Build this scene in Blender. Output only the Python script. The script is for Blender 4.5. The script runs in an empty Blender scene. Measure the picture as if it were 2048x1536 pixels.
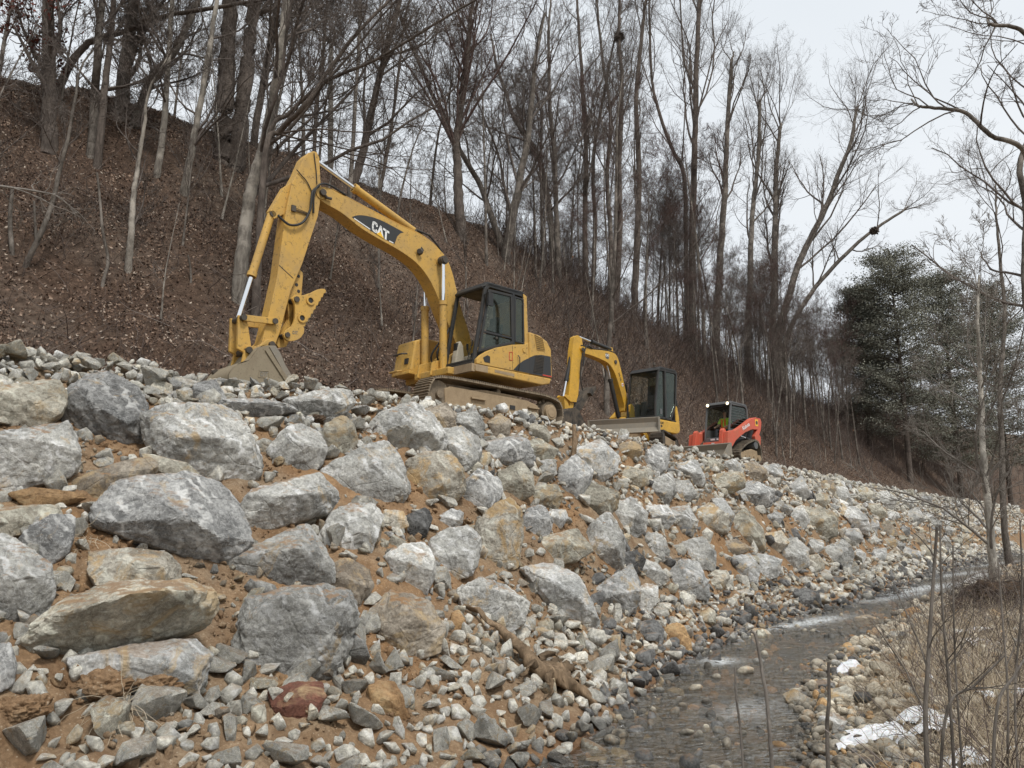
import bpy, bmesh, math, random
import numpy as np
from mathutils import Vector, Matrix, Euler
random.seed(7); RNG = np.random.default_rng(11)
sc = bpy.context.scene; COL = sc.collection
R2 = math.sqrt(2.0)
# ------------------------------------------------------------------ camera
FPX = 1547.0; TH = math.atan(292/1547.0); EYE = Vector((0, 0, 2.0))
cam_d = bpy.data.cameras.new('camera'); cam = bpy.data.objects.new('camera', cam_d); COL.objects.link(cam)
cam_d.sensor_width = 36; cam_d.lens = FPX/2048*36; cam_d.clip_end = 3000; cam_d.clip_start = .05
cam.location = EYE; cam.rotation_euler = (math.pi/2+TH, 0, 0); sc.camera = cam
# ------------------------------------------------------------------ overcast sky, soft sun, exposure
SUN_EL, SUN_AZ = math.radians(58), math.radians(150)       # azimuth clockwise from +Y: behind the camera, to the right
w = bpy.data.worlds.new('World'); sc.world = w; w.use_nodes = True
nt = w.node_tree; N = nt.nodes; bg = N['Background']
sky = N.new('ShaderNodeTexSky'); sky.sky_type = 'NISHITA'; sky.sun_disc = False
sky.sun_elevation = SUN_EL; sky.sun_rotation = SUN_AZ; sky.air_density = 1.0; sky.dust_density = 3.0
hs = N.new('ShaderNodeHueSaturation'); hs.inputs['Saturation'].default_value = .35; nt.links.new(sky.outputs[0], hs.inputs['Color'])
tcw = N.new('ShaderNodeTexCoord'); mpw = N.new('ShaderNodeMapping'); mpw.inputs['Scale'].default_value = (1, 1, 2.6)
nzw = N.new('ShaderNodeTexNoise'); nzw.inputs['Scale'].default_value = 1.6; nzw.inputs['Detail'].default_value = 4; nzw.inputs['Roughness'].default_value = .5
nt.links.new(tcw.outputs['Generated'], mpw.inputs[0]); nt.links.new(mpw.outputs[0], nzw.inputs['Vector'])
crw = N.new('ShaderNodeValToRGB'); crw.color_ramp.elements[0].position = .35; crw.color_ramp.elements[1].position = .68
crw.color_ramp.elements[0].color = (8.0, 8.5, 9.0, 1); crw.color_ramp.elements[1].color = (8.7, 9.1, 9.5, 1)
nt.links.new(nzw.outputs['Fac'], crw.inputs[0])
mxw = N.new('ShaderNodeMix'); mxw.data_type = 'RGBA'; mxw.inputs[0].default_value = .93
nt.links.new(hs.outputs[0], mxw.inputs[6]); nt.links.new(crw.outputs[0], mxw.inputs[7])
nt.links.new(mxw.outputs[2], bg.inputs['Color']); bg.inputs['Strength'].default_value = .057
sd = bpy.data.lights.new('sun', 'SUN'); sun = bpy.data.objects.new('sun', sd); COL.objects.link(sun)
sd.energy = 1.5; sd.angle = math.radians(11); sd.color = (1.0, .965, .91)
_d = Vector((math.sin(SUN_AZ)*math.cos(SUN_EL), math.cos(SUN_AZ)*math.cos(SUN_EL), math.sin(SUN_EL)))
sun.rotation_euler = _d.to_track_quat('Z', 'Y').to_euler(); sun.location = (0, -20, 60)
sc.view_settings.view_transform = 'Standard'; sc.view_settings.look = 'None'; sc.view_settings.exposure = 0.88
sc.view_settings.gamma = 1.0
sc.cycles.max_bounces = 5; sc.cycles.transparent_max_bounces = 12; sc.cycles.caustics_reflective = False; sc.cycles.caustics_refractive = False

# ------------------------------------------------------------------ noise
def _h(ix, iy, iz, seed):
    n = (ix.astype(np.int64)*374761393 + iy.astype(np.int64)*668265263 + iz.astype(np.int64)*2147483647 + seed*1274126177) & 0xffffffff
    n = ((n ^ (n >> 13))*1274126177) & 0xffffffff
    n = ((n ^ (n >> 16))*2246822519) & 0xffffffff
    return ((n ^ (n >> 15)) & 0xffff)/32767.5-1.0
def vnoise(P, seed=0):
    F = np.floor(P); f = P-F; I = F.astype(np.int64); u = f*f*f*(f*(f*6-15)+10)
    x, y, z = I[:, 0], I[:, 1], I[:, 2]
    def L(a, b, t): return a+(b-a)*t
    c = [[[_h(x+i, y+j, z+k, seed) for k in (0, 1)] for j in (0, 1)] for i in (0, 1)]
    ux, uy, uz = u[:, 0], u[:, 1], u[:, 2]
    return L(L(L(c[0][0][0], c[1][0][0], ux), L(c[0][1][0], c[1][1][0], ux), uy), L(L(c[0][0][1], c[1][0][1], ux), L(c[0][1][1], c[1][1][1], ux), uy), uz)
def fbm(P, octv=4, seed=0, gain=.5):
    a = 1.0; s = 0; t = 0; Q = P.copy()
    for o in range(octv):
        s = s+a*vnoise(Q, seed+o*17); t += a; a *= gain; Q = Q*2.03+11.7
    return s/t
def sstep(a, b, x):
    t = np.clip((x-a)/(b-a), 0, 1); return t*t*(3-2*t)
# ------------------------------------------------------------------ terrain: s runs along the wall, p across it
_cs = (-60, -30, -10, 2.3, 5, 6.9, 9.2, 12.9, 16.6, 20.5, 26.2, 34.4, 51.6, 75, 102, 160, 300)
_cp = (15, 13.5, 12.8, 12.2, 12.0, 11.4, 10.95, 11.25, 11.8, 12.5, 13.3, 14.7, 17.3, 19.3, 21.4, 25, 32)
_fs = (-60, -20, -5, 0, 5.7, 7.15, 9, 11.4, 16.7, 18.5, 21.2, 24.5, 28.7, 39.3, 47.2, 81.6, 160, 300)
_fp = (3.0, 3.4, 3.9, 4.3, 5.0, 5.55, 6.35, 7.2, 8.45, 8.75, 9.0, 9.4, 10.05, 12.0, 13.2, 17.4, 22, 28)
_rs = (-60, -20, -5, 1, 5, 6.65, 8.3, 9.3, 12, 14, 18, 22, 28, 39, 65, 90, 160, 300)
_rp = (0, .4, 1.0, 1.75, 2.7, 3.2, 3.95, 4.5, 5.4, 5.75, 6.5, 7.3, 8.1, 9.9, 13.4, 16, 20, 26)
_zs = (-60, 0, 5, 10, 15, 20, 30, 45, 60, 90, 127, 221, 300)
_zp = (17, 17, 17.1, 17.1, 17.6, 18.2, 18.7, 18.3, 17, 15.5, 18, 24, 28)
CREST = lambda s: np.interp(s, _cs, _cp)
FOOT = lambda s: np.interp(s, _fs, _fp)
RBANK = lambda s: np.interp(s, _rs, _rp)
TOPZ = 4.25
def terr(x, y):
    x = np.asarray(x, float); y = np.asarray(y, float)
    s = (x+y)/R2; p = (y-x)/R2
    F, Cr, RB = FOOT(s), CREST(s), RBANK(s); Rp = Cr+18; Zr = np.interp(s, _zs, _zp)
    z = np.zeros_like(x)
    d = RB-p
    bank = .42*sstep(0, 2.0, d)+.25*sstep(2.0, 7, d)+.8*sstep(8, 40, d)
    q = np.clip((p-RB)/np.maximum(F-RB, .2), 0, 1)
    bed = -.2*np.sin(np.pi*q)**.7
    W = Cr-F; ap = np.minimum(1.5, W*.28)
    t = p-F
    wall = np.where(t < ap, .72*t/ap, .72+(TOPZ-.72)*np.clip((t-ap)/np.maximum(W-ap, .3), 0, 1))
    B = Cr+5.0
    h = np.clip((p-B)/(Rp-B), 0, 1.0)
    prof = np.where(h < .12, h*h/.24, h-.06); prof = np.where(h > .85, .79+(h-.85)-((h-.85)**2)/.3*.5, prof)/.865
    hill = (Zr-TOPZ)*prof
    back = np.clip(p-Rp, 0, 400); hill = hill-back*.06
    z = np.where(p < RB, bank, np.where(p < F, bed, np.where(p < Cr, wall, TOPZ+hill)))
    return z
def terr_n(x, y):
    """terrain with its lumps"""
    x = np.asarray(x, float).ravel(); y = np.asarray(y, float).ravel()
    z = terr(x, y); s = (x+y)/R2; p = (y-x)/R2
    F, Cr, RB = FOOT(s), CREST(s), RBANK(s)
    onw = sstep(F-.2, F+.8, p)*(1-sstep(Cr-.4, Cr+.6, p)); onh = sstep(Cr+5, Cr+7, p); onb = 1-sstep(RB-1, RB+.1, p)
    bench = sstep(Cr, Cr+.8, p)*(1-onh); inb = ((p > RB) & (p < F)).astype(float); z = z.copy()
    def add(w, f):
        k = np.nonzero(w > 1e-3)[0]
        if len(k): z[k] += w[k]*f(np.stack([x[k], y[k], z[k]], 1))
    add(onw, lambda P: .16*fbm(P*1.1, 3, 3)+.07*fbm(P*4.2, 3, 5)+.03*fbm(P*13, 3, 6))
    add(onh, lambda P: .55*fbm(P*.22, 3, 8)+.16*fbm(P*1.1, 3, 9)+.05*fbm(P*5, 2, 10))
    add(onb, lambda P: .06*fbm(P*1.3, 3, 12)+.03*fbm(P*6, 2, 13)); add(bench, lambda P: .05*fbm(P*2.5, 3, 15)); add(inb, lambda P: .04*fbm(P*3, 3, 14))
    return z
def tz(x, y): return float(terr_n([x], [y])[0])
def pray(px, py):
    u = (px-1024)/FPX; v = (768-py)/FPX
    return Vector((u, math.cos(TH)-v*math.sin(TH), math.sin(TH)+v*math.cos(TH)))
_T = np.concatenate([np.arange(3, 60, .02), np.arange(60, 220, .1)])
def hit(px, py, off=0.0):
    """where the sight line through a photo pixel meets the ground"""
    d = pray(px, py); X = d.x*_T; Y = d.y*_T; Z = EYE.z+d.z*_T
    below = Z < terr(X, Y)+off
    i = int(np.argmax(below)) if below.any() else -1
    if i < 0 or (Y[i] > 20 and (Y[i]-X[i])/R2 > CREST((X[i]+Y[i])/R2)+18.2):      # passes over the ridge: stand just behind its brow
        s = (X+Y)/R2; p = (Y-X)/R2; i = int(np.argmax(p > CREST(s)+18.4)); return Vector((X[i], Y[i], min(Z[i], float(terr(X[i], Y[i])))))
    return Vector((X[i], Y[i], Z[i]))
def at_depth(px, py, Y):
    d = pray(px, py); return EYE+d*(Y/d.y)

# ------------------------------------------------------------------ object helpers
def tag(o, label=None, cat=None, group=None, kind=None):
    if label: o['label'] = label
    if cat: o['category'] = cat
    if group: o['group'] = group
    if kind: o['kind'] = kind
    return o
def empty(name, loc=(0, 0, 0), rz=0.0, **k):
    o = bpy.data.objects.new(name, None); COL.objects.link(o); o.location = loc; o.rotation_euler = (0, 0, rz)
    o.empty_display_size = .3
    return tag(o, **k)
def mesh_np(name, V, Fq=None, Ft=None, mats=(), smooth=False, mi=None):
    """mesh from numpy verts, quads and tris"""
    me = bpy.data.meshes.new(name); V = np.asarray(V, np.float32)
    nq = 0 if Fq is None else len(Fq); ntr = 0 if Ft is None else len(Ft)
    me.vertices.add(len(V)); me.vertices.foreach_set('co', V.ravel())
    idx = []
    if nq: idx.append(np.asarray(Fq, np.int32).ravel())
    if ntr: idx.append(np.asarray(Ft, np.int32).ravel())
    idx = np.concatenate(idx); me.loops.add(len(idx)); me.loops.foreach_set('vertex_index', idx)
    me.polygons.add(nq+ntr)
    ls = np.concatenate([np.arange(nq)*4, nq*4+np.arange(ntr)*3]).astype(np.int32)
    me.polygons.foreach_set('loop_start', ls)
    try: me.polygons.foreach_set('loop_total', np.concatenate([np.full(nq, 4), np.full(ntr, 3)]).astype(np.int32))
    except Exception: pass
    if smooth: me.polygons.foreach_set('use_smooth', np.ones(nq+ntr, bool))
    for m in mats: me.materials.append(m)
    if mi is not None: me.polygons.foreach_set('material_index', np.asarray(mi, np.int32))
    me.update(calc_edges=True); me.validate()
    return me
def link(name, me, parent=None, loc=None, **k):
    o = bpy.data.objects.new(name, me); COL.objects.link(o)
    if parent: o.parent = parent
    if loc is not None: o.location = loc
    return tag(o, **k)
def vattr(me, name, vals):
    a = me.attributes.new(name, 'FLOAT', 'POINT'); a.data.foreach_set('value', np.asarray(vals, np.float32))

# ------------------------------------------------------------------ materials
class NT:
    def __init__(s, name):
        s.m = bpy.data.materials.new(name); s.m.use_nodes = True; s.t = s.m.node_tree; s.b = s.t.nodes['Principled BSDF']; s.out = s.t.nodes['Material Output']
    def n(s, ty, **k):
        o = s.t.nodes.new('ShaderNode'+ty)
        for a, v in k.items():
            if a.startswith('i_'): o.inputs[int(a[2:]) if a[2:].isdigit() else a[2:].replace('_', ' ')].default_value = v
            else: setattr(o, a, v)
        return o
    def l(s, a, b): s.t.links.new(a, b)
    def coord(s, kind='Object', rnd=False, scale=(1, 1, 1)):
        tc = s.n('TexCoord'); o = tc.outputs[kind]
        mp = s.n('Mapping'); mp.inputs['Scale'].default_value = scale; s.l(o, mp.inputs[0])
        if rnd:
            oi = s.n('ObjectInfo'); mm = s.n('Math', operation='MULTIPLY'); mm.inputs[1].default_value = 61.0; s.l(oi.outputs['Random'], mm.inputs[0]); s.l(mm.outputs[0], mp.inputs[1])
        return mp.outputs[0]
    def noise(s, v, scale, detail=4, rough=.55, dist=0):
        o = s.n('TexNoise'); o.inputs['Scale'].default_value = scale; o.inputs['Detail'].default_value = detail; o.inputs['Roughness'].default_value = rough; o.inputs['Distortion'].default_value = dist
        s.l(v, o.inputs['Vector']); return o.outputs['Fac']
    def ramp(s, f, stops, interp='LINEAR'):
        o = s.n('ValToRGB'); cr = o.color_ramp; cr.interpolation = interp
        while len(cr.elements) < len(stops): cr.elements.new(.5)
        for e, (p, c) in zip(cr.elements, stops):
            e.position = p; e.color = (c, c, c, 1) if isinstance(c, (int, float)) else tuple(c)+(1,)
        s.l(f, o.inputs[0]); return o.outputs[0]
    def mix(s, f, a, b, mode='MIX'):
        o = s.n('Mix', data_type='RGBA', blend_type=mode)
        for i, v in ((0, f), (6, a), (7, b)):
            if hasattr(v, 'is_linked'): s.l(v, o.inputs[i])
            elif i == 0: o.inputs[0].default_value = v
            else: o.inputs[i].default_value = tuple(v)+(1,) if len(v) == 3 else v
        return o.outputs[2]
    def math(s, op, a, b=None):
        o = s.n('Math', operation=op)
        for i, v in ((0, a), (1, b)):
            if v is None: continue
            if hasattr(v, 'is_linked'): s.l(v, o.inputs[i])
            else: o.inputs[i].default_value = v
        return o.outputs[0]
    def bump(s, h, strength=.5, dist=.02, prev=None):
        o = s.n('Bump'); o.inputs['Strength'].default_value = strength; o.inputs['Distance'].default_value = dist
        s.l(h, o.inputs['Height'])
        if prev: s.l(prev, o.inputs['Normal'])
        return o.outputs[0]
    def fin(s, col=None, rough=.9, nor=None, metal=0, spec=.3):
        if col is not None:
            if hasattr(col, 'is_linked'): s.l(col, s.b.inputs['Base Color'])
            else: s.b.inputs['Base Color'].default_value = tuple(col)+(1,)
        if hasattr(rough, 'is_linked'): s.l(rough, s.b.inputs['Roughness'])
        else: s.b.inputs['Roughness'].default_value = rough
        s.b.inputs['Metallic'].default_value = metal; s.b.inputs['Specular IOR Level'].default_value = spec
        if nor: s.l(nor, s.b.inputs['Normal'])
        return s.m
    def attr(s, name):
        o = s.n('Attribute'); o.attribute_name = name; return o.outputs['Fac']
    def geo(s, what='Normal'): return s.n('NewGeometry').outputs[what]

def rock_mat(name, lo, hi, vein=.6, stain=.0, stainc=(.34, .25, .14), dirt=.8, wet=0, spotty=.5):
    """quarried stone: cloudy tone, pale veins and crystalline speckle, rust stains, soil caught on the ledges"""
    k = NT(name); v = k.coord('Object', rnd=True)
    a = k.noise(v, 1.7, 6, .62, .6); base = k.mix(k.ramp(a, [(.36, 0.), (.62, 1.)]), tuple(c*.82 for c in lo), tuple(c*1.04 for c in hi))
    wn = k.n('TexNoise'); wn.inputs['Scale'].default_value = 3; k.l(v, wn.inputs['Vector']); wcol = wn.outputs['Color']
    fine = k.noise(v, 22, 6, .72, .2); base = k.mix(k.ramp(fine, [(.40, .58), (.62, 0.)]), base, tuple(c*.38 for c in lo))
    wv = k.n('TexWave', wave_type='BANDS', bands_direction='DIAGONAL'); wv.inputs['Scale'].default_value = 2.2; wv.inputs['Distortion'].default_value = 9; wv.inputs['Detail'].default_value = 5; wv.inputs['Detail Scale'].default_value = 2.3; k.l(v, wv.inputs['Vector'])
    band = k.ramp(wv.outputs['Fac'], [(.55, 0.), (.95, 1.)]); msk = k.ramp(k.noise(v, 3.1, 4, .6), [(.45, 0.), (.62, 1.)])
    light = tuple(min(.8, c*1.35+.06) for c in hi)
    base = k.mix(k.math('MULTIPLY', k.math('MULTIPLY', band, msk), vein), base, light)
    r = k.ramp(k.noise(v, 6.5, 8, .75, 1.1), [(.485, 0.), (.5, 1.), (.515, 0.)])
    base = k.mix(k.math('MULTIPLY', r, vein*.8), base, light)
    if stain > 0:
        st = k.ramp(k.noise(v, 2.3, 7, .7, .8), [(.62-.22*stain, 0.), (.70-.16*stain, 1.)])
        base = k.mix(k.math('MULTIPLY', st, .8), base, k.mix(k.noise(v, 14, 4), stainc, tuple(c*1.5 for c in stainc)))
    ta = k.attr('tone'); oi = k.n('ObjectInfo').outputs['Random']
    tone = k.math('ADD', ta, k.math('MULTIPLY', k.math('SUBTRACT', oi, .36), .42))
    hsv = k.n('HueSaturation'); k.l(k.math('ADD', tone, 1.0), hsv.inputs['Value']); k.l(base, hsv.inputs['Color']); base = hsv.outputs[0]
    if dirt > 0:
        nz = k.n('SeparateXYZ'); k.l(k.geo('Normal'), nz.inputs[0])
        up = k.ramp(k.math('ADD', nz.outputs[2], k.math('MULTIPLY', k.math('SUBTRACT', k.noise(v, 5, 6, .7), .5), 1.3)), [(.80, 0.), (.98, 1.)])
        soil = k.mix(k.noise(v, 18, 5, .7), (.20, .115, .06), (.40, .25, .13))
        base = k.mix(k.math('MULTIPLY', up, dirt), base, soil)
    if wet:
        zz = k.n('SeparateXYZ'); k.l(k.geo('Position'), zz.inputs[0])
        wf = k.ramp(k.math('ADD', zz.outputs[2], k.math('MULTIPLY', k.noise(k.coord('Object'), 1.2, 3), .5)), [(wet+.26, 1.), (wet+.40, 0.)])
        base = k.mix(wf, base, k.mix(.8, base, (.022, .021, .02)))
        rough = k.mix(wf, (.85,)*3, (.25,)*3)
    else: rough = .88
    wb = k.n('TexVoronoi', feature='DISTANCE_TO_EDGE'); wb.inputs['Scale'].default_value = 2.6; k.l(k.mix(.12, v, wcol), wb.inputs['Vector'])
    b1 = k.bump(k.noise(v, 5.5, 9, .72, .5), .8, .07); b1 = k.bump(k.ramp(wb.outputs['Distance'], [(0., 0.), (.03, 1.)]), .5, .02, b1); b2 = k.bump(k.noise(v, 34, 6, .75), .8, .022, b1)
    return k.fin(base, rough, b2, spec=.35)
M = {}
M['r_grey'] = rock_mat('stone_grey', (.275, .268, .245), (.60, .588, .54), vein=.6, stain=.2, dirt=.75)
M['r_blue'] = rock_mat('stone_blue_grey', (.20, .20, .195), (.49, .485, .465), vein=.75, stain=.08, dirt=.55)
M['r_tan'] = rock_mat('stone_tan', (.31, .28, .22), (.59, .55, .455), vein=.5, stain=.45, dirt=.8)
M['r_pale'] = rock_mat('stone_pale', (.36, .36, .34), (.68, .67, .63), vein=.6, stain=.3, stainc=(.42, .31, .17), dirt=.5)
M['r_gold'] = rock_mat('stone_golden', (.30, .26, .20), (.58, .54, .46), vein=.6, stain=.62, stainc=(.38, .25, .11), dirt=.5)
M['r_dirty'] = rock_mat('stone_soiled', (.22, .18, .135), (.42, .37, .30), vein=.35, stain=.5, dirt=1.0)
M['r_dark'] = rock_mat('stone_dark', (.075, .073, .07), (.23, .228, .22), vein=.35, stain=.15, dirt=.45)
M['r_red'] = rock_mat('stone_red', (.12, .05, .035), (.30, .13, .085), vein=.1, stain=.2, dirt=.4)
M['r_orange'] = rock_mat('stone_orange', (.30, .17, .08), (.55, .36, .18), vein=.2, stain=.5, dirt=.3)
M['rubble'] = rock_mat('rubble_pale', (.36, .345, .30), (.68, .655, .57), vein=.35, stain=.35, dirt=.3)
M['toe'] = rock_mat('toe_stone', (.35, .335, .29), (.68, .65, .56), vein=.4, stain=.3, dirt=.35, wet=.02)
M['cobble'] = rock_mat('river_cobble', (.38, .32, .24), (.68, .61, .48), vein=.2, stain=.35, stainc=(.40, .24, .12), dirt=.0, wet=-.02)

def mat_soil():
    k = NT('embankment_soil'); v = k.coord('Object')
    n1 = k.noise(v, .55, 6, .6, .5); n2 = k.noise(v, 3.2, 7, .72, .4); n3 = k.noise(v, 30, 5, .8)
    c = k.mix(k.ramp(n1, [(.38, 0.), (.60, 1.)]), (.42, .255, .13), (.38, .295, .20))
    c = k.mix(k.ramp(n2, [(.35, .75), (.62, 0.)]), c, (.16, .088, .045))
    c = k.mix(k.ramp(n3, [(.44, .55), (.66, 0.)]), c, (.13, .08, .045))
    vo = k.n('TexVoronoi'); vo.inputs['Scale'].default_value = 26; k.l(v, vo.inputs['Vector'])
    c = k.mix(k.ramp(vo.outputs['Distance'], [(.12, .55), (.2, 0.)]), c, (.46, .38, .28))
    zz = k.n('SeparateXYZ'); k.l(k.geo('Position'), zz.inputs[0])
    wf = k.ramp(k.math('ADD', zz.outputs[2], k.math('MULTIPLY', n2, .3)), [(.16, 1.), (.34, 0.)])
    c = k.mix(k.math('MULTIPLY', wf, .55), c, (.12, .05, .018))
    b = k.bump(n2, .8, .06); b = k.bump(n3, .8, .018, b); b = k.bump(vo.outputs['Distance'], .4, .012, b)
    return k.fin(c, k.mix(wf, (.97,)*3, (.4,)*3), b, spec=.15)
M['soil'] = mat_soil()
def mat_litter():
    k = NT('leaf_litter_ground'); v = k.coord('Object')
    n1 = k.noise(v, .25, 5, .6, .5); n2 = k.noise(v, 5, 6, .75, .4); n3 = k.noise(v, 32, 4, .8); n4 = k.noise(v, .8, 6, .7, 1.0)
    c = k.mix(k.ramp(n1, [(.4, 0.), (.62, 1.)]), (.125, .083, .06), (.165, .127, .10))
    c = k.mix(k.ramp(n4, [(.55, 0.), (.68, .75)]), c, (.07, .047, .034))
    c = k.mix(k.ramp(n4, [(.28, .6), (.40, 0.)]), c, (.20, .125, .075))
    c = k.mix(k.ramp(n2, [(.36, .8), (.60, 0.)]), c, (.038, .025, .018))
    c = k.mix(k.ramp(n3, [(.55, 0.), (.72, .65)]), c, (.21, .14, .095))
    b = k.bump(n2, .9, .1); b = k.bump(n3, .9, .03, b)
    return k.fin(c, .95, b, spec=.1)
M['litter'] = mat_litter()
def mat_bank():
    k = NT('gravel_bank_ground'); v = k.coord('Object')
    n1 = k.noise(v, .8, 5, .6, .5); n2 = k.noise(v, 14, 6, .75, .4)
    vo = k.n('TexVoronoi'); vo.inputs['Scale'].default_value = 18; k.l(v, vo.inputs['Vector'])
    c = k.mix(k.ramp(n1, [(.4, 0.), (.6, 1.)]), (.17, .13, .09), (.30, .25, .18))
    c = k.mix(k.ramp(vo.outputs['Distance'], [(.2, .6), (.5, 0.)]), c, (.46, .40, .31))
    c = k.mix(k.ramp(n2, [(.4, .7), (.6, 0.)]), c, (.09, .07, .05))
    b = k.bump(vo.outputs['Distance'], .7, .03); b = k.bump(n2, .6, .02, b)
    return k.fin(c, .93, b, spec=.15)
M['bank'] = mat_bank()
def mat_bed():
    k = NT('stream_bed_mud'); v = k.coord('Object')
    n1 = k.noise(v, .9, 6, .65, .7); n2 = k.noise(v, 6, 7, .75, .8)
    c = k.mix(k.ramp(n1, [(.42, 0.), (.60, 1.)]), (.09, .07, .042), (.24, .15, .07))
    c = k.mix(k.ramp(n2, [(.40, .8), (.62, 0.)]), c, (.05, .042, .028))
    return k.fin(c, .7, k.bump(n2, .8, .05), spec=.3)
M['bed'] = mat_bed()
def mat_water():
    k = NT('stream_water'); v = k.coord('Object', scale=(1, 1, 1))
    t = k.t; t.nodes.remove(k.b)
    mp = k.n('Mapping'); mp.inputs['Rotation'].default_value = (0, 0, math.radians(-45)); mp.inputs['Scale'].default_value = (1.0, 1.9, 1); k.l(v, mp.inputs[0])
    n1 = k.noise(mp.outputs[0], 1.6, 4, .6, 1.2); n2 = k.noise(mp.outputs[0], 7, 5, .65, .8)
    n3 = k.noise(mp.outputs[0], 3.4, 2, .5, 2.5); b = k.bump(n1, .8, .10); b = k.bump(n3, .8, .07, b); b = k.bump(n2, .8, .022, b)
    tr = k.n('BsdfTransparent'); tr.inputs[0].default_value = (.66, .57, .41, 1)
    gl = k.n('BsdfGlossy'); gl.inputs['Roughness'].default_value = .07; gl.inputs[0].default_value = (.93, .91, .86, 1); k.l(b, gl.inputs['Normal'])
    fr = k.n('Fresnel'); fr.inputs[0].default_value = 1.34; k.l(b, fr.inputs['Normal'])
    df = k.n('BsdfDiffuse'); df.inputs[0].default_value = (.11, .085, .05, 1)
    m0 = k.n('MixShader'); m0.inputs[0].default_value = .06; k.l(tr.outputs[0], m0.inputs[1]); k.l(df.outputs[0], m0.inputs[2])
    m1 = k.n('MixShader'); k.l(k.math('MULTIPLY', fr.outputs[0], .44), m1.inputs[0]); k.l(m0.outputs[0], m1.inputs[1]); k.l(gl.outputs[0], m1.inputs[2])
    fo = k.n('BsdfDiffuse'); fo.inputs[0].default_value = (.72, .75, .76, 1)
    fm = k.math('MULTIPLY', k.ramp(k.noise(mp.outputs[0], 9, 6, .75, 1.5), [(.44, 0.), (.56, 1.)]), k.attr('foam'))
    m2 = k.n('MixShader'); k.l(fm, m2.inputs[0]); k.l(m1.outputs[0], m2.inputs[1]); k.l(fo.outputs[0], m2.inputs[2])
    k.l(m2.outputs[0], k.out.inputs[0]); return k.m
M['water'] = mat_water()
def mat_bark(name, a, b, lich=.0):
    k = NT(name); v = k.coord('Object', rnd=True, scale=(1, 1, .22))
    n = k.noise(v, 14, 6, .7, .4); c = k.mix(k.ramp(n, [(.35, 0.), (.65, 1.)]), a, b)
    c = k.mix(k.ramp(k.noise(k.coord('Object', rnd=True), 1.5, 5, .65), [(.48, 0.), (.62, .7)]), c, tuple(x*1.7 for x in b) if lich else tuple(x*.7 for x in a))
    return k.fin(c, .95, k.bump(n, .8, .04), spec=.1)
M['bark_dark'] = mat_bark('bark_dark', (.085, .07, .06), (.18, .15, .128))
M['bark_grey'] = mat_bark('bark_grey', (.07, .06, .05), (.17, .15, .13), 1)
M['bark_pale'] = mat_bark('bark_pale', (.12, .105, .09), (.27, .245, .21), 1)
M['bark_white'] = mat_bark('bark_whitish', (.20, .18, .155), (.42, .39, .34), 1)
M['twig'] = mat_bark('twig_bark', (.10, .084, .074), (.20, .17, .15))
M['twig_red'] = mat_bark('twig_reddish', (.085, .056, .05), (.165, .115, .10))
M['twig_pale'] = mat_bark('twig_pale', (.17, .15, .13), (.30, .27, .24))
def mat_tone(name, stops, rough=.9, sub=0):
    """many small blades or leaves, each with its own tone attribute"""
    k = NT(name); c = k.ramp(k.attr('tone'), stops)
    m = k.fin(c, rough, spec=.1); return m
M['leaf'] = mat_tone('fallen_leaves', [(0., (.07, .045, .033)), (.3, (.125, .082, .06)), (.65, (.205, .138, .10)), (.9, (.31, .23, .175)), (1., (.46, .39, .32))])
M['straw'] = mat_tone('dry_straw', [(0., (.16, .12, .085)), (.4, (.36, .29, .205)), (.75, (.54, .45, .33)), (1., (.68, .60, .47))])
M['brush'] = mat_tone('brush_stems', [(0., (.045, .034, .03)), (.5, (.10, .076, .066)), (.85, (.165, .135, .12)), (1., (.30, .26, .23))])
M['redleaf'] = mat_tone('clinging_red_leaves', [(0., (.07, .022, .018)), (1., (.19, .065, .05))])
M['tanleaf'] = mat_tone('clinging_tan_leaves', [(0., (.09, .05, .03)), (1., (.22, .12, .07))])
M['needle'] = mat_tone('pine_needles', [(0., (.14, .14, .115)), (.6, (.22, .22, .18)), (1., (.29, .29, .235))])
def paint(name, col, dirt=.5, dirtc=(.23, .17, .10), rough=.45, scale=3.0, spot=.5):
    k = NT(name); v = k.coord('Object')
    n = k.noise(v, scale, 8, .72, .6); f = k.noise(v, scale*11, 5, .75)
    c = k.mix(k.math('MULTIPLY', k.ramp(n, [(.42, 0.), (.72, 1.)]), dirt), col, dirtc)
    c = k.mix(k.math('MULTIPLY', k.ramp(f, [(.565, 0.), (.64, 1.)]), spot), c, (.07, .05, .03))
    mp = k.n('Mapping'); mp.inputs['Scale'].default_value = (9, 9, 1.1); k.l(v, mp.inputs[0])
    sk = k.ramp(k.noise(mp.outputs[0], 2.5, 4, .6), [(.55, 0.), (.75, .45)])
    c = k.mix(k.math('MULTIPLY', sk, dirt), c, dirtc)
    r = k.mix(k.ramp(n, [(.4, 0.), (.7, 1.)]), (rough,)*3, (.85,)*3)
    return k.fin(c, r, k.bump(f, .12, .004), spec=.4)
M['yellow'] = paint('paint_faded_yellow', (.57, .34, .075), .78, (.36, .25, .12), .5, 1.4, .6)
M['yellow2'] = paint('paint_bright_yellow', (.62, .35, .035), .45, (.27, .19, .10), .4, 3)
M['black'] = paint('paint_black', (.022, .023, .024), .35, (.10, .085, .065), .45, 2.5, .1)
M['decalblack'] = paint('decal_charcoal', (.03, .033, .036), .18, (.12, .10, .08), .5, 3, .1)
M['rubber'] = paint('track_rubber', (.03, .028, .025), .75, (.19, .15, .11), .85, 4)
M['rubber_mud'] = paint('muddy_track_rubber', (.10, .085, .065), .95, (.30, .25, .18), .9, 7)
M['steel_mud'] = paint('muddy_track_steel', (.17, .135, .095), .8, (.34, .265, .18), .8, 5, .6)
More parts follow.
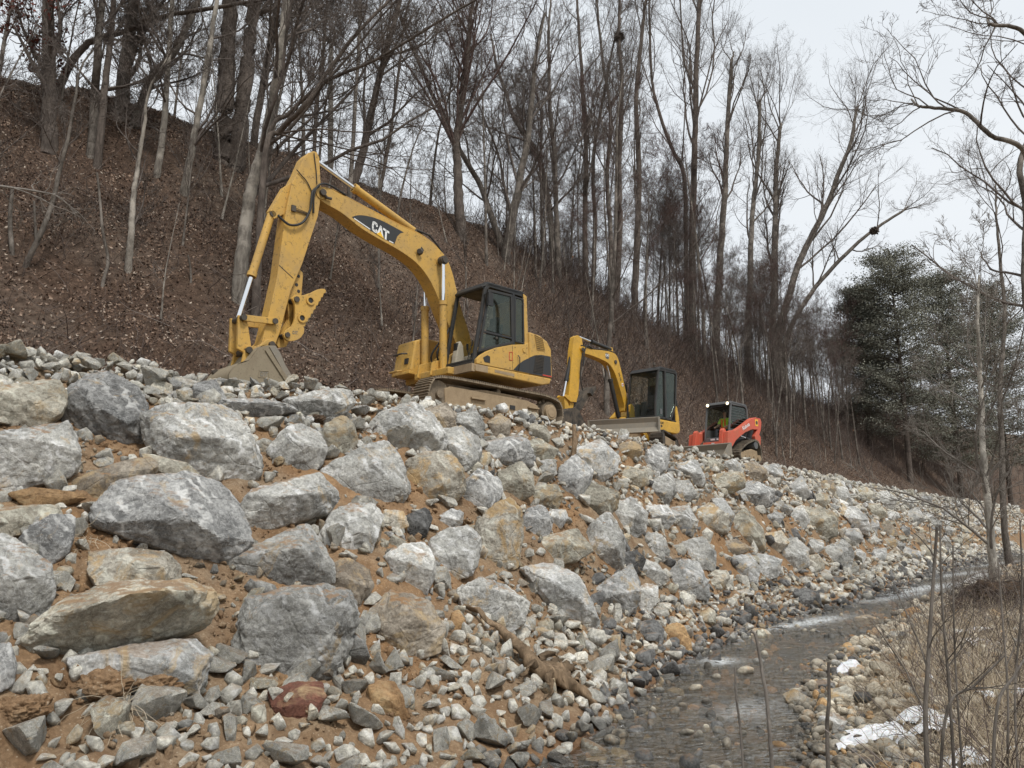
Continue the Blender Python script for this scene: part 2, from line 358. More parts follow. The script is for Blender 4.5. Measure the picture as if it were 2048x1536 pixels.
M['mud'] = paint('caked_mud', (.36, .27, .17), .75, (.22, .155, .09), .95, 4, .5)
M['bucket'] = paint('worn_bucket_steel', (.26, .215, .145), .6, (.17, .13, .085), .55, 2.6, .4)
M['blade'] = paint('worn_blade_steel', (.22, .20, .165), .55, (.32, .26, .18), .5, 3, .3)
M['red'] = paint('paint_orange_red', (.60, .10, .055), .5, (.34, .20, .13), .5, 3, .3)
M['greyplastic'] = paint('cab_grey', (.10, .105, .11), .3, (.2, .18, .15), .6, 3, .1)
M['beige'] = paint('interior_beige', (.42, .38, .30), .4, (.25, .2, .14), .7, 3, .2)
M['seat'] = paint('seat_fabric', (.035, .035, .038), .2, (.1, .09, .07), .9, 4, 0)
M['pin'] = paint('greasy_pin_steel', (.055, .048, .04), .5, (.15, .11, .07), .5, 6, .2)
M['hose'] = paint('hose_rubber', (.022, .022, .022), .3, (.1, .09, .07), .6, 6, .1)
def simple(name, col, rough=.5, metal=0, emit=0, spec=.5):
    k = NT(name); m = k.fin(col, rough, None, metal, spec)
    if emit: k.b.inputs['Emission Color'].default_value = tuple(col)+(1,); k.b.inputs['Emission Strength'].default_value = emit
    return m
M['chrome'] = simple('chromed_rod', (.82, .83, .84), .12, 1)
M['white'] = simple('decal_white', (.78, .78, .76), .5)
M['decalyellow'] = simple('decal_yellow', (.85, .50, .03), .5)
M['decalred'] = simple('decal_red', (.55, .06, .03), .5)
M['lamp'] = simple('lit_work_lamp', (1.0, .84, .55), .3, 0, 1.7)
M['hiviz'] = simple('hi_vis_yellow_green', (.42, .75, .05), .8)
M['hivizo'] = simple('hi_vis_orange', (.85, .16, .02), .8)
M['skin'] = simple('skin', (.45, .27, .19), .6)
M['jeans'] = simple('dark_trousers', (.03, .035, .045), .9)
M['pole'] = paint('weathered_pole', (.24, .22, .19), .4, (.1, .09, .08), .9, 5)
def mat_glass():
    k = NT('tinted_cab_glass'); k.t.nodes.remove(k.b)
    tr = k.n('BsdfTransparent'); tr.inputs[0].default_value = (.58, .64, .60, 1); gl = k.n('BsdfGlossy'); gl.inputs['Roughness'].default_value = .03
    fr = k.n('Fresnel'); fr.inputs[0].default_value = 1.52; ms = k.n('MixShader')
    df = k.n('BsdfDiffuse'); df.inputs[0].default_value = (.20, .18, .14, 1); m0 = k.n('MixShader')
    k.l(k.ramp(k.noise(k.coord('Object'), 4, 6, .7), [(.4, .01), (.7, .12)]), m0.inputs[0]); k.l(tr.outputs[0], m0.inputs[1]); k.l(df.outputs[0], m0.inputs[2])
    k.l(k.math('MULTIPLY', fr.outputs[0], .26), ms.inputs[0]); k.l(m0.outputs[0], ms.inputs[1]); k.l(gl.outputs[0], ms.inputs[2]); k.l(ms.outputs[0], k.out.inputs[0]); return k.m
M['glass'] = mat_glass()
M['clearglass'] = M['glass'].copy(); M['clearglass'].name = 'clear_door_glass'
for _n in M['clearglass'].node_tree.nodes:
    if _n.type == 'BSDF_TRANSPARENT': _n.inputs[0].default_value = (.88, .90, .88, 1)
def mat_snow():
    k = NT('old_snow'); v = k.coord('Object'); n = k.noise(v, 18, 6, .7)
    k.b.inputs['Subsurface Weight'].default_value = .1
    return k.fin(k.mix(k.ramp(n, [(.3, 0.), (.5, 1.)]), (.50, .50, .50), (.76, .77, .79)), .7, k.bump(n, .5, .03))
M['snow'] = mat_snow()
M['rootwood'] = mat_bark('rotten_root_wood', (.12, .085, .055), (.31, .22, .14))
M['rootclod'] = mat_bark('dark_root_clod', (.05, .035, .025), (.13, .09, .06))
# ------------------------------------------------------------------ ground sheets (cut out of one polar height field)
def _polar():
    az = np.concatenate([np.arange(-54, 50, .125), np.arange(50, 306, 6)]); az = np.radians(az)
    rr = np.concatenate([np.geomspace(.3, 3.2, 14)[:-1], np.geomspace(3.2, 240, 560), [330, 500, 900, 1600]])
    A, Rr = np.meshgrid(az, rr, indexing='ij'); X = (Rr*np.sin(A)).ravel(); Y = (Rr*np.cos(A)).ravel()
    Z = terr_n(X, Y); na, nr = len(az), len(rr)
    i = np.arange(na)[:, None]; j = np.arange(nr-1)[None]
    a = (i*nr+j); b = (((i+1) % na)*nr+j); Fq = np.stack([a, a+1, b+1, b], -1).reshape(-1, 4)
    return np.stack([X, Y, Z], 1), Fq
GV, GF = _polar()
_c = GV[GF].mean(1); _s = (_c[:, 0]+_c[:, 1])/R2; _p = (_c[:, 1]-_c[:, 0])/R2
_F, _Cr, _RB = FOOT(_s), CREST(_s), RBANK(_s)
def cut(name, mask, mat):
    f = GF[mask]; u, inv = np.unique(f.ravel(), return_inverse=True)
    me = mesh_np(name, GV[u], inv.reshape(-1, 4)[:, ::-1], mats=[mat], smooth=True)
    return link(name, me, kind='structure')
cut('gravel_bank_ground', _p < _RB, M['bank'])
cut('stream_bed', (_p >= _RB) & (_p < _F-.15), M['bed'])
cut('embankment', (_p >= _F-.15) & (_p < _Cr+5.2) & (_p >= _RB), M['soil'])
cut('hillside', (_p >= _Cr+5.2) & (_p >= _RB), M['litter'])
def make_water():
    s = np.concatenate([np.arange(-12, 4, .25), np.arange(4, 22, .05), np.arange(22, 60, .15), np.arange(60, 220, 1.)]); q = np.linspace(-.12, 1.12, 64)
    S, Q = np.meshgrid(s, q, indexing='ij'); RBk, Fk = RBANK(S), FOOT(S); Pp = RBk-.5+(Fk-RBk+1.0)*np.clip(Q, 0, 1)
    X = (S-Pp)/R2; Y = (S+Pp)/R2; P = np.stack([X.ravel(), Y.ravel(), 0*X.ravel()], 1)
    z = .012*fbm(P*np.array([2.2, 2.2, 1]), 3, 31)+.008*fbm(P*7, 2, 33)
    V = P.copy(); V[:, 2] = z
    n = len(q); i = np.arange(len(s)-1)[:, None]; j = np.arange(n-1)[None]; a = i*n+j
    me = mesh_np('stream_water', V, np.stack([a, a+n, a+n+1, a+1], -1).reshape(-1, 4)[:, ::-1], mats=[M['water']], smooth=True)
    foam = np.zeros(len(V))
    for px, py, rs, rp, am in [(1625, 1243, 1.5, .3, 1.), (1575, 1252, .9, .2, 1.), (1840, 1178, 4.5, .55, .9), (1800, 1192, 3, .4, .7), (1440, 1322, .35, .25, .8), (1700, 1310, .5, .15, .9), (1900, 1150, 6, .5, .6), (1500, 1420, .6, .3, .3), (1680, 1350, .6, .15, .6), (1985, 1128, 14, .5, .5)]:
        d = pray(px, py); c = EYE+d*(-EYE.z/d.z); cs = (c.x+c.y)/R2; cp = (c.y-c.x)/R2
        ss = (V[:, 0]+V[:, 1])/R2; pp = (V[:, 1]-V[:, 0])/R2
        foam = np.maximum(foam, am*np.exp(-((ss-cs)/rs)**2-((pp-cp)/rp)**2))
    vattr(me, 'foam', foam); link('stream_water', me, kind='structure')
make_water()

# ------------------------------------------------------------------ rocks
def _ico(n):
    bm = bmesh.new(); bmesh.ops.create_icosphere(bm, subdivisions=n, radius=1)
    V = np.array([v.co[:] for v in bm.verts]); F = np.array([[v.index for v in f.verts] for f in bm.faces]); bm.free(); return V, F
ICO = {n: _ico(n) for n in (2, 3, 4, 5, 6)}
def hull_planes(P):
    bm = bmesh.new()
    for q in P: bm.verts.new(q)
    r = bmesh.ops.convex_hull(bm, input=bm.verts[:]); bm.normal_update()
    fs = [f for f in bm.faces if f.is_valid and f.calc_area() > 1e-9]
    n = np.array([f.normal[:] for f in fs]); c = np.array([f.calc_center_median()[:] for f in fs]); bm.free()
    h = (n*c).sum(1); sg = np.where(h < 0, -1, 1); return n*sg[:, None], np.maximum(h*sg, 1e-4)
def radial_rock(n, h, level, scale, soft=26, seed=0, rough=1.0, chips=10, rg=None):
    """star-shaped stone from facet planes: worn edges, chipped corners, layered fracture relief"""
    D, F = ICO[level]; rg = rg or np.random.default_rng(seed)
    D = D*scale; D = D/np.linalg.norm(D, axis=1)[:, None]
    if chips:
        cd = rg.normal(size=(chips, 3)); soft = soft*2; cd /= np.linalg.norm(cd, axis=1)[:, None]
        den = np.maximum(D@n.T, 1e-3)/h; r = 1/den.max(1); P = D*r[:, None]
        sup = (P@cd.T).max(0); n = np.vstack([n, cd]); h = np.concatenate([h, sup*rg.uniform(.90, .985, chips)])
    soft = min(soft, 130); den = np.maximum(D@n.T, 1e-4)/h; m = den.max(1)
    r = 1/(m*(((den/m[:, None])**soft).sum(1))**(1/soft))
    P = D*r[:, None]; sz = float(np.prod(np.array(scale))**(1/3)) if np.ndim(scale) else scale
    o = rg.uniform(0, 50, 3); Q = P/sz
    lay = rg.normal(size=3); lay /= np.linalg.norm(lay); a = Q@lay
    f1 = fbm(Q*1.6+o, 3, seed); f2 = np.abs(fbm(Q*3.6+o, 3, seed+5)); strat = vnoise(np.stack([a*7+f1*1.5, Q[:, 0]*1.2+o[0], Q[:, 1]*1.2], 1), seed+9)
    k = .022*f1-.045*f2+.034*strat+.04*fbm(Q*9+o, 3, seed+7, .6)
    P = P*(1+rough*k)[:, None]
    return P, F
def sharp(me, a=24):
    try: me.set_sharp_from_angle(angle=math.radians(a))
    except Exception: pass
def front_frame(c, nrm):
    """axes of a plane at c facing partly out of the slope and partly to where it was photographed from"""
    n = nrm.normalized(); u = Vector((0, 0, 1)).cross(n).normalized(); v = n.cross(u); return u, v, n
BOULDERS = []
PXPOLY = []
def boulder(label, poly, mat='r_grey', thick=.8, ridge=None, off=0.0, cat='boulder', name='boulder', level=None, rough=1.0, group='boulders stacked in the riprap wall', chips=8, soft=64):
    _x = sum(q[0] for q in poly)/len(poly); _y = sum(q[1] for q in poly)/len(poly); poly = [(_x+(a_-_x)*1.09, _y+(b_-_y)*1.09) for a_, b_ in poly]
    xs = [q[0] for q in poly]; ys = [q[1] for q in poly]; cx, cy = (min(xs)+max(xs))/2, (min(ys)+max(ys))/2
    hc = hit(cx, cy)
    if hc is None or (hc-EYE).length > 120:
        hc = hit(cx, cy+8) or at_depth(cx, cy, 14)
    x, y = hc.x, hc.y; e = .25
    g = Vector((-(terr(x+e, y)-terr(x-e, y))/(2*e), -(terr(x, y+e)-terr(x, y-e))/(2*e), 1)).normalized()
    to = (EYE-hc).normalized(); n = (g*.35+to*.8).normalized()
    hpx = (max(ys)-min(ys))/2/FPX*(hc-EYE).length; c = hc+to*(off+.34*hpx+.10)
    rad = 0; pts = []
    for (px, py) in poly:
        d = pray(px, py); t = (c-EYE).dot(n)/d.dot(n); P = EYE+d*t; pts.append(P)
    ctr = sum(pts, Vector())/len(pts); u, v, n = front_frame(ctr, n)
    L = [Vector(((P-ctr).dot(u), (P-ctr).dot(v), 0)) for P in pts]; hw = max(abs(q.x) for q in L); hh = max(abs(q.y) for q in L); R = math.sqrt(hw*hh)
    rg = np.random.default_rng(int(cx*7+cy*13)); T = R*thick; H = []
    for q in L:
        k = rg.uniform(.0, .5)*T
        H.append((q.x, q.y, k)); H.append((q.x*.97, q.y*.97, -T*.35)); H.append((q.x*.7, q.y*.7, -T*1.25))
    if ridge:
        for (px, py, dd) in ridge:
            d = pray(px, py); t = (c-EYE).dot(n)/d.dot(n); P = EYE+d*t-ctr; H.append((P.dot(u)*(1-.05*dd), P.dot(v)*(1-.05*dd), T*dd))
    else:
        tl = rg.normal()*.35; sh = rg.uniform(-.25, .2)      # a worn arris across the face: lighter top, darker front
        for fx in (-.62, -.1, .55): H.append((hw*fx, hh*(sh+tl*fx+rg.normal()*.08), T*rg.uniform(.8, 1.05)*(1-.35*abs(fx))))
    npl, hpl = hull_planes(H)
    px_size = R/(hc-EYE).length*FPX
    lv = level or (6 if px_size > 62 else 5 if px_size > 24 else 4)
    P, F = radial_rock(npl, hpl, lv, (hw, hh, T), seed=int(cx+cy), rough=rough, chips=chips, rg=rg, soft=soft)
    for a_ in (0, 1):      # the finished stone keeps the traced width and height
        q_ = [l_[a_] for l_ in L]; lo_, hi_ = P[:, a_].min(), P[:, a_].max(); P[:, a_] = (P[:, a_]-lo_)/(hi_-lo_)*(max(q_)-min(q_))*1.03+min(q_)*1.03
    Mx = np.array([[u.x, v.x, n.x], [u.y, v.y, n.y], [u.z, v.z, n.z]]); W = P@Mx.T
    me = mesh_np(name, W, Ft=F, mats=[M[mat]], smooth=True)
    sharp(me); o = link(name, me, loc=ctr, label=label, cat=cat, group=group)
    PXPOLY.append((cx, cy, (max(xs)-min(xs))/2, (max(ys)-min(ys))/2)); BOULDERS.append((ctr.x, ctr.y, ctr.z, hw*.8)); return o
# prototypes for smaller stones
def proto(seed, level, flat=.62):
    rg = np.random.default_rng(seed); m = 10
    P = rg.normal(size=(m, 3)); P /= np.linalg.norm(P, axis=1)[:, None]; P *= rg.uniform(.62, 1.1, (m, 1)); P *= np.array([1, rg.uniform(.6, .95), rg.uniform(flat*.7, flat*1.25)])
    P -= P.mean(0); n, h = hull_planes(P); V, F = radial_rock(n, h, level, (1, .8, .6), seed=seed, rough=.35, chips=5, rg=rg, soft=60)
    return V/np.abs(V).max(), F
def chip(seed):
    """small broken stone: a bare convex fracture shape"""
    rg = np.random.default_rng(seed); P = rg.normal(size=(13, 3)); P /= np.linalg.norm(P, axis=1)[:, None]; P *= rg.uniform(.7, 1.05, (13, 1))*np.array([1, rg.uniform(.6, .95), rg.uniform(.45, .8)])
    bm = bmesh.new(); vs = [bm.verts.new(q) for q in P]; r = bmesh.ops.convex_hull(bm, input=bm.verts[:]); bmesh.ops.delete(bm, geom=[v for v in bm.verts if not v.link_faces], context='VERTS')
    bmesh.ops.bevel(bm, geom=bm.edges[:], offset=.05, segments=1, affect='EDGES', clamp_overlap=True); bmesh.ops.triangulate(bm, faces=bm.faces[:]); bmesh.ops.recalc_face_normals(bm, faces=bm.faces[:])
    bm.verts.index_update(); V = np.array([v.co[:] for v in bm.verts]); F = np.array([[v.index for v in f.verts] for f in bm.faces]); bm.free(); return V/np.abs(V).max(), F
PROTO = [proto(100+i, 4) for i in range(26)]; PROTO_LO = [chip(100+i) for i in range(26)]
def round_proto(seed, level):
    rg = np.random.default_rng(seed); D, F = ICO[level]; P = D*np.array([1, rg.uniform(.65, .9), rg.uniform(.45, .65)])
    P = P*(1+.22*fbm(D*1.1+rg.uniform(0, 40, 3), 2, seed)+.05*fbm(D*4, 2, seed+3))[:, None]; return P/np.abs(P).max(), F
RPROTO = [round_proto(300+i, 3) for i in range(16)]; RPROTO_LO = [round_proto(300+i, 2) for i in range(16)]
def rotm(rg, tilt=1.0):
    a, b, c = rg.uniform(0, 6.283), rg.normal()*tilt, rg.normal()*tilt
    return np.array(Euler((b, c, a)).to_matrix())
RM = [rotm(np.random.default_rng(k), .8) for k in range(64)]
def scatter(items, protos, lo, mats, name, cat, group, nind, labeler, stuff_name, stuff_label, seed):
    """items: x y z size matindex; the nind that show largest become objects, the rest one mesh"""
    rg = np.random.default_rng(seed); items = np.array(items); d = np.sqrt(items[:, 0]**2+items[:, 1]**2+(items[:, 2]-2)**2)
    u = 1024+FPX*items[:, 0]/items[:, 1]; vis = (u > -60) & (u < 2110) & (items[:, 1] > 2)
    key = items[:, 3]/d*vis; order = np.argsort(-key); ind = order[:nind]; rest = order[nind:]
    cache = {}
    for i in ind:
        x, y, z, sz, mi, tilt = items[i]; k = int(rg.integers(len(protos))); mt = mats[int(mi)]
        if (k, mt) not in cache: cache[(k, mt)] = mesh_np(name, protos[k][0], Ft=protos[k][1], mats=[M[mt]], smooth=True); sharp(cache[(k, mt)])
        o = bpy.data.objects.new(name, cache[(k, mt)]); COL.objects.link(o)
        o.location = (x, y, z); s = sz*rg.uniform(.85, 1.15, 3); o.scale = s; o.rotation_euler = (rg.normal()*tilt, rg.normal()*tilt, rg.uniform(0, 6.28))
        tag(o, labeler(x, y, z, sz, k, mt), cat, group)
    if len(rest) == 0: return
    VV, FF, MI, TT = [], [], [], []; off = 0
    for i in rest:
        x, y, z, sz, mi, tilt = items[i]; P, F = lo[int(rg.integers(len(lo)))]; P = (P*sz*rg.uniform(.8, 1.2, 3))@RM[int(rg.integers(64))].T+np.array([x, y, z])
        VV.append(P); FF.append(F+off); off += len(P); MI.append(np.full(len(F), int(mi))); TT.append(np.full(len(P), rg.normal()*.16))
    me = mesh_np(stuff_name, np.concatenate(VV), Ft=np.concatenate(FF), mats=[M[m] for m in mats], mi=np.concatenate(MI), smooth=lo is RPROTO_LO); vattr(me, 'tone', np.concatenate(TT))
    link(stuff_name, me, label=stuff_label, cat='stones', kind='stuff')
# ------------------------------------------------------------------ the large quarried boulders, one by one
B = boulder
B('tan faced boulder cut by the left edge, just under the crest rubble', [(-30,790),(60,770),(115,770),(128,800),(122,830),(85,855),(40,862),(-30,864)], 'r_tan')
B('blue grey boulder with a pale yellow top face, second from the left under the crest', [(178,757),(215,757),(262,782),(285,812),(293,850),(280,888),(240,897),(190,882),(140,852),(125,822),(142,788)], 'r_blue', ridge=[(152,790,.8),(190,835,1.0),(248,868,1.0),(288,850,.8),(215,762,.3)])
B('big grey block with a flat sloping pale top, left of the crest gap', [(293,838),(325,820),(395,820),(456,824),(482,865),(514,908),(512,945),(470,980),(440,976),(380,950),(335,925),(302,885)], 'r_grey', ridge=[(348,890,1.0),(430,905,1.1),(512,912,.6),(330,830,.2)], thick=.75)
B('long pale grey boulder at the left edge above the tan slab', [(-40,880),(60,864),(125,859),(145,885),(151,935),(130,958),(70,975),(-40,1000)], 'r_grey')
B('wedge slab with soil heaped on its back beside the plank stone', [(142,965),(180,950),(250,928),(300,922),(307,945),(270,985),(220,1008),(165,1012),(145,992)], 'r_dirty', ridge=[(150,968,.6),(230,965,.9),(300,940,.6)], thick=.7)
B('thin flat plank shaped stone lying over the gap between two boulders', [(288,910),(310,911),(350,928),(393,946),(380,964),(350,960),(303,935)], 'r_tan', thick=.45, off=.25, chips=8)
B('thin ochre flagstone poking out of the soil near the left edge', [(25,988),(70,978),(160,988),(166,998),(120,1014),(60,1016)], 'r_orange', thick=.5, chips=3)
B('flat dusty ledge stone at the left edge above a dark gap', [(-40,1025),(70,1020),(105,1015),(118,1032),(80,1055),(30,1070),(-40,1080)], 'r_tan', thick=.7)
B('dark wedge boulder tucked under the ledge stone', [(70,1060),(110,1035),(143,1043),(143,1075),(132,1115),(100,1131),(60,1115),(35,1095)], 'r_blue', off=-.1)
B('broad dark grey boulder, largest in the wall, under the plank stone', [(245,970),(300,963),(380,963),(440,983),(467,1012),(472,1060),(484,1092),(470,1116),(440,1132),(395,1126),(330,1100),(260,1086),(202,1062),(194,1040),(220,1005)], 'r_blue', ridge=[(250,985,.5),(300,1020,.8),(365,1070,1.1),(420,1100,.95),(455,1060,.6),(215,1035,.5)], thick=.8)
B('pale blue grey boulder with rust flecks at the left edge', [(-40,1082),(20,1080),(60,1118),(96,1136),(101,1190),(85,1238),(50,1279),(-40,1275)], 'r_grey', ridge=[(0,1180,.9),(60,1172,1.0),(95,1150,.6)])
B('tan stained block rising behind the huge overhanging slab', [(186,1106),(250,1108),(330,1110),(352,1134),(354,1185),(300,1215),(215,1210),(182,1150)], 'r_gold', thick=.7, off=-.05)
B('huge overhanging tan topped slab with a dark underside, lower left', [(215,1178),(300,1172),(360,1172),(400,1188),(417,1222),(400,1249),(330,1265),(260,1292),(180,1312),(90,1319),(60,1290),(75,1265),(130,1215)], 'r_tan', ridge=[(130,1262,1.3),(215,1240,1.5),(310,1226,1.45),(395,1216,1.0),(90,1285,.8)], thick=.9, off=.15)
B('whitish block half buried under the overhanging slab', [(148,1325),(230,1308),(300,1290),(380,1284),(412,1318),(400,1360),(382,1392),(300,1388),(220,1388),(170,1366)], 'r_pale')
B('blue grey stone cut by the left edge low in the wall', [(-30,1305),(18,1290),(32,1330),(25,1372),(-30,1395)], 'r_blue')
B('hollowed pale grey boulder right of the largest dark one', [(455,1130),(490,1110),(560,1085),(610,1056),(635,1090),(656,1130),(658,1168),(620,1182),(540,1186),(480,1160)], 'r_grey', ridge=[(500,1125,.6),(585,1120,1.0),(640,1130,.7)])
B('long low boulder with soil on top, right of the big sloping block', [(468,1050),(500,990),(560,975),(625,960),(668,1000),(640,1030),(590,1042),(530,1064),(475,1062)], 'r_grey')
B('compact pale boulder below the crest soil patch', [(538,900),(572,865),(600,853),(635,872),(648,905),(635,935),(600,953),(560,940)], 'r_grey', ridge=[(575,890,.8),(610,905,1.1),(640,905,.4)])
B('massive blue grey boulder low in the wall above the brick red stone', [(475,1290),(500,1212),(540,1192),(640,1188),(698,1200),(705,1230),(690,1292),(660,1350),(600,1367),(540,1364),(492,1336)], 'r_grey', ridge=[(500,1245,.7),(560,1215,1.0),(690,1215,.7),(650,1300,.9)], thick=.8)
B('upright tan and white boulder between two grey ones under the crest', [(652,852),(680,838),(702,850),(712,880),(700,905),(670,926),(654,900),(646,872)], 'r_tan')
B('wide pale block at the crest right of the blue slab', [(572,805),(640,785),(692,785),(705,805),(680,832),(640,845),(588,838)], 'r_grey')
B('flat blue slab wedged under the crest rubble', [(440,801),(520,803),(580,813),(586,826),(500,836),(452,830)], 'r_blue', thick=.8)
B('big brown grey boulder with a pointed right corner near the crest', [(738,862),(762,834),(820,814),(850,830),(886,875),(876,908),(822,913),(790,912),(765,893)], 'r_grey', ridge=[(800,840,.7),(850,880,1.1),(780,880,.7)])
B('dark undercut boulder at the crest below the big machine', [(838,822),(890,810),(910,830),(906,856),(885,866),(850,852)], 'r_dirty')
B('wide pale blue boulder left of the brown speckled one', [(648,942),(700,915),(740,898),(776,892),(800,930),(813,975),(800,1001),(760,1019),(720,996),(690,990),(653,986)], 'r_grey', ridge=[(700,935,.6),(745,940,.8),(790,985,.7)], thick=.5)
B('brown speckled faceted boulder in the middle of the wall', [(818,928),(850,908),(900,912),(920,945),(925,980),(905,1006),(860,1016),(828,1005),(812,983)], 'r_gold', ridge=[(860,945,.9),(875,980,1.0)])
B('rounded grey boulder under the dark undercut one', [(878,866),(920,857),(950,880),(961,905),(950,936),(926,943),(900,920),(876,905)], 'r_grey')
B('upright pale boulder at the crest behind the rounded grey one', [(908,830),(950,824),(967,850),(962,880),(940,872),(906,850)], 'r_grey')
B('squat grey boulder with a peaked top right of centre under the crest', [(963,893),(1030,874),(1056,905),(1062,932),(1022,936),(972,916)], 'r_blue')
B('greenish grey overhanging stone under the crest above a soil hollow', [(1050,887),(1075,880),(1112,900),(1098,920),(1065,927),(1045,908)], 'r_tan')
B('five sided dark blue boulder in mid wall', [(923,975),(955,944),(996,963),(1002,985),(985,1017),(960,1032),(930,1010)], 'r_blue', ridge=[(955,960,.8),(965,1000,.8)])
B('tan block right of the five sided dark boulder', [(998,947),(1040,930),(1062,955),(1064,987),(1040,1001),(1003,987)], 'r_tan')
B('low olive block beside the pale blue leaning boulder', [(1060,977),(1110,970),(1122,995),(1112,1019),(1062,1011)], 'r_tan')
B('pale blue boulder leaning on the cream peaked one', [(1112,985),(1120,940),(1150,914),(1182,945),(1172,985),(1147,1001)], 'r_blue')
B('cream peaked boulder standing out near the crest, right of centre', [(1148,905),(1200,884),(1234,918),(1226,946),(1192,969),(1170,955),(1148,926)], 'r_pale', ridge=[(1195,905,.9),(1165,930,.8),(1190,955,.6)])
B('pinkish angular boulder under the cream peaked one', [(1152,992),(1175,969),(1232,990),(1232,1015),(1210,1034),(1172,1031),(1150,1012)], 'r_tan')
B('golden streaked upright boulder in the middle of the wall', [(958,1050),(978,1032),(1015,1009),(1040,1040),(1043,1082),(1030,1132),(1003,1146),(962,1130),(950,1100)], 'r_gold', thick=.7)
B('smooth cube like grey boulder left of the golden streaked one', [(862,1083),(900,1061),(930,1057),(953,1080),(956,1112),(940,1150),(900,1161),(866,1156),(858,1120)], 'r_grey')
B('blocky pale boulder with a notched base left of centre', [(640,1070),(660,1035),(700,1013),(742,1014),(762,1035),(748,1080),(735,1117),(700,1119),(655,1106)], 'r_grey', ridge=[(700,1030,.5),(715,1075,.9),(730,1105,.4)])
B('leaning triangular boulder beside the cube like one', [(773,1116),(800,1099),(845,1090),(863,1120),(866,1150),(850,1187),(820,1176),(790,1150)], 'r_grey')
B('small dark stone propped above the cube like boulder', [(812,1036),(850,1020),(862,1040),(850,1072),(825,1078),(810,1055)], 'r_dark')
B('soil topped boulder low in the wall left of the triangular one', [(648,1150),(690,1122),(735,1145),(743,1175),(710,1217),(675,1195),(648,1172)], 'r_dirty')
B('mud coated boulder above the toe rubble, left of the driftwood tip', [(740,1235),(788,1188),(850,1213),(882,1262),(872,1302),(820,1317),(760,1292)], 'r_dirty', ridge=[(790,1210,.7),(830,1250,.9),(780,1275,.7)])
B('stout grey boulder above the middle of the driftwood log', [(918,1185),(960,1165),(1010,1174),(1051,1210),(1042,1247),(1000,1272),(950,1257),(925,1222)], 'r_grey', ridge=[(960,1190,.7),(1010,1200,1.0),(990,1245,.6)])
B('long diagonal pale boulder sloping down to the right', [(1048,1142),(1110,1134),(1150,1160),(1172,1205),(1192,1243),(1178,1260),(1130,1237),(1090,1200)], 'r_pale', ridge=[(1110,1160,.6),(1150,1210,.8)])
B('jagged white and grey boulder right of the diagonal one', [(1180,1192),(1222,1178),(1255,1139),(1272,1165),(1274,1210),(1252,1234),(1213,1231)], 'r_pale')
B('overhanging creamy slab boulder right of the golden streaked one', [(1048,1090),(1100,1075),(1150,1064),(1177,1104),(1150,1121),(1110,1132),(1062,1112)], 'r_tan', ridge=[(1075,1100,.6),(1120,1095,1.0),(1165,1100,.5)])
B('tall split boulder with a dark foot, right of the creamy slab', [(1170,1082),(1182,1058),(1215,1030),(1246,1078),(1243,1135),(1212,1141),(1176,1116)], 'r_grey', ridge=[(1200,1060,.7),(1225,1105,1.0),(1190,1105,.6)])
B('small dark blue stone at the foot of the tall split boulder', [(1246,1108),(1270,1102),(1288,1120),(1281,1141),(1255,1151),(1243,1130)], 'r_dark')
B('upright boulder right of the pinkish angular one', [(1228,1010),(1262,998),(1290,1030),(1286,1062),(1260,1081),(1236,1062)], 'r_grey')
B('small dirt flecked boulder right of the jagged white one', [(1268,1185),(1290,1170),(1313,1175),(1311,1206),(1291,1227),(1272,1212)], 'r_grey')
B('large whitish boulder low in the wall in the orange soil', [(1326,1165),(1358,1124),(1395,1129),(1412,1165),(1414,1202),(1370,1194),(1328,1184)], 'r_pale', ridge=[(1355,1145,.8),(1395,1165,.9)])
B('greenish grey rounded boulder up right of the large whitish one', [(1363,1090),(1400,1077),(1427,1110),(1422,1142),(1395,1142),(1370,1120)], 'r_grey')
B('tan faced boulder with soil on its back in the middle distance', [(1383,1032),(1420,1008),(1452,1040),(1454,1067),(1415,1067),(1383,1052)], 'r_gold')
B('pale oval stone right of the tan faced boulder', [(1424,1002),(1447,998),(1465,1030),(1457,1057),(1440,1037)], 'r_pale')
B('rounded grey stone left of the tan faced boulder', [(1338,1020),(1375,1013),(1392,1045),(1382,1072),(1350,1067),(1336,1040)], 'r_grey')
B('white topped stone two left of the tan faced boulder', [(1292,1012),(1335,1013),(1347,1040),(1330,1062),(1299,1047)], 'r_pale')
B('large slanting pink grey boulder in the middle distance', [(1462,1045),(1488,1022),(1520,1058),(1530,1102),(1500,1097),(1468,1072)], 'r_tan', ridge=[(1490,1040,.7),(1510,1080,.9)])
B('long rectangular block lying level below the red machine', [(1401,962),(1440,950),(1484,946),(1487,975),(1460,987),(1408,990)], 'r_tan', chips=4)
B('cream block above the rectangular one on the crest', [(1352,930),(1390,923),(1407,955),(1402,972),(1370,962),(1350,945)], 'r_pale')
B('hollow sided boulder under the crest left of the cream block', [(1296,972),(1340,948),(1352,985),(1332,1012),(1303,1007)], 'r_grey')
B('grey stone between the hollow sided and rectangular boulders', [(1345,965),(1375,963),(1390,990),(1372,1010),(1347,990)], 'r_grey')
B('thin soil covered slab above the bright white slab stone', [(1425,1090),(1470,1080),(1503,1098),(1482,1108),(1448,1112)], 'r_dirty', thick=.6)
B('bright white upright slab stone near the water side rocks', [(1458,1118),(1500,1110),(1517,1140),(1512,1165),(1480,1152)], 'r_pale', thick=.5)
B('round dark speckled boulder right of the white slab stone', [(1553,1090),(1590,1079),(1614,1100),(1612,1132),(1590,1145),(1558,1130)], 'r_grey')
B('small cream boulder above the round speckled one', [(1528,1070),(1560,1064),(1575,1085),(1555,1107),(1528,1095)], 'r_gold')
B('low blue edged block below the second crest boulder group', [(1452,988),(1500,965),(1542,985),(1537,1012),(1500,1017),(1462,1006)], 'r_blue')
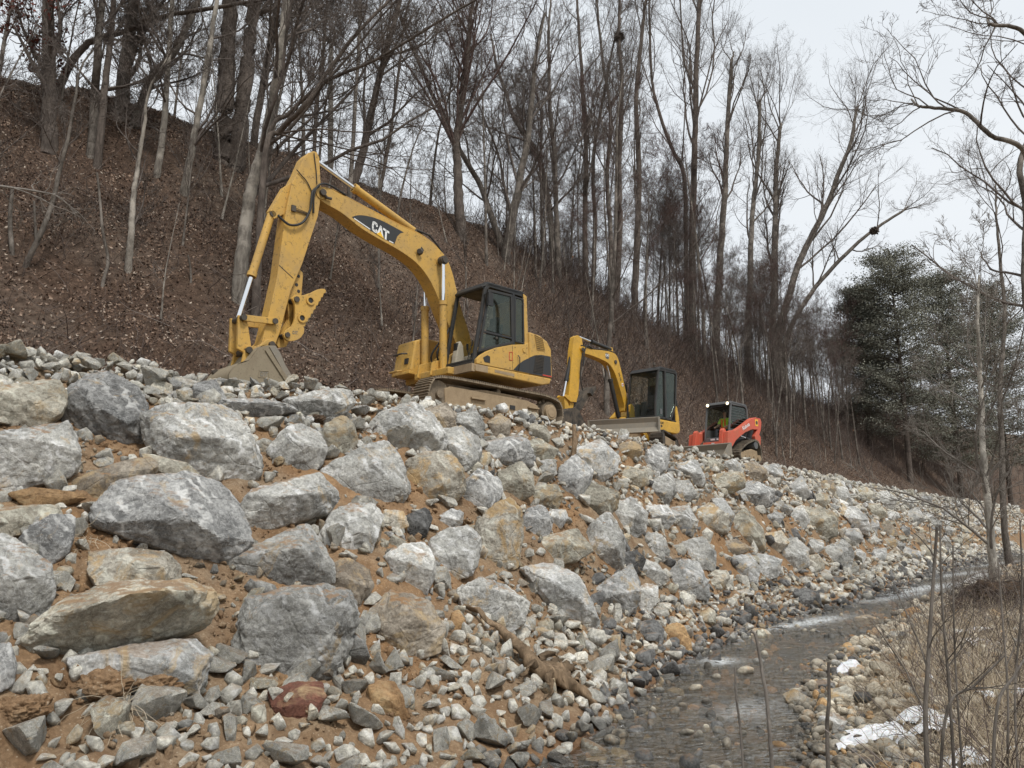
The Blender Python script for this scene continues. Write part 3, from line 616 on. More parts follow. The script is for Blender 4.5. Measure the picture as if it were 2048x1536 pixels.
B('white wedge boulder catching the sky right of the red machine', [(1562,992),(1600,958),(1620,990),(1602,1007),(1573,1005)], 'r_pale')
B('sharp cream stone standing on the crest right of the red machine', [(1522,933),(1555,930),(1567,955),(1545,963)], 'r_pale')
B('broad square boulder in the far middle of the wall', [(1602,1020),(1640,1018),(1670,1030),(1667,1072),(1640,1082),(1612,1060)], 'r_tan')
B('grey oval boulder left of the broad square one', [(1573,1030),(1600,1013),(1617,1040),(1602,1062),(1580,1052)], 'r_grey')
B('striped round boulder close to the water in the distance', [(1643,1102),(1680,1084),(1703,1110),(1697,1142),(1665,1142)], 'r_grey')
B('narrow pale upright slab right of the broad square boulder', [(1673,1020),(1710,1018),(1732,1055),(1737,1072),(1708,1062)], 'r_pale')
B('smooth whitish boulder below the narrow slab', [(1673,1062),(1715,1058),(1724,1080),(1700,1092),(1673,1080)], 'r_pale')
B('blocky grey boulder high in the far part of the wall', [(1737,990),(1770,983),(1792,1000),(1782,1022),(1750,1017)], 'r_grey')
B('tan grey boulder just below the high blocky one', [(1722,1012),(1755,1008),(1772,1030),(1745,1042),(1722,1032)], 'r_tan')
B('smooth egg shaped boulder in the far wall', [(1798,1030),(1830,1018),(1848,1040),(1825,1055),(1800,1047)], 'r_grey')
B('brick red stone on the toe under the massive blue grey boulder', [(541,1388),(590,1369),(640,1371),(647,1400),(625,1441),(590,1452),(550,1427)], 'r_red', group='odd coloured stones at the toe')
B('rounded orange yellow stone in the soil at the toe', [(738,1378),(760,1366),(786,1370),(806,1400),(816,1432),(790,1442),(750,1425)], 'r_orange', group='odd coloured stones at the toe')
B('small upright orange stone beside the tip of the driftwood', [(903,1228),(917,1222),(930,1240),(928,1262),(912,1268),(902,1250)], 'r_orange', group='odd coloured stones at the toe')
B('orange clay coloured block at the water edge right of the dark stones', [(1330,1262),(1352,1250),(1378,1285),(1382,1308),(1350,1306),(1330,1290)], 'r_orange', group='odd coloured stones at the toe')
B('large dark wet stone at the foot of the bank by the bend', [(1585,1190),(1608,1178),(1635,1185),(1640,1212),(1618,1225),(1592,1215)], 'r_dark', group='odd coloured stones at the toe')
B('yellow cream rock sitting in the water edge below the bend', [(1478,1268),(1500,1258),(1530,1260),(1545,1278),(1520,1284),(1485,1282)], 'r_gold', group='odd coloured stones at the toe')
B('small black rock at the toe above the orange clay block', [(1275,1250),(1305,1240),(1325,1258),(1322,1285),(1290,1290),(1272,1270)], 'r_dark', group='odd coloured stones at the toe')
# stones standing in the stream and along the far bank
CG = 'larger stones in and beside the stream'
for lab, poly, mt in [
 ('flat cream rock lying mid stream beyond the gravel bar', [(1712,1240),(1735,1233),(1760,1242),(1785,1258),(1755,1264),(1715,1255)], 'r_gold'),
 ('rusty cream cobble at the left end of the mid stream bar', [(1655,1252),(1672,1242),(1690,1250),(1688,1268),(1668,1276),(1655,1265)], 'cobble'),
 ('small cream cobble in the centre of the mid stream bar', [(1690,1262),(1712,1256),(1725,1270),(1712,1282),(1692,1278)], 'cobble'),
 ('long tan rock in the stream left of the small yellow one', [(1568,1388),(1590,1383),(1622,1400),(1625,1416),(1600,1422),(1572,1402)], 'r_gold'),
 ('small yellow rock standing in the stream edge', [(1632,1418),(1645,1410),(1656,1420),(1652,1434),(1636,1432)], 'cobble'),
 ('grey speckled rock by the water in front of the thin stalk', [(1640,1440),(1668,1428),(1692,1445),(1680,1470),(1650,1468),(1638,1455)], 'r_grey'),
 ('rounded tan rock at the bank edge, left of two leaning on it', [(1662,1382),(1690,1375),(1712,1388),(1705,1408),(1675,1408),(1662,1398)], 'r_gold'),
 ('cream slab leaning at the bank edge', [(1735,1372),(1752,1365),(1778,1392),(1772,1408),(1745,1398)], 'cobble'),
 ('greenish black stone at the waterline', [(1748,1330),(1765,1322),(1788,1332),(1792,1345),(1772,1352),(1750,1345)], 'r_dark'),
 ('wet blue slab barely above the water', [(1618,1372),(1640,1360),(1668,1368),(1668,1380),(1635,1385)], 'r_dark'),
 ('wide cream boulder on the far bank beside the pale tree', [(1930,1168),(1960,1152),(2005,1150),(2012,1172),(1985,1188),(1940,1186)], 'r_pale'),
 ('triangular tan stone standing in the shallows low in the frame', [(1582,1462),(1595,1452),(1610,1466),(1606,1478),(1588,1476)], 'cobble')]:
    B(lab, poly, mt, cat='rock', name='stream_rock', group=CG, thick=.8, off=.0)
# smaller wall boulders between the traced ones and along the far wall
_rg = np.random.default_rng(5); nfill = 0; _tries = 0
FILL = []
while nfill < 205 and _tries < 30000:
    _tries += 1
    s = 3+75*_rg.random()**1.5; F, Cr = float(FOOT(s)), float(CREST(s)); W = Cr-F; p = F+W*_rg.uniform(.30, .95)
    x, y = (s-p)/R2, (s+p)/R2; z = float(terr(x, y)); d = math.hypot(x, y)
    dep = y*math.cos(TH)+(z-2)*math.sin(TH); px = 1024+FPX*x/dep; py = 768-FPX*(-y*math.sin(TH)+(z-2)*math.cos(TH))/dep
    if px < -20 or px > 2100: continue
    r = _rg.uniform(.22, .48)*(1.42 if s > 12 else .95); rp = r/d*FPX
    if any(abs(px-a)/(e+rp*.45) < 1 and abs(py-b)/(g+rp*.4) < 1 for a, b, e, g in PXPOLY): continue
    m = int(_rg.integers(5, 8)); a0 = _rg.uniform(0, 6.28); asp = _rg.uniform(.6, .95); ra = _rg.normal()*.5
    poly = []
    for i in range(m):
        a = a0+6.283*i/m+_rg.normal()*.15; k = rp*_rg.uniform(.8, 1.15); X, Y = k*math.cos(a), k*asp*math.sin(a)
        poly.append((px+X*math.cos(ra)-Y*math.sin(ra), py+X*math.sin(ra)+Y*math.cos(ra)))
    mt = ['r_grey', 'r_grey', 'r_tan', 'r_blue', 'r_pale', 'r_dirty', 'r_gold'][int(_rg.integers(7))]
    FILL.append((px, py, rp, poly, mt, s)); nfill += 1
    PXPOLY.append((px, py, rp*.9, rp*asp*.85))
TONE = {'r_grey': 'mid grey', 'r_tan': 'tan', 'r_blue': 'blue grey', 'r_pale': 'whitish', 'r_dirty': 'soil stained', 'r_gold': 'rust streaked', 'rubble': 'pale', 'toe': 'grey', 'r_dark': 'dark wet', 'cobble': 'cream', 'r_orange': 'orange'}
def where(px):
    for lim, t in ((150, 'at the far left'), (330, 'left of the big bucket'), (520, 'left of the digging bucket'), (640, 'below the digging bucket'), (780, 'between the bucket and the tracks'), (900, 'below the front of the big tracks'), (1010, 'below the big yellow cab'), (1130, 'below the rear of the big tracks'), (1230, 'below the mini excavator bucket'), (1310, 'below the grey dozer blade'), (1390, 'below the mini excavator tracks'), (1530, 'below the red loader'), (1700, 'just right of the red loader'), (1860, 'well right of the red loader')):
        if px < lim: return t
    return 'at the far right end'
for px, py, rp, poly, mt, s in FILL:
    lvl = 'high' if py < 0.30*px+650 else 'low'
    PXPOLY_len = len(PXPOLY)
    asp = (max(q[1] for q in poly)-min(q[1] for q in poly))/max(1, max(q[0] for q in poly)-min(q[0] for q in poly))
    sh = 'squat' if asp < .72 else 'blocky' if asp < 1.0 else 'upright'
    B('%s %s smaller boulder %s %s' % (sh, TONE[mt], 'high' if lvl == 'high' else 'low', where(px)), poly, mt, thick=.7, group='smaller boulders filling the riprap wall')

# ------------------------------------------------------------------ rubble: crest band, toe apron, pockets between boulders
def landmark(x, y, z):
    dep = y*math.cos(TH)+(z-2)*math.sin(TH); return 1024+FPX*x/dep, 768-FPX*(-y*math.sin(TH)+(z-2)*math.cos(TH))/dep
_grid = {}
def free(x, y, r, f=.8):
    cx, cy = int(x/.4), int(y/.4)
    for i in (-1, 0, 1):
        for j in (-1, 0, 1):
            for (a, b, c) in _grid.get((cx+i, cy+j), ()):
                if (a-x)**2+(b-y)**2 < (f*(r+c))**2: return False
    _grid.setdefault((cx, cy), []).append((x, y, r)); return True
crest_items = []
rg = np.random.default_rng(21)
for k in range(60000):
    s = -2+100*rg.random()**1.55; Cr = float(CREST(s))
    dp = rg.normal()*.5+.05 if rg.random() < .75 else rg.uniform(-1.35, 2.3)
    if dp < -1.4 or dp > (2.4 if s < 4.5 or s > 32 else 1.1 if s < 8 else .42 if s < 17 else .05): continue
    r = float(np.clip(rg.lognormal(-2.12, .42), .05, .28))*(1.0 if s < 30 else 1.2)
    if s < 7 : r *= 1.15
    p = Cr+dp; x, y = (s-p)/R2, (s+p)/R2
    if not free(x, y, r, .60): continue
    heap = (.24 if s < 4.5 else .11 if s < 8 else .07)*math.exp(-(dp-.15)**2/.35); r *= 1 if s < 8 or s > 32 else .85
    crest_items.append((x, y, r*.38+heap*rg.uniform(.3, 1), r, 0 if rg.random() < .7 else int(rg.integers(1, 4)), .35))
def ground_all(items):
    A = np.array(items); A[:, 2] += terr_n(A[:, 0], A[:, 1]); return A
crest_items = ground_all(crest_items); print('crest', len(crest_items))
def crest_label(x, y, z, sz, k, mt):
    px, py = landmark(x, y, z); s = 'fist sized' if sz < .09 else 'hand wide' if sz < .13 else 'head sized' if sz < .18 else 'large'
    sh = ['angular', 'flat', 'wedge shaped', 'blocky', 'slabby', 'pointed'][k % 6]
    return '%s %s %s stone on the crest %s' % (s, sh, TONE[mt], where(px))
scatter(crest_items, PROTO, PROTO_LO, ['rubble', 'r_tan', 'r_grey', 'r_pale'], 'rubble_stone', 'stone', 'broken rubble stones along the crest', 170, crest_label, 'crest_rubble', 'band of small broken pale stone along the crest of the wall', 3)
_grid.clear()
toe_items = []
for k in range(50000):
    s = 1.5+80*rg.random()**1.6; F = float(FOOT(s)); W = float(CREST(s))-F; ap = min(1.5, W*.28)
    dp = rg.uniform(-.45, ap*1.15) if rg.random() < .9 else rg.uniform(0, W)
    if s < 7.5 and dp > 0: dp *= 1.15
    r = float(np.clip(rg.lognormal(-2.28, .42), .04, .2))*(1.0 if s < 20 else 1.3)
    p = F+dp; x, y = (s-p)/R2, (s+p)/R2
    if dp > .5 and rg.random() < .45*(math.sin(x*1.9+1.3*math.sin(y*1.1)) > .2): continue
    if not free(x, y, r, .66): continue
    dark = (dp < .3 and s > 7 and rg.random() < .6) or (s > 9 and rg.random() < .22)
    toe_items.append((x, y, r*.35, r, 1 if dark else (0 if rg.random() < .75 else int(rg.integers(2, 4))), .4))
toe_items = ground_all(toe_items); print('toe', len(toe_items))
def toe_label(x, y, z, sz, k, mt):
    px, py = landmark(x, y, z); s = 'fist sized' if sz < .07 else 'hand wide' if sz < .10 else 'head sized' if sz < .14 else 'large'
    sh = ['angular', 'flat', 'wedge shaped', 'blocky', 'slabby', 'pointed'][k % 6]
    w = 'at the bottom left corner' if px < 250 else 'near the pale dry roots' if px < 470 else 'near the brick red stone' if px < 680 else 'near the orange yellow stone' if px < 850 else 'left of the driftwood log' if px < 1050 else 'around the driftwood root end' if px < 1200 else 'beside the water right of the driftwood' if px < 1350 else 'beside the water below the whitish boulder' if px < 1500 else 'beside the water at the far bend'
    return '%s %s %s stone on the toe %s' % (s, sh, TONE[mt], w)
scatter(toe_items, PROTO, PROTO_LO, ['toe', 'r_dark', 'r_tan', 'rubble'], 'toe_stone', 'stone', 'loose stones along the toe of the wall', 130, toe_label, 'toe_rubble', 'loose small stone apron between the boulder wall and the water', 4)
_grid.clear()
pocket = []
for k in range(40000):
    s = 1+60*rg.random()**1.5; F, Cr = float(FOOT(s)), float(CREST(s)); p = F+(Cr-F)*rg.uniform(.15, .98); x, y = (s-p)/R2, (s+p)/R2
    if math.sin(x*2.3+1.7*math.sin(y*1.7))+math.sin(y*2.9+x) < .35: continue
    r = float(np.clip(rg.lognormal(-2.75, .6), .025, .19))
    if not free(x, y, r, .9): continue
    pocket.append((x, y, r*.4, r, int(rg.integers(0, 4)), .5))
pocket = ground_all(pocket)
scatter(pocket, PROTO, PROTO_LO, ['rubble', 'r_tan', 'r_grey', 'r_dirty'], 'chip', 'stone', '', 0, None, 'pocket_rubble', 'small stone chips caught in the soil between the boulders', 6)
# clods and crumbs of soil
VV, FF = [], []; off = 0; n = 26000
s = 40*rg.random(n)**1.7; p = FOOT(s)+(CREST(s)-FOOT(s))*rg.uniform(.1, 1.05, n); x = (s-p)/R2; y = (s+p)/R2; k = vnoise(np.stack([x*1.4, y*1.4, 0*x+9], 1), 52) > -.05; x = x[k]; y = y[k]; z = terr_n(x, y)
for k in range(len(x)):
    r = float(np.clip(rg.lognormal(-3.9, .5), .008, .07)); P, Fc = PROTO_LO[k % 26]; VV.append(P*r@RM[k % 64].T+np.array([x[k], y[k], z[k]+r*.3])); FF.append(Fc+off); off += len(P)
me = mesh_np('soil_clods', np.concatenate(VV), Ft=np.concatenate(FF), mats=[M['soil']]); link('soil_clods', me, label='crumbled orange brown clods of soil on the wall face', cat='soil', kind='stuff')
# cobbles of the far bank
_grid.clear(); cob = []
for k in range(50000):
    s = 4+62*rg.random()**1.7; RB = float(RBANK(s)); d = rg.exponential(.6)-.35 if rg.random() < .75 else rg.uniform(-.3, 4.0)
    if d > (1.25 if s < 8 else 2.4 if s < 14 else 4): continue
    p = RB-d; x, y = (s-p)/R2, (s+p)/R2; r = float(np.clip(rg.lognormal(-2.95, .5), .02, .16))*(1 if s < 15 else 1.4)
    if not free(x, y, r, .8): continue
    cob.append((x, y, r*.3, r, 0 if rg.random() < .72 else int(rg.integers(1, 4)), .25))
# gravel bars and stones in the stream
for px, py, n, sp in ((1680, 1262, 60, .35), (1600, 1262, 14, .3), (1560, 1480, 60, .35), (1640, 1350, 20, .3), (1250, 1440, 60, .35), (1450, 1350, 24, .6), (1760, 1230, 20, .5), (1380, 1500, 50, .5)):
    d = pray(px, py); c = EYE+d*(-EYE.z/d.z)
    for _ in range(n):
        a, b = rg.normal()*sp*2.0, rg.normal()*sp; x = c.x+(a-b)/R2; y = c.y+(a+b)/R2; r = float(np.clip(rg.lognormal(-2.9, .4), .025, .13))
        if free(x, y, r, .85): cob.append((x, y, r*.4, r, int(rg.choice([0, 0, 1, 2])), .26))
for _ in range(3000):       # stones on the bed seen through the water
    s = 4+26*rg.random()**1.5; q = rg.uniform(0, 1); p = float(RBANK(s))*(1-q)+float(FOOT(s))*q; x, y = (s-p)/R2, (s+p)/R2; r = float(np.clip(rg.lognormal(-2.6, .65), .025, .22)); z = float(terr(x, y))
    if z+r*.75 < -.015 and free(x, y, r, .8): cob.append((x, y, r*.15, r, int(rg.choice([0, 1, 2, 3])), .25))
cob = ground_all(cob); _b = np.isclose(cob[:, 5], .26); cob[_b, 2] = np.maximum(cob[_b, 2], -.035+.35*cob[_b, 3]); print('cob', len(cob))
def cob_label(x, y, z, sz, k, mt):
    px, py = landmark(x, y, z); s = 'egg sized' if sz < .06 else 'fist sized' if sz < .085 else 'hand wide' if sz < .12 else 'head sized'
    sh = ['rounded', 'flat', 'oval', 'lumpy'][k % 4]
    w = 'in the shallow near the driftwood' if px < 1400 else 'at the near water edge' if px < 1640 and py > 1400 else 'in the stream' if px < 1640 else 'under the nearest snow' if py > 1440 else 'by the chunk of ice' if px < 1760 and py > 1310 else 'on the mid stream bar' if px < 1760 else 'behind the tall twin stalks' if py > 1250 else 'on the bank below the pale tree'
    return '%s %s %s river cobble %s' % (s, sh, TONE[mt], w)
scatter(cob, RPROTO, RPROTO_LO, ['cobble', 'toe', 'r_dark', 'r_orange'], 'river_cobble', 'cobble', 'river cobbles on the near bank', 130, cob_label, 'bank_cobbles', 'small cream and grey cobbles along the near bank and stream bed', 8)
# ------------------------------------------------------------------ machine building kit (local axes: x forward, y left, z up)
class MB:
    def __init__(s): s.v = []; s.f = []
    def add(s, V, F):
        o = len(s.v); s.v += [tuple(q) for q in V]; s.f += [tuple(i+o for i in f) for f in F]; return s
    def prism(s, poly, y0, y1, inset=0):
        """polygon in x,z extruded along y"""
        n = len(poly); V = [(x, y0, z) for x, z in poly]+[(x, y1, z) for x, z in poly]
        F = [tuple(range(n)), tuple(range(2*n-1, n-1, -1))]+[(i, i+n, (i+1) % n+n, (i+1) % n) for i in range(n)]
        return s.add(V, F)
    def box(s, x0, x1, y0, y1, z0, z1): return s.prism([(x0, z0), (x1, z0), (x1, z1), (x0, z1)], y0, y1)
    def obox(s, c, half, M3):
        V = [Vector(c)+M3@Vector((a*half[0], b*half[1], d*half[2])) for a in (-1, 1) for b in (-1, 1) for d in (-1, 1)]
        return s.add(V, [(0, 1, 3, 2), (4, 6, 7, 5), (0, 4, 5, 1), (2, 3, 7, 6), (0, 2, 6, 4), (1, 5, 7, 3)])
    def cyl(s, a, b, r0, r1=None, n=20, cap=True):
        r1 = r0 if r1 is None else r1; a, b = Vector(a), Vector(b); t = (b-a).normalized(); u = t.orthogonal().normalized(); w = t.cross(u)
        V = [p+r*(math.cos(6.28318*i/n)*u+math.sin(6.28318*i/n)*w) for p, r in ((a, r0), (b, r1)) for i in range(n)]
        F = [(i, (i+1) % n, (i+1) % n+n, i+n) for i in range(n)]
        if cap: F += [tuple(range(n-1, -1, -1)), tuple(range(n, 2*n))]
        return s.add(V, F)
    def ring(s, c, ax, ro, ri, h, n=28):
        a = Vector(c)-Vector(ax).normalized()*h/2; b = Vector(c)+Vector(ax).normalized()*h/2; t = (b-a).normalized(); u = t.orthogonal().normalized(); w = t.cross(u); V = []
        for p, r in ((a, ro), (b, ro), (b, ri), (a, ri)): V += [p+r*(math.cos(6.28318*i/n)*u+math.sin(6.28318*i/n)*w) for i in range(n)]
        return s.add(V, [(k*n+i, k*n+(i+1) % n, ((k+1) % 4)*n+(i+1) % n, ((k+1) % 4)*n+i) for k in range(4) for i in range(n)])
    def tube(s, pts, r, n=8):
        P = [Vector(p) for p in pts]; V = []; u = None
        for i, p in enumerate(P):
            t = (P[min(i+1, len(P)-1)]-P[max(i-1, 0)]).normalized()
            u = t.orthogonal().normalized() if u is None else (u-t*u.dot(t)).normalized()
            w = t.cross(u); rr = r[i] if isinstance(r, (list, tuple)) else r
            V += [p+rr*(math.cos(6.28318*k/n)*u+math.sin(6.28318*k/n)*w) for k in range(n)]
        F = [(i*n+k, i*n+(k+1) % n, (i+1)*n+(k+1) % n, (i+1)*n+k) for i in range(len(P)-1) for k in range(n)]
        F += [tuple(range(n-1, -1, -1)), tuple(range((len(P)-1)*n, len(P)*n))]
        return s.add(V, F)
    def build(s, name, mat, parent=None, bevel=0.0, seg=2, smooth=False, **k):
        me = bpy.data.meshes.new(name); bm = bmesh.new(); vs = [bm.verts.new(q) for q in s.v]
        for f in s.f:
            try: bm.faces.new([vs[i] for i in f])
            except ValueError: pass
        bmesh.ops.recalc_face_normals(bm, faces=bm.faces[:])
        if bevel:
            es = [e for e in bm.edges if len(e.link_faces) == 2 and e.calc_face_angle(0) > .5]
            bmesh.ops.bevel(bm, geom=es, offset=bevel, segments=seg, affect='EDGES', clamp_overlap=True, profile=.6)
        bmesh.ops.triangulate(bm, faces=[f for f in bm.faces if len(f.verts) > 4])
        for f in bm.faces: f.smooth = False
        bm.to_mesh(me); bm.free(); me.materials.append(M[mat] if isinstance(mat, str) else mat)
        if smooth:
            me.polygons.foreach_set('use_smooth', np.ones(len(me.polygons), bool))
            try: me.set_sharp_from_angle(angle=math.radians(35))
            except Exception: pass
        me.update(); o = bpy.data.objects.new(name, me); COL.objects.link(o)
        if parent: o.parent = parent
        return tag(o, **k)
def spline(pts, n=8):
    P = [np.array(p, float) for p in pts]; P = [2*P[0]-P[1]]+P+[2*P[-1]-P[-2]]; out = []
    for i in range(1, len(P)-2):
        for k in range(n):
            t = k/n; out.append(.5*((2*P[i])+(-P[i-1]+P[i+1])*t+(2*P[i-1]-5*P[i]+4*P[i+1]-P[i+2])*t*t+(-P[i-1]+3*P[i]-3*P[i+1]+P[i+2])*t**3))
    out.append(P[-2]); return [tuple(q) for q in out]
def loop_pts(poly, r, n=6):
    """closed x,z outline with its corners rounded"""
    out = []; m = len(poly)
    for i in range(m):
        a, b, c = (np.array(poly[(i+d) % m], float) for d in (-1, 0, 1)); u = (a-b)/np.linalg.norm(a-b); w = (c-b)/np.linalg.norm(c-b)
        rr = r[i] if isinstance(r, (list, tuple)) else r
        for k in range(n+1):
            t = k/n; p = b+u*rr*(1-t); q = b+w*rr*t; out.append(tuple(p*(1-t)+q*t))
    return out
def track(root, loop, y0, y1, pitch, mat, grouser=.03, th=.03, name='track_belt', rubber=False):
    L = [np.array(q) for q in loop]; L.append(L[0]); seg = [np.linalg.norm(L[i+1]-L[i]) for i in range(len(L)-1)]; tot = sum(seg); n = int(round(tot/pitch)); m = MB()
    cen = np.mean(L[:-1], 0)
    def at(d):
        d %= tot; i = 0
        while d > seg[i]: d -= seg[i]; i += 1
        return L[i]+(L[i+1]-L[i])*d/seg[i]
    for k in range(n):
        a, b = at(k*tot/n), at((k+.93)*tot/n); c = (a+b)/2; t = (b-a)/np.linalg.norm(b-a); nr = np.array([-t[1], t[0]])
        if np.dot(nr, c-cen) < 0: nr = -nr
        hl = np.linalg.norm(b-a)/2
        M3 = Matrix(((t[0], 0, nr[0]), (0, 1, 0), (t[1], 0, nr[1])))
        m.obox((c[0], (y0+y1)/2, c[1]), (hl, (y1-y0)/2, th/2), M3)
        for q in ((-.75, 0, .7) if not rubber else (0,)):
            g = c+t*hl*q+nr*(th/2+grouser/2); m.obox((g[0], (y0+y1)/2, g[1]), (hl*(.1 if not rubber else .38), (y1-y0)/2*(.99 if not rubber else .94), grouser/2), M3)
    if rubber:
        o = [tuple(q) for q in L[:-1]]; V = []
        for (x, z) in o:
            d = (np.array((x, z))-cen); d /= np.linalg.norm(d)
            for e in (0, -.045): V += [(x+d[0]*e, y0, z+d[1]*e), (x+d[0]*e, y1, z+d[1]*e)]
        k = len(o); F = []
        for i in range(k):
            a, b = i*4, ((i+1) % k)*4
            F += [(a, a+1, b+1, b), (a+2, b+2, b+3, a+3), (a, b, b+2, a+2), (a+1, a+3, b+3, b+1)]
        m.add(V, F)
    return m.build(name, mat, root)
def text_mesh(txt, size, origin, right, up, mat, name, parent, thick=.004, bold=0.0, wx=1.0, **k):
    """flat letters standing a few mm proud of a surface"""
    cu = bpy.data.curves.new('t', 'FONT'); cu.body = txt; cu.size = size; cu.extrude = thick/2; cu.offset = bold*size; cu.resolution_u = 3; cu.align_x = 'CENTER'; cu.align_y = 'CENTER'
    to = bpy.data.objects.new('t', cu); COL.objects.link(to); dg = bpy.context.evaluated_depsgraph_get(); me = bpy.data.meshes.new_from_object(to.evaluated_get(dg)); bpy.data.objects.remove(to)
    r, u = Vector(right).normalized(), Vector(up).normalized(); nn = r.cross(u)
    for v in me.vertices: v.co = Vector(origin)+r*v.co.x*wx+u*v.co.y+nn*v.co.z
    me.materials.clear(); me.materials.append(M[mat]); me.name = name; return link(name, me, parent, **k)
def frame_poly(m, poly, y0, y1, w):
    """frame of bars along a closed x,z polygon"""
    n = len(poly); c = np.mean(poly, 0); inn = []
    for i in range(n):
        a, b, d = (np.array(poly[(i+e) % n], float) for e in (-1, 0, 1)); n1 = np.array([-(b-a)[1], (b-a)[0]]); n1 /= np.linalg.norm(n1); n2 = np.array([-(d-b)[1], (d-b)[0]]); n2 /= np.linalg.norm(n2)
        if np.dot(n1, c-b) < 0: n1 = -n1
        if np.dot(n2, c-b) < 0: n2 = -n2
        bis = n1+n2; bis /= np.dot(bis, n1); inn.append(tuple(b+bis*w))
    V = [(x, y, z) for y in (y0, y1) for x, z in list(poly)+inn]; F = []
    for i in range(n):
        j = (i+1) % n
        F += [(i, j, n+j, n+i), (2*n+i, 3*n+i, 3*n+j, 2*n+j), (i, 2*n+i, 2*n+j, j), (n+i, n+j, 3*n+j, 3*n+i)]
    m.add(V, F); return inn
def cyl_assembly(root, base, tip, rb, rr, split, barrel_mat, name='hydraulic_cylinder'):
    """barrel with collar and chromed rod"""
    base, tip = Vector(base), Vector(tip); mid = base+(tip-base)*split; t = (tip-base).normalized(); m = MB(); m.cyl(base, mid, rb, n=18); m.cyl(mid-t*.09, mid, rb*1.18, n=18); m.cyl(base-t*.02, base+t*.12, rb*.8, n=14)
    o = m.build(name, barrel_mat, root, smooth=True); r = MB(); r.cyl(mid, tip, rr, n=14); r.build('piston_rod', 'chrome', o, smooth=True); return o
# ------------------------------------------------------------------ the large excavator
HD = math.radians(225)
X = empty('excavator', (-1.15, 17.15, 4.4), HD, label='large faded yellow excavator, its arched boom carrying a dirty bucket and thumb', cat='excavator')
zb, zt = -.12, .62
lp = loop_pts([(1.88, zb), (1.95, .18), (1.82, .58), (1.3, zt), (-1.55, zt-.02), (-2.02, .5), (-2.06, .1), (-1.82, zb)], [.16, .14, .16, .2, .25, .16, .14, .16], 4)
for sy, nm in ((1, 'near'), (-1, 'far')):
    y0, y1 = (.76, 1.25) if sy > 0 else (-1.25, -.76)
    track(X, lp, y0, y1, .17, 'steel_mud', .028, .03)
    fr = MB(); a, b = (.86, 1.16) if sy > 0 else (-1.16, -.86)
    fr.prism([(1.42, .02), (1.46, .40), (1.30, .47), (-.95, .44), (-1.3, .36), (-1.34, .04)], a, b); fr.prism([(.9, .44), (.3, .52), (-.5, .51), (-.9, .44)], a+.03, b-.03)
    f = fr.build('track_frame', 'mud', X, bevel=.03)
    g = MB(); yo = 1.165*sy; g.box(-.55, -.40, min(yo, yo+.012*sy), max(yo, yo+.012*sy), .18, .27); g.build('frame_slot', 'black', f)
    st = MB(); st.box(-.95, -1.28+0, min(yo, yo+.06*sy), max(yo, yo+.06*sy), .26, .30); st.build('track_guard', 'mud', f, bevel=.008); st = MB(); st.box(.35, .75, min(yo, yo+.05*sy), max(yo, yo+.05*sy), .27, .31); st.build('track_guard', 'mud', f, bevel=.008)
    m = MB(); m.cyl((1.6, a+.02, .26), (1.6, b-.02, .26), .29, n=26); m.cyl((1.6, a-.05, .26), (1.6, b+.05, .26), .08, n=12); m.build('idler', 'steel_mud', X, smooth=True)
    m = MB(); m.cyl((-1.68, a, .24), (-1.68, b, .24), .25, n=26)
    for k in range(14):
        an = k*6.28318/14; m.obox((-1.68+.27*math.cos(an), (a+b)/2, .24+.27*math.sin(an)), (.045, .03, .04), Matrix.Rotation(-an, 3, 'Y'))
    m.build('sprocket', 'steel_mud', X, smooth=True)
    m = MB(); m.cyl((-1.66, 1.0*sy, .24), (-1.66, 1.24*sy, .24), .19, .175, n=24); m.cyl((-1.66, 1.24*sy, .24), (-1.66, 1.255*sy, .24), .14, .12, n=20); m.build('final_drive', 'mud', X, bevel=.01)
    for k in range(6):
        m = MB(); m.cyl((1.1-k*.46, a, .02), (1.1-k*.46, b, .02), .09, n=14); m.build('track_roller', 'steel_mud', X, smooth=True)
    m = MB(); m.cyl((-.1, a+.04, .53), (-.1, b-.04, .53), .06, n=12); m.build('carrier_roller', 'steel_mud', X, smooth=True)
m = MB(); m.prism([(1.0, .25), (1.0, .55), (-1.0, .55), (-1.0, .25)], -.8, .8); m.build('car_body', 'mud', X, bevel=.03)
m = MB(); m.cyl((0, 0, .55), (0, 0, .84), .62, n=36); m.build('slew_ring', 'steel_mud', X, smooth=True)
# revolving platform
m = MB(); m.prism([(.66, 1.03), (.66, .87), (-1.40, .84), (-1.66, .90), (-1.72, 1.03)], .62, 1.2); m.prism([(.66, 1.03), (.66, .87), (-1.40, .84), (-1.66, .90), (-1.72, 1.03)], -1.2, -.56); m.prism([(.9, 1.02), (.9, .86), (-1.4, .845), (-1.60, .91), (-1.66, 1.02)], -.56, .62)
m.build('platform_skirt', 'yellow', X, bevel=.035, seg=3)
m = MB(); m.box(.665, .75, .14, 1.19, .86, 1.03); m.box(.3, .66, 1.2, 1.206, .875, 1.02); m.build('cab_sill', 'mud', X, bevel=.01)
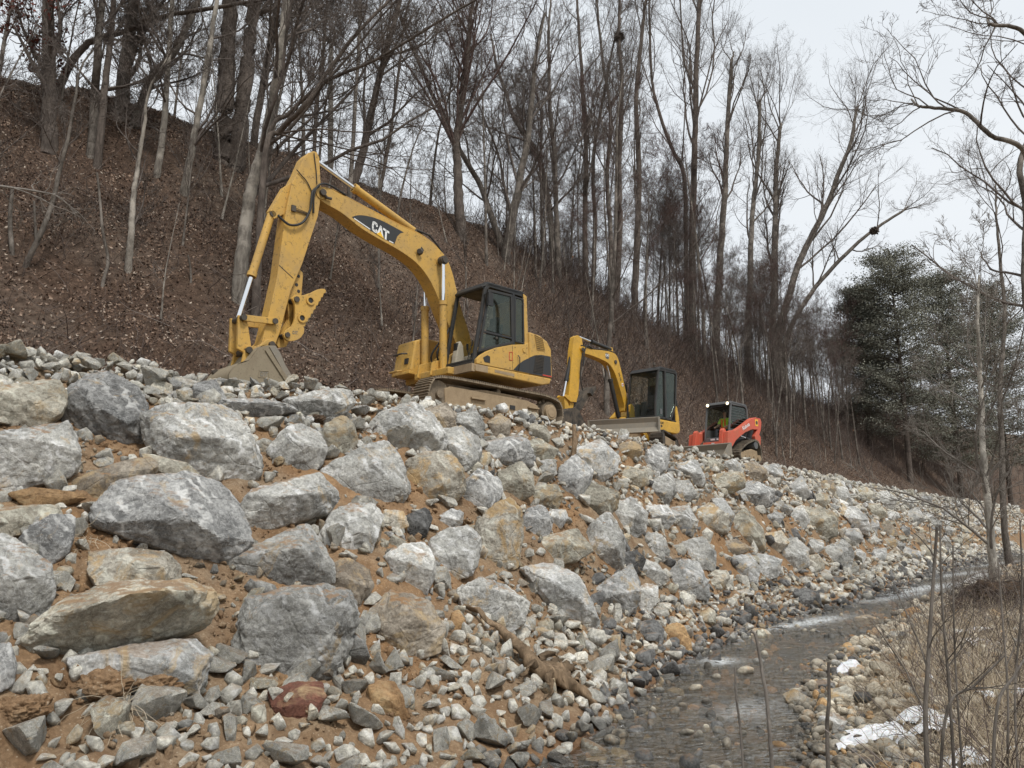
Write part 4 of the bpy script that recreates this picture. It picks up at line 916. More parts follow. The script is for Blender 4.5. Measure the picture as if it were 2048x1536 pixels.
# near side body under and behind the cab
body = [(.62, 1.035), (.62, 1.13), (.50, 1.24), (.30, 1.36), (.05, 1.47), (-.44, 1.62), (-.86, 1.70), (-.95, 1.76), (-.98, 1.035)]
m = MB(); m.prism(body, 1.12, 1.2); sb = m.build('side_panel', 'yellow', X, bevel=.012)
m = MB(); m.prism([(.44, 1.19), (.40, 1.10), (.24, 1.10), (.24, 1.24), (.32, 1.26)], 1.2, 1.206); m.build('step_recess', 'black', sb)
m = MB(); 
for a_, b_ in (((-.34, 1.43), (-.44, 1.45)), ((-.34, 1.26), (-.43, 1.26)), ((-.34, 1.43), (-.34, 1.26)), ((-.44, 1.45), (-.43, 1.26))): m.tube([(a_[0], 1.205, a_[1]), (b_[0], 1.205, b_[1])], .007, 6)
m.build('door_handle', 'decalred', sb)
m = MB(); m.cyl((-.82, 1.195, 1.56), (-.82, 1.215, 1.56), .06, n=18); m.build('filler_cap', 'yellow', sb)
hood = [(-.99, 1.035), (-1.0, 2.02), (-1.36, 1.99), (-1.60, 1.90), (-1.74, 1.72), (-1.76, 1.035)]
m = MB(); m.prism(hood, -.2, 1.19); m.prism([(-.55, 1.035), (-.55, 1.72), (-1.0, 1.95), (-1.36, 1.99), (-1.60, 1.90), (-1.74, 1.72), (-1.76, 1.035)], -1.19, -.2)
hd = m.build('engine_hood', 'yellow', X, bevel=.05, seg=3)
m = MB(); m.prism([(-1.50, 1.03), (-1.52, 1.93), (-1.64, 1.86), (-1.80, 1.66), (-1.84, 1.30), (-1.80, 1.03)], -1.1, 1.08); m.build('counterweight', 'yellow', X, bevel=.07, seg=3)
m = MB(); m.cyl((-1.15, -.6, 1.9), (-1.15, -.6, 2.2), .045, n=12); m.build('exhaust_pipe', 'pin', X)
# charcoal swoosh with louvres
sw = [(-.46, 1.05), (-.62, 1.20), (-.80, 1.32), (-.985, 1.41)]; m = MB(); m.prism(sw+[(-.985, 1.05)], 1.2, 1.204); m.build('swoosh_decal', 'decalblack', sb)
m = MB(); m.prism([(-.995, 1.05), (-.995, 1.42), (-1.15, 1.49), (-1.37, 1.54), (-1.70, 1.55), (-1.71, 1.05)], 1.19, 1.196); gd = m.build('swoosh_decal', 'decalblack', hd)
def grille(poly, y, n1, n2, par, mat='black', nm='grille'):
    (x0, z0), (x1, z1), (x2, z2), (x3, z3) = poly; g = MB()
    def bl(u, v): return ((x0*(1-u)+x1*u)*(1-v)+(x3*(1-u)+x2*u)*v, y, (z0*(1-u)+z1*u)*(1-v)+(z3*(1-u)+z2*u)*v)
    for i in range(n1+1): g.tube([bl(i/n1, 0), bl(i/n1, 1)], .006, 4)
    for j in range(n2+1): g.tube([bl(0, j/n2), bl(1, j/n2)], .006, 4)
    return g.build(nm, mat, par)
m = MB(); m.prism([(-1.16, 1.98), (-1.42, 1.93), (-1.50, 1.66), (-1.24, 1.64)], 1.19, 1.194); gp = m.build('louvre_panel', 'black', hd); grille([(-1.16, 1.98), (-1.42, 1.93), (-1.50, 1.66), (-1.24, 1.64)], 1.2, 7, 7, gp, 'yellow')
grille([(-1.20, 1.50), (-1.46, 1.51), (-1.42, 1.12), (-1.12, 1.10)], 1.204, 8, 11, hd, 'pin')
m = MB(); m.box(-1.72, -1.42, 1.196, 1.2, 1.065, 1.09); m.build('warning_stripe', 'decalred', hd)
m = MB(); m.box(-.445, -.438, 1.2, 1.2025, 1.045, 1.60); m.build('panel_seam', 'black', sb)
m = MB(); m.tube([(-.60, 1.23, 1.05), (-.60, 1.27, 1.2), (-.60, 1.27, 1.34), (-.60, 1.22, 1.4)], .012, 6); m.build('grab_rail', 'black', sb)
m = MB()
for bx, bz in ((.50, 1.08), (-.36, 1.08), (-.52, 1.08), (-.9, 1.08), (-.9, 1.62), (-.52, 1.57), (.1, 1.40)): m.cyl((bx, 1.199, bz), (bx, 1.207, bz), .012, n=8)
m.build('bolt_heads', 'pin', sb)
m = MB(); m.prism([(.1, .92), (-.5, .91), (-.5, .97), (.1, .98)], 1.2, 1.204); m.build('mud_smear', 'mud', X)
# cab
def xf(z): return .66-.36*max(0, (z-1.05))/1.88*1.0          # the windscreen plane leans back
CB = MB(); YN, YF = 1.12, .14
side = [(.655, 1.04), (.62, 1.30), (.33, 2.78), (.20, 2.92), (-.84, 2.94), (-.93, 2.86), (-.96, 1.04)]
root_c = empty('cab', parent=None) if False else None
m = MB()
for ya, yb in ((1.06, 1.12), (.14, .20)):
    inn = frame_poly(m, side, ya, yb, .085)
m.prism([(.36, 2.80), (.26, 2.93), (-.88, 2.95), (-.94, 2.86), (-.90, 2.82), (.2, 2.82)], .14, 1.12)
m.tube([(.33, YF+.03, 2.80), (.33, YN-.03, 2.80)], .045, 8); m.box(.60, .67, YF, YN, 1.04, 1.10); m.box(.60, .65, YF, YN, 1.10, 1.16)
m.box(-.95, -.90, YF, YN, 1.04, 1.78)
cab_o = m.build('cab', 'black', X, bevel=.018)
m = MB(); m.prism([(.27, 2.915), (-.80, 2.945), (-.82, 2.975), (.15, 2.96)], .2, 1.06); m.build('cab_roof', 'black', cab_o, bevel=.02)
m = MB(); m.prism([(-.86, 2.90), (-.975, 2.86), (-1.02, 1.76), (-.99, 1.5), (-.88, 1.5), (-.90, 1.80)], .16, 1.135); m.build('rear_pillar', 'yellow', cab_o, bevel=.02)
# door: posts and rails
m = MB(); dp = [(.53, 1.30), (.24, 2.76), (-.50, 2.79), (-.53, 1.66), (-.10, 1.52)]; frame_poly(m, dp, 1.115, 1.15, .06); m.box(-.5, .42, 1.115, 1.145, 1.76, 1.81)
dr = m.build('door', 'black', cab_o, bevel=.01)
m = MB(); m.prism([(.36, 1.83), (.20, 2.71), (-.45, 2.73), (-.46, 1.83)], 1.125, 1.131); m.build('window_pane', 'glass', dr)
m = MB(); m.prism([(.44, 1.40), (.38, 1.74), (-.46, 1.74), (-.47, 1.70), (-.1, 1.58)], 1.125, 1.131); m.build('window_pane', 'glass', dr)
m = MB(); m.box(-.02, .04, 1.15, 1.17, 1.68, 1.72); m.build('door_handle', 'pin', dr)
m = MB(); frame_poly(m, [(-.58, 1.72), (-.58, 2.78), (-.87, 2.77), (-.88, 1.72)], 1.115, 1.14, .035); m.prism([(-.52, 1.6), (-.52, 2.82), (-.58, 2.82), (-.58, 1.6)], 1.115, 1.135); rw = m.build('rear_window_frame', 'black', cab_o, bevel=.006)
m = MB(); m.prism([(-.60, 1.74), (-.60, 2.75), (-.85, 2.74), (-.86, 1.74)], 1.122, 1.128); m.build('window_pane', 'glass', rw)
m = MB(); m.box(-.90, -.894, .24, 1.02, 1.85, 2.75); m.build('rear_pane', 'glass', cab_o)
m = MB(); m.tube([(.36, 1.13, 2.60), (.33, 1.26, 2.64), (.33, 1.27, 2.40)], .012, 8); m.prism([(.34, 2.36), (.34, 2.66), (.18, 2.66), (.18, 2.36)], 1.20, 1.235); m.build('mirror', 'black', cab_o, bevel=.01)
# inside the cab
m = MB(); m.prism([(.5, 1.06), (.46, 1.36), (.40, 1.62), (.34, 1.72), (.26, 1.62), (.22, 1.36), (.2, 1.06)], .2, .36); m.prism([(.2, 1.06), (.14, 1.40), (.0, 1.46), (-.5, 1.44), (-.55, 1.06)], .2, .42); m.build('right_console', 'beige', cab_o, bevel=.03)
m = MB(); m.prism([(.12, 1.06), (.06, 1.42), (-.42, 1.40), (-.45, 1.06)], .84, 1.03); m.build('left_console', 'beige', cab_o, bevel=.03)
m = MB(); m.prism([(.08, 1.30), (.12, 1.46), (-.38, 1.46), (-.42, 1.30)], .42, .84); m.prism([(-.28, 1.42), (-.38, 2.14), (-.50, 2.16), (-.45, 1.42)], .40, .86); m.prism([(-.38, 2.14), (-.40, 2.34), (-.50, 2.34), (-.5, 2.14)], .5, .76); m.box(-.4, .05, .5, .76, 1.04, 1.3); m.build('operator_seat', 'seat', cab_o, bevel=.04, seg=3)
for yy in (.56, .70):
    m = MB(); m.tube([(.34, yy, 1.05), (.30, yy, 1.3), (.20, yy+.02, 1.62)], .012, 6); m.cyl((.20, yy+.02, 1.60), (.19, yy+.02, 1.72), .022, n=8); m.build('travel_lever', 'pin', cab_o)
for yy in (.30, .95):
    m = MB(); m.tube([(.05, yy, 1.42), (.08, yy, 1.58)], .012, 6); m.cyl((.08, yy, 1.56), (.09, yy, 1.70), .025, n=8); m.build('joystick', 'black', cab_o)
m = MB(); m.box(.38, .43, .22, .34, 1.46, 1.66); m.build('monitor', 'black', cab_o, bevel=.01)
m = MB(); m.box(-.9, .64, .16, 1.10, 1.035, 1.06); m.build('cab_floor', 'mud', cab_o)
# far side toolbox and tank
tb = [(.98, 1.10), (.86, 1.80), (.62, 1.90), (-.05, 1.90), (-.1, 1.06), (.9, 1.04)]
m = MB(); m.prism(tb, -1.25, -.58); t0 = m.build('toolbox', 'yellow', X, bevel=.05, seg=3)
m = MB(); m.prism([(1.03, 1.02), (1.02, 1.10), (-.1, 1.06), (-.1, .98)], -1.24, -.58); m.build('toolbox_skirt', 'yellow', t0, bevel=.02)
m = MB(); m.tube([(.93, -1.15, 1.52), (1.06, -1.13, 1.50), (1.06, -.82, 1.50), (.93, -.80, 1.52)], .02, 8); m.build('grab_rail', 'pin', t0)
m = MB(); m.prism([(.90, 1.40), (.965, 1.40), (.975, 1.27), (.91, 1.27)], -.84, -.72); m.build('step_recess', 'black', t0)
m = MB(); m.tube([(1.0, -1.2, 1.12), (1.12, -1.18, 1.10), (1.12, -.9, 1.10), (1.02, -.88, 1.12)], .02, 8); m.build('step', 'yellow', t0)
# boom
YB0, YB1 = -.33, .03
top = spline([(3.86, 4.30), (3.66, 4.37), (3.30, 4.32), (2.56, 4.20), (1.82, 4.09), (1.25, 4.03), (.80, 3.88), (.50, 3.66), (.33, 3.38), (.20, 3.02), (.06, 2.62), (-.18, 2.12), (-.30, 1.75)], 4)
bot = spline([(-.06, 1.46), (.14, 1.66), (.37, 2.05), (.60, 2.44), (.82, 2.83), (1.05, 3.12), (1.38, 3.36), (1.85, 3.52), (2.34, 3.62), (2.82, 3.74), (3.29, 3.93), (3.70, 4.02), (3.90, 4.12)], 4)
m = MB(); m.prism(top+bot, YB0, YB1); boom = m.build('boom', 'yellow', X, bevel=.012)
m = MB()
for (x, z), r in (((3.78, 4.20), .13), ((.72, 3.54), .10), ((-.14, 1.68), .14)): m.cyl((x, YB0-.02, z), (x, YB1+.02, z), r, n=22)
m.build('boom_boss', 'yellow', boom, smooth=True)
m = MB(); m.cyl((3.78, YB0-.1, 4.20), (3.78, YB1+.09, 4.20), .065, n=16); m.build('boom_pin', 'pin', boom, smooth=True)
m = MB(); m.cyl((.72, YB0-.24, 3.54), (.72, YB1+.22, 3.54), .075, n=16); m.tube([(3.78, YB1+.05, 4.20), (3.68, YB1+.05, 4.12), (3.58, YB1+.05, 4.13)], .03, 8); m.build('boom_pin', 'pin', boom, smooth=True)
m = MB()
for yy in (-.02, -.07): m.tube([(x, yy, z+.035) for x, z in top[6:44]], .013, 6)
m.build('steel_hose_line', 'yellow', boom)
m = MB(); m.tube([(1.32, -.02, 4.13), (1.0, 0, 4.10), (.75, .0, 3.93), (.62, .0, 3.80)], .022, 8); m.build('hose', 'hose', boom); m = MB(); m.tube(spline([(3.95, .06, 3.72), (3.98, .10, 4.1), (3.86, .1, 4.34), (3.6, .05, 4.42), (3.2, .0, 4.36)], 5), .02, 8); m.build('hose', 'hose', boom)
m = MB(); m.cyl((1.30, .06, 3.62), (1.36, .12, 3.60), .075, .05, n=16); m.tube([(1.3, .03, 3.55), (1.3, .08, 3.58)], .02, 6); wl = m.build('work_light', 'pin', boom); 
m = MB(); m.prism([(1.24, 3.76), (1.17, 3.70), (1.22, 3.60), (1.31, 3.60)], .03, .035); m.build('dark_scuff', 'decalblack', boom)
# decal: charcoal blade shape with white lines, letters and the yellow triangle
y_ = .0335
dec = spline([(3.06, 3.915), (2.9, 4.0), (2.70, 4.045), (2.48, 4.06), (2.25, 4.045), (1.98, 4.0), (1.73, 3.955)], 4)+[(1.82, 3.91), (1.90, 3.82), (1.94, 3.70), (1.97, 3.625), (2.10, 3.64), (2.40, 3.70), (2.72, 3.79)]
m = MB(); m.prism(dec, .03, y_); dd = m.build('boom_decal', 'decalblack', boom)
m = MB()
def strip(a, b, w):
    a, b = Vector((a[0], 0, a[1])), Vector((b[0], 0, b[1])); t = (b-a).normalized(); n_ = Vector((-t.z, 0, t.x))*w
    m.prism([((a-n_).x, (a-n_).z), ((b-n_).x, (b-n_).z), ((b+n_).x, (b+n_).z), ((a+n_).x, (a+n_).z)], y_, y_+.003)
strip((3.00, 3.90), (2.60, 3.775), .011); strip((2.11, 3.655), (2.0, 3.635), .011); m.build('decal_line', 'white', dd)
ang = math.atan2(-.115, -.40)  # along the boom, reading left to right as seen from the near side (towards the cab = -x)
rt = Vector((math.cos(ang), 0, math.sin(ang))); upv = Vector((0, 0, 1))
def glyph(m, polys, ox, oz, sx, sz):
    for P in polys:
        Q = []
        for a, b in P:
            q = Vector((ox, 0, oz))+rt*(a*sx)+Vector((-.05, 0, 1)).normalized()*(b*sz); Q.append((q.x, q.z))
        m.prism(Q, y_, y_+.004)
def bars(pts, w):
    out = []
    for i in range(len(pts)-1):
        a, b = np.array(pts[i]), np.array(pts[i+1]); t = (b-a)/np.linalg.norm(b-a); n_ = np.array([-t[1], t[0]])*w; e = t*w*.5
        out.append([tuple(a-n_-e), tuple(b-n_+e), tuple(b+n_+e), tuple(a+n_-e)])
    return out
def cat_letters(par, ox, oz, sx, sz, mat):
    global m
    m = MB(); Cg = bars([(.80, .72), (.72, .9), (.45, .93), (.22, .85), (.16, .5), (.22, .15), (.45, .07), (.72, .1), (.80, .28)], .13)
    Ag = bars([(.10, .0), (.5, .95), (.9, .0)], .13); Tg = bars([(.05, .9), (.95, .9)], .11)+bars([(.5, .9), (.5, .02)], .14)
    glyph(m, Cg, ox, oz, sx, sz)
    o2 = Vector((ox, 0, oz))+rt*(sx*.92); glyph(m, Ag, o2.x, o2.z, sx, sz); o3 = Vector((ox, 0, oz))+rt*(sx*1.80); glyph(m, Tg, o3.x, o3.z, sx, sz)
    return m.build('lettering', mat, par)
cat_letters(dd, 2.57, 3.775, .165, .21, 'white')
m = MB(); q0 = Vector((2.57, 0, 3.775))+rt*.165*.92
a_ = q0+rt*(-.02)+Vector((0, 0, -.02)); b_ = q0+rt*.185+Vector((0, 0, -.02)); c_ = q0+rt*.083+Vector((0, 0, .085)); m.prism([(a_.x, a_.z), (b_.x, b_.z), (c_.x, c_.z)], y_+.004, y_+.007); m.build('decal_triangle', 'decalyellow', dd)
# boom cylinders
for yy, nm in ((YB1+.13, 0), (YB0-.15, 1)):
    o = cyl_assembly(X, (.66, yy, 1.05), (.72, yy, 3.54), .085, .042, .62, 'yellow', 'boom_cylinder')
    m = MB(); m.cyl((.72, yy-.06, 3.54), (.72, yy+.06, 3.54), .10, n=18); m.build('rod_eye', 'pin', o, smooth=True)
m = MB(); m.prism([(.95, .9), (.9, 1.2), (.6, 1.3), (-.3, 1.9), (-.5, 1.03), (.9, .9)], .035, .075); m.prism([(.95, .9), (.9, 1.2), (.6, 1.3), (-.3, 1.9), (-.5, 1.03), (.9, .9)], -.42, -.37); m.build('boom_foot_bracket', 'yellow', X, bevel=.01)
m = MB(); m.tube(spline([(.5, -.1, 1.1), (.75, .05, 1.4), (.6, .1, 1.75), (.35, .0, 2.1)], 5), .022, 8); m.build('hose', 'hose', X); m = MB(); m.tube(spline([(.5, -.2, 1.1), (.8, -.1, 1.35), (.62, .1, 1.8), (.3, -.1, 2.05)], 5), .022, 8); m.build('hose', 'hose', X)
# stick cylinder on top of the boom
o = cyl_assembly(X, (1.28, -.15, 4.13), (3.90, -.15, 4.97), .088, .045, .63, 'yellow', 'stick_cylinder')
m = MB(); m.cyl((1.28, -.24, 4.13), (1.28, -.06, 4.13), .07, n=14); m.cyl((3.90, -.24, 4.97), (3.90, -.06, 4.97), .07, n=14); m.prism([(1.4, 4.0), (1.34, 4.18), (1.22, 4.18), (1.1, 3.98)], -.27, -.23); m.prism([(1.4, 4.0), (1.34, 4.18), (1.22, 4.18), (1.1, 3.98)], -.07, -.03); m.build('cylinder_bracket', 'pin', o, bevel=.01)
# stick
ys0, ys1 = -.27, .03
sp = [(4.00, 5.03), (4.11, 4.95), (4.20, 4.82), (4.32, 4.46), (4.42, 4.22), (4.48, 3.87), (4.53, 3.49), (4.62, 2.26), (4.73, 1.58), (4.82, 1.10), (4.86, .90), (4.72, .82), (4.60, .90), (4.50, 1.21), (4.33, 2.05), (4.12, 2.63), (3.83, 3.71), (3.78, 4.20), (3.83, 4.60), (3.86, 4.92), (3.92, 5.03)]
m = MB(); m.prism(sp, ys0, ys1); stick = m.build('stick', 'yellow', X, bevel=.012)
m = MB(); m.tube(spline([(3.86, .06, 4.32), (4.02, .10, 4.12), (4.05, .10, 3.75), (4.20, .10, 3.44), (4.46, .09, 3.32), (4.70, .06, 3.45)], 6), .024, 8); m.tube(spline([(4.0, .05, 4.98), (3.93, .05, 4.6), (3.90, .05, 4.35)], 4), .01, 6); m.tube(spline([(4.36, .05, 4.50), (4.22, .05, 4.40), (4.1, .05, 4.30), (3.95, .05, 4.05)], 4), .01, 6); m.build('hose', 'hose', stick)
m = MB(); m.box(4.33, 4.42, .03, .07, 3.63, 3.75)
for dz in (0, .03, .06): m.tube([(4.33, .05, 3.65+dz), (4.08, .05, 3.66+dz*.5)], .007, 5)
m.build('hose_clamp', 'pin', stick)
m = MB(); m.prism([(4.60, 2.50), (4.30, 2.32), (4.29, 2.30), (4.60, 2.485)], ys1, ys1+.006); m.build('weld_seam', 'pin', stick)
m = MB(); m.prism([(4.30, 4.34), (4.46, 3.6), (4.72, 3.40), (4.80, 3.55), (4.54, 4.12)], -.22, -.04); bk = m.build('bucket_cylinder_bracket', 'yellow', stick, bevel=.01)
o = cyl_assembly(X, (4.74, -.13, 3.50), (5.26, -.13, 1.33), .075, .04, .60, 'yellow', 'bucket_cylinder')
m = MB(); m.cyl((4.74, -.22, 3.50), (4.74, -.04, 3.50), .06, n=14); m.cyl((5.26, -.3, 1.33), (5.26, .14, 1.33), .055, n=14); m.build('cylinder_pin', 'pin', o, smooth=True)
# linkage
for yy in (.06, -.36):
    m = MB(); m.prism([(5.25, 1.39), (5.25, 1.27), (4.66, 1.32), (4.64, 1.44)], yy, yy+.045); m.build('idler_link', 'yellow', X, bevel=.01)
m = MB(); m.cyl((4.65, -.38, 1.38), (4.65, .13, 1.38), .055, n=14); m.cyl((4.70, -.42, .93), (4.70, .16, .93), .055, n=14); m.cyl((5.13, -.42, .75), (5.13, .16, .75), .06, n=14); m.build('linkage_pin', 'pin', X, smooth=True)
for yy in (-.02, -.32):
    m = MB(); m.prism([(5.33, 1.38), (5.31, .76), (5.10, .68), (5.04, .80), (5.17, 1.36)], yy, yy+.07); m.build('power_link', 'yellow', X, bevel=.015)
# bucket
BK = MB(); by0, by1 = -.60, .34
out = spline([(4.90, .84), (5.06, .76), (5.22, .52), (5.44, .40), (5.56, .22), (5.52, .02), (5.35, -.10), (5.0, -.12)], 4)
shell = out+[(4.45, -.06), (4.05, .0)]
m = MB(); n_ = len(shell); inner = [(x*.985+4.8*.015-.01, z+.03) for x, z in shell]
V = [(x, y, z) for y in (by0, by1) for x, z in shell]; F = [(i, i+1, n_+i+1, n_+i) for i in range(n_-1)]; m.add(V, F)
V = [(x-(.03 if z > .1 else 0), y, z+.03) for y in (by0, by1) for x, z in shell]; m.add(V, F)
bs = m.build('bucket', 'bucket', X, smooth=True)
sidep = [(4.90, .84), (4.76, .86), (4.66, .76), (4.55, .56), (4.38, .34), (4.16, .14), (4.0, -.02)]
for yy in (by0, by1-.03):
    m = MB(); m.prism(out+[(4.45, -.06), (4.0, -.02)]+sidep[::-1][1:-1], yy, yy+.03); m.build('bucket_side', 'bucket', bs)
m = MB(); m.prism([(4.90, .80), (4.94, .74), (4.30, -.02), (4.22, .02)], by1, by1+.025); m.build('side_bar', 'bucket', bs, bevel=.006)
m = MB(); m.prism([(4.86, .82), (4.74, .86), (4.64, .74), (4.53, .54), (4.36, .32), (4.14, .12), (4.02, 0), (4.26, .0)], by1, by1+.014); m.build('side_cutter', 'blade', bs, bevel=.004)
m = MB(); 
for q in (((5.02, .36), (4.84, .38)), ((5.03, .24), (4.83, .26)), ((5.02, .36), (5.03, .24)), ((4.84, .38), (4.83, .26))): m.tube([(q[0][0], by1+.002, q[0][1]), (q[1][0], by1+.002, q[1][1])], .007, 5)
m.build('badge_frame', 'bucket', bs)
rt = Vector((-1, 0, .08)).normalized(); y_ = by1; cat_letters(bs, 5.0, .27, .052, .075, 'blade')
for yy in (-.36, .04):
    m = MB(); m.prism([(5.20, .72), (5.16, .84), (5.04, .83), (4.90, .90), (4.78, 1.02), (4.66, 1.02), (4.60, .90), (4.70, .82), (5.0, .60), (5.24, .46)], yy, yy+.06); m.build('bucket_ear', 'yellow', bs, bevel=.012)
for k in range(4):
    yy = by0+.06+k*.27; m = MB(); m.prism([(4.08, .03), (3.86, -.03), (4.1, -.07)], yy, yy+.08); m.build('bucket_tooth', 'blade', bs)
m = MB(); m.cyl((5.47, by0+.12, .38), (5.47, by0+.2, .38), .05, n=12); m.build('lift_eye', 'pin', bs)
# thumb
tl, tr_ = .05, -.27
m = MB(); m.prism([(4.16, 2.62), (4.02, 2.50), (4.03, 2.06), (4.12, 1.98), (4.28, 1.50), (4.50, 1.02), (4.44, .96), (4.30, 1.0), (4.22, 1.2), (4.30, 1.7), (4.34, 2.05)], -.17, -.09); br = m.build('thumb_bracket', 'yellow', stick, bevel=.01)
m = MB()
for x, z in ((4.12, 2.42), (4.15, 2.24), (4.10, 2.12)): m.cyl((x, -.175, z), (x, -.085, z), .033, n=14)
m.build('bracket_hole', 'black', br)
th_out = spline([(4.13, 1.99), (4.02, 2.03), (3.82, 2.17), (3.67, 2.22), (3.62, 2.18)], 4)
zz_ = []
for i in range(9):
    t = i/8; x = 3.64*(1-t)+4.04*t; z = 2.14*(1-t)+1.40*t; zz_ += [(x, z), (x+.035, z-.015)]
th = th_out+zz_+[(4.05, 1.34)]+spline([(4.06, 1.25), (4.14, 1.14), (4.27, 1.07), (4.40, 1.06), (4.47, 1.15), (4.42, 1.26), (4.31, 1.36), (4.26, 1.52), (4.28, 1.78), (4.34, 1.88), (4.28, 1.96)], 3)
TH_ = []
for yy in (.06, -.34):
    m = MB(); m.prism(th, yy, yy+.06); o = m.build('thumb', 'yellow', X, bevel=.008); TH_.append(o)
o = TH_[0]
m = MB(); m.cyl((4.25, -.36, 1.88), (4.25, .15, 1.88), .055, n=14); m.cyl((4.40, -.36, 1.16), (4.40, .15, 1.16), .05, n=14); m.build('thumb_pin', 'pin', o, smooth=True)
for x, z in ((3.96, 1.92), (4.12, 1.54)):
    m = MB(); m.ring((x, .13, z), (0, 1, 0), .09, .055, .03); m.build('thumb_eye', 'yellow', o, smooth=True); m = MB(); m.cyl((x, .10, z), (x, .126, z), .055, n=18); m.build('eye_bore', 'black', o)
m = MB(); m.prism([(3.70, 2.13), (3.66, 2.08), (3.98, 1.44), (4.04, 1.44), (4.10, 1.5), (3.8, 2.08)], -.28, .06); m.build('thumb_web', 'bucket', o, bevel=.01)
rt = Vector((-1, 0, .1)).normalized(); y_ = .12; cat_letters(o, 4.30, 1.20, .04, .06, 'bucket')
for k, (x, y, z) in enumerate([]): pass
# ------------------------------------------------------------------ the mini excavator
HM = math.radians(228)
X = empty('mini_excavator', (4.6, 24.3, 4.4), HM, label='small bright yellow excavator with a black glazed cab and grey dozer blade', cat='excavator')
# undercarriage is slewed: its own axes turned 18 degrees
ua = math.radians(20); uc = (1.1, .0)
def U(x, y): return (uc[0]+x*math.cos(ua)-y*math.sin(ua), uc[1]+x*math.sin(ua)+y*math.cos(ua))
def turn(o):
    me = o.data
    for v in me.vertices: x, y = U(v.co.x, v.co.y); v.co.x, v.co.y = x, y
    me.update(); return o
for sy in (1, -1):
    lp = loop_pts([(1.25, -.08), (1.30, .3), (1.1, .42), (-1.0, .42), (-1.28, .30), (-1.28, .0), (-1.1, -.08)], [.14, .12, .14, .14, .14, .12, .12], 4)
    a, b = (.62, .98) if sy > 0 else (-.98, -.62)
    turn(track(X, lp, a, b, .11, 'rubber', .02, .03, rubber=True))
    m = MB(); m.box(-.95, .95, a+.06, b-.03, .05, .30); turn(m.build('track_frame', 'mud', X, bevel=.02))
    for x in (1.05, -1.03):
        m = MB(); m.cyl((x, a+.03, .17), (x, b-.01, .17), .2, n=22); turn(m.build('track_wheel', 'rubber', X))
m = MB(); m.box(-.6, .6, -.65, .65, .15, .42); m.cyl((0, 0, .42), (0, 0, .52), .45, n=28); turn(m.build('car_body', 'mud', X))
# blade, raised
m = MB(); prof = [(1.92, .69), (1.88, .56), (1.90, .42), (1.98, .30), (2.0, .28), (1.95, .26), (1.84, .40), (1.82, .58), (1.86, .71)]; m.prism(prof, -1.0, 1.0)
bl = turn(m.build('dozer_blade', 'blade', X)); 
m = MB(); m.box(1.82, 1.98, 1.0, 1.03, .28, .70); m.box(1.82, 1.98, -1.03, -1.0, .28, .70); turn(m.build('blade_end_plate', 'blade', bl))
m = MB(); m.prism([(.6, .15), (.6, .3), (1.84, .6), (1.84, .42)], -.45, -.35); m.prism([(.6, .15), (.6, .3), (1.84, .6), (1.84, .42)], .35, .45); turn(m.build('blade_arm', 'yellow2', bl))
# house
m = MB(); m.prism([(1.66, .52), (1.66, .82), (.30, .82), (.25, .70), (.28, .52), (.45, .46), (1.6, .46)], -.98, .95); m.build('platform', 'yellow2', X, bevel=.05, seg=3)
m = MB(); m.prism([(.44, .80), (.44, 1.32), (.36, 1.34), (.26, 1.0), (.22, .6), (.3, .5)], -.9, .94); m.prism([(1.2, .8), (1.25, 1.05), (.9, 1.3), (.3, 1.35), (.3, .8)], -.98, -.35); m.build('engine_cover', 'yellow2', X, bevel=.05, seg=3)
m = MB(); m.prism([(1.661, .66), (1.661, .76), (1.667, .76), (1.667, .66)], .62, .74); m.prism([(1.661, .68), (1.661, .74), (1.667, .74), (1.667, .68)], .5, .55); m.build('front_badge', 'black', X)
text_mesh('CAT', .09, (1.30, .956, .71), (-1, 0, 0), (0, 0, 1), 'black', 'lettering', X, bold=.02)
m = MB(); m.prism([(1.27, .62), (1.33, .66), (1.39, .62), (1.33, .58)], .951, .956); m.build('warning_diamond', 'black', X)
# cab
side = [(1.66, .84), (1.62, 1.30), (1.40, 2.28), (1.26, 2.40), (.42, 2.42), (.30, 2.32), (.42, 1.35), (.74, .84)]
m = MB()
for ya, yb in ((.89, .95), (-.06, .0)): frame_poly(m, side, ya, yb, .065)
m.prism([(1.44, 2.30), (1.28, 2.43), (.40, 2.45), (.28, 2.34), (.5, 2.32)], -.06, .95); m.box(1.60, 1.66, -.06, .95, .84, .92); m.box(.33, .39, -.06, .95, 1.3, 1.5)
m.prism([(1.10, .86), (1.05, 2.38), (.98, 2.38), (1.0, .86)], .88, .96)
cb = m.build('cab', 'black', X, bevel=.015)
m = MB(); m.add([(1.64, 0, .92), (1.64, .89, .92), (1.41, .89, 2.28), (1.41, 0, 2.28)], [(0, 1, 2, 3)]); m.build('windscreen', 'glass', cb)
m = MB(); m.prism([(1.58, .92), (1.54, 1.32), (1.35, 2.24), (1.10, 2.33), (1.10, .92)], .915, .921); m.build('door_pane', 'glass', cb)
m = MB(); m.prism([(.98, .92), (.98, 2.33), (.46, 2.34), (.38, 2.26), (.5, 1.36), (.78, .92)], .915, .921); m.build('rear_pane', 'glass', cb)
m = MB(); m.prism([(1.34, .98), (1.34, 1.14), (1.22, 1.14), (1.22, .98)], .922, .926); m.build('sticker', 'greyplastic', cb)
m = MB(); m.cyl((1.30, .75, 2.42), (1.30, .75, 2.50), .02, n=8); m.cyl((1.30, .75, 2.49), (1.30, .75, 2.57), .045, .035, n=14); m.build('beacon', 'pin', cb)
m = MB(); m.tube([(1.42, -.02, 2.0), (1.46, -.16, 2.02), (1.46, -.2, 1.9)], .012, 6); m.prism([(1.46, 1.74), (1.46, 1.98), (1.43, 1.98), (1.43, 1.74)], -.27, -.14); m.build('mirror', 'black', cb)
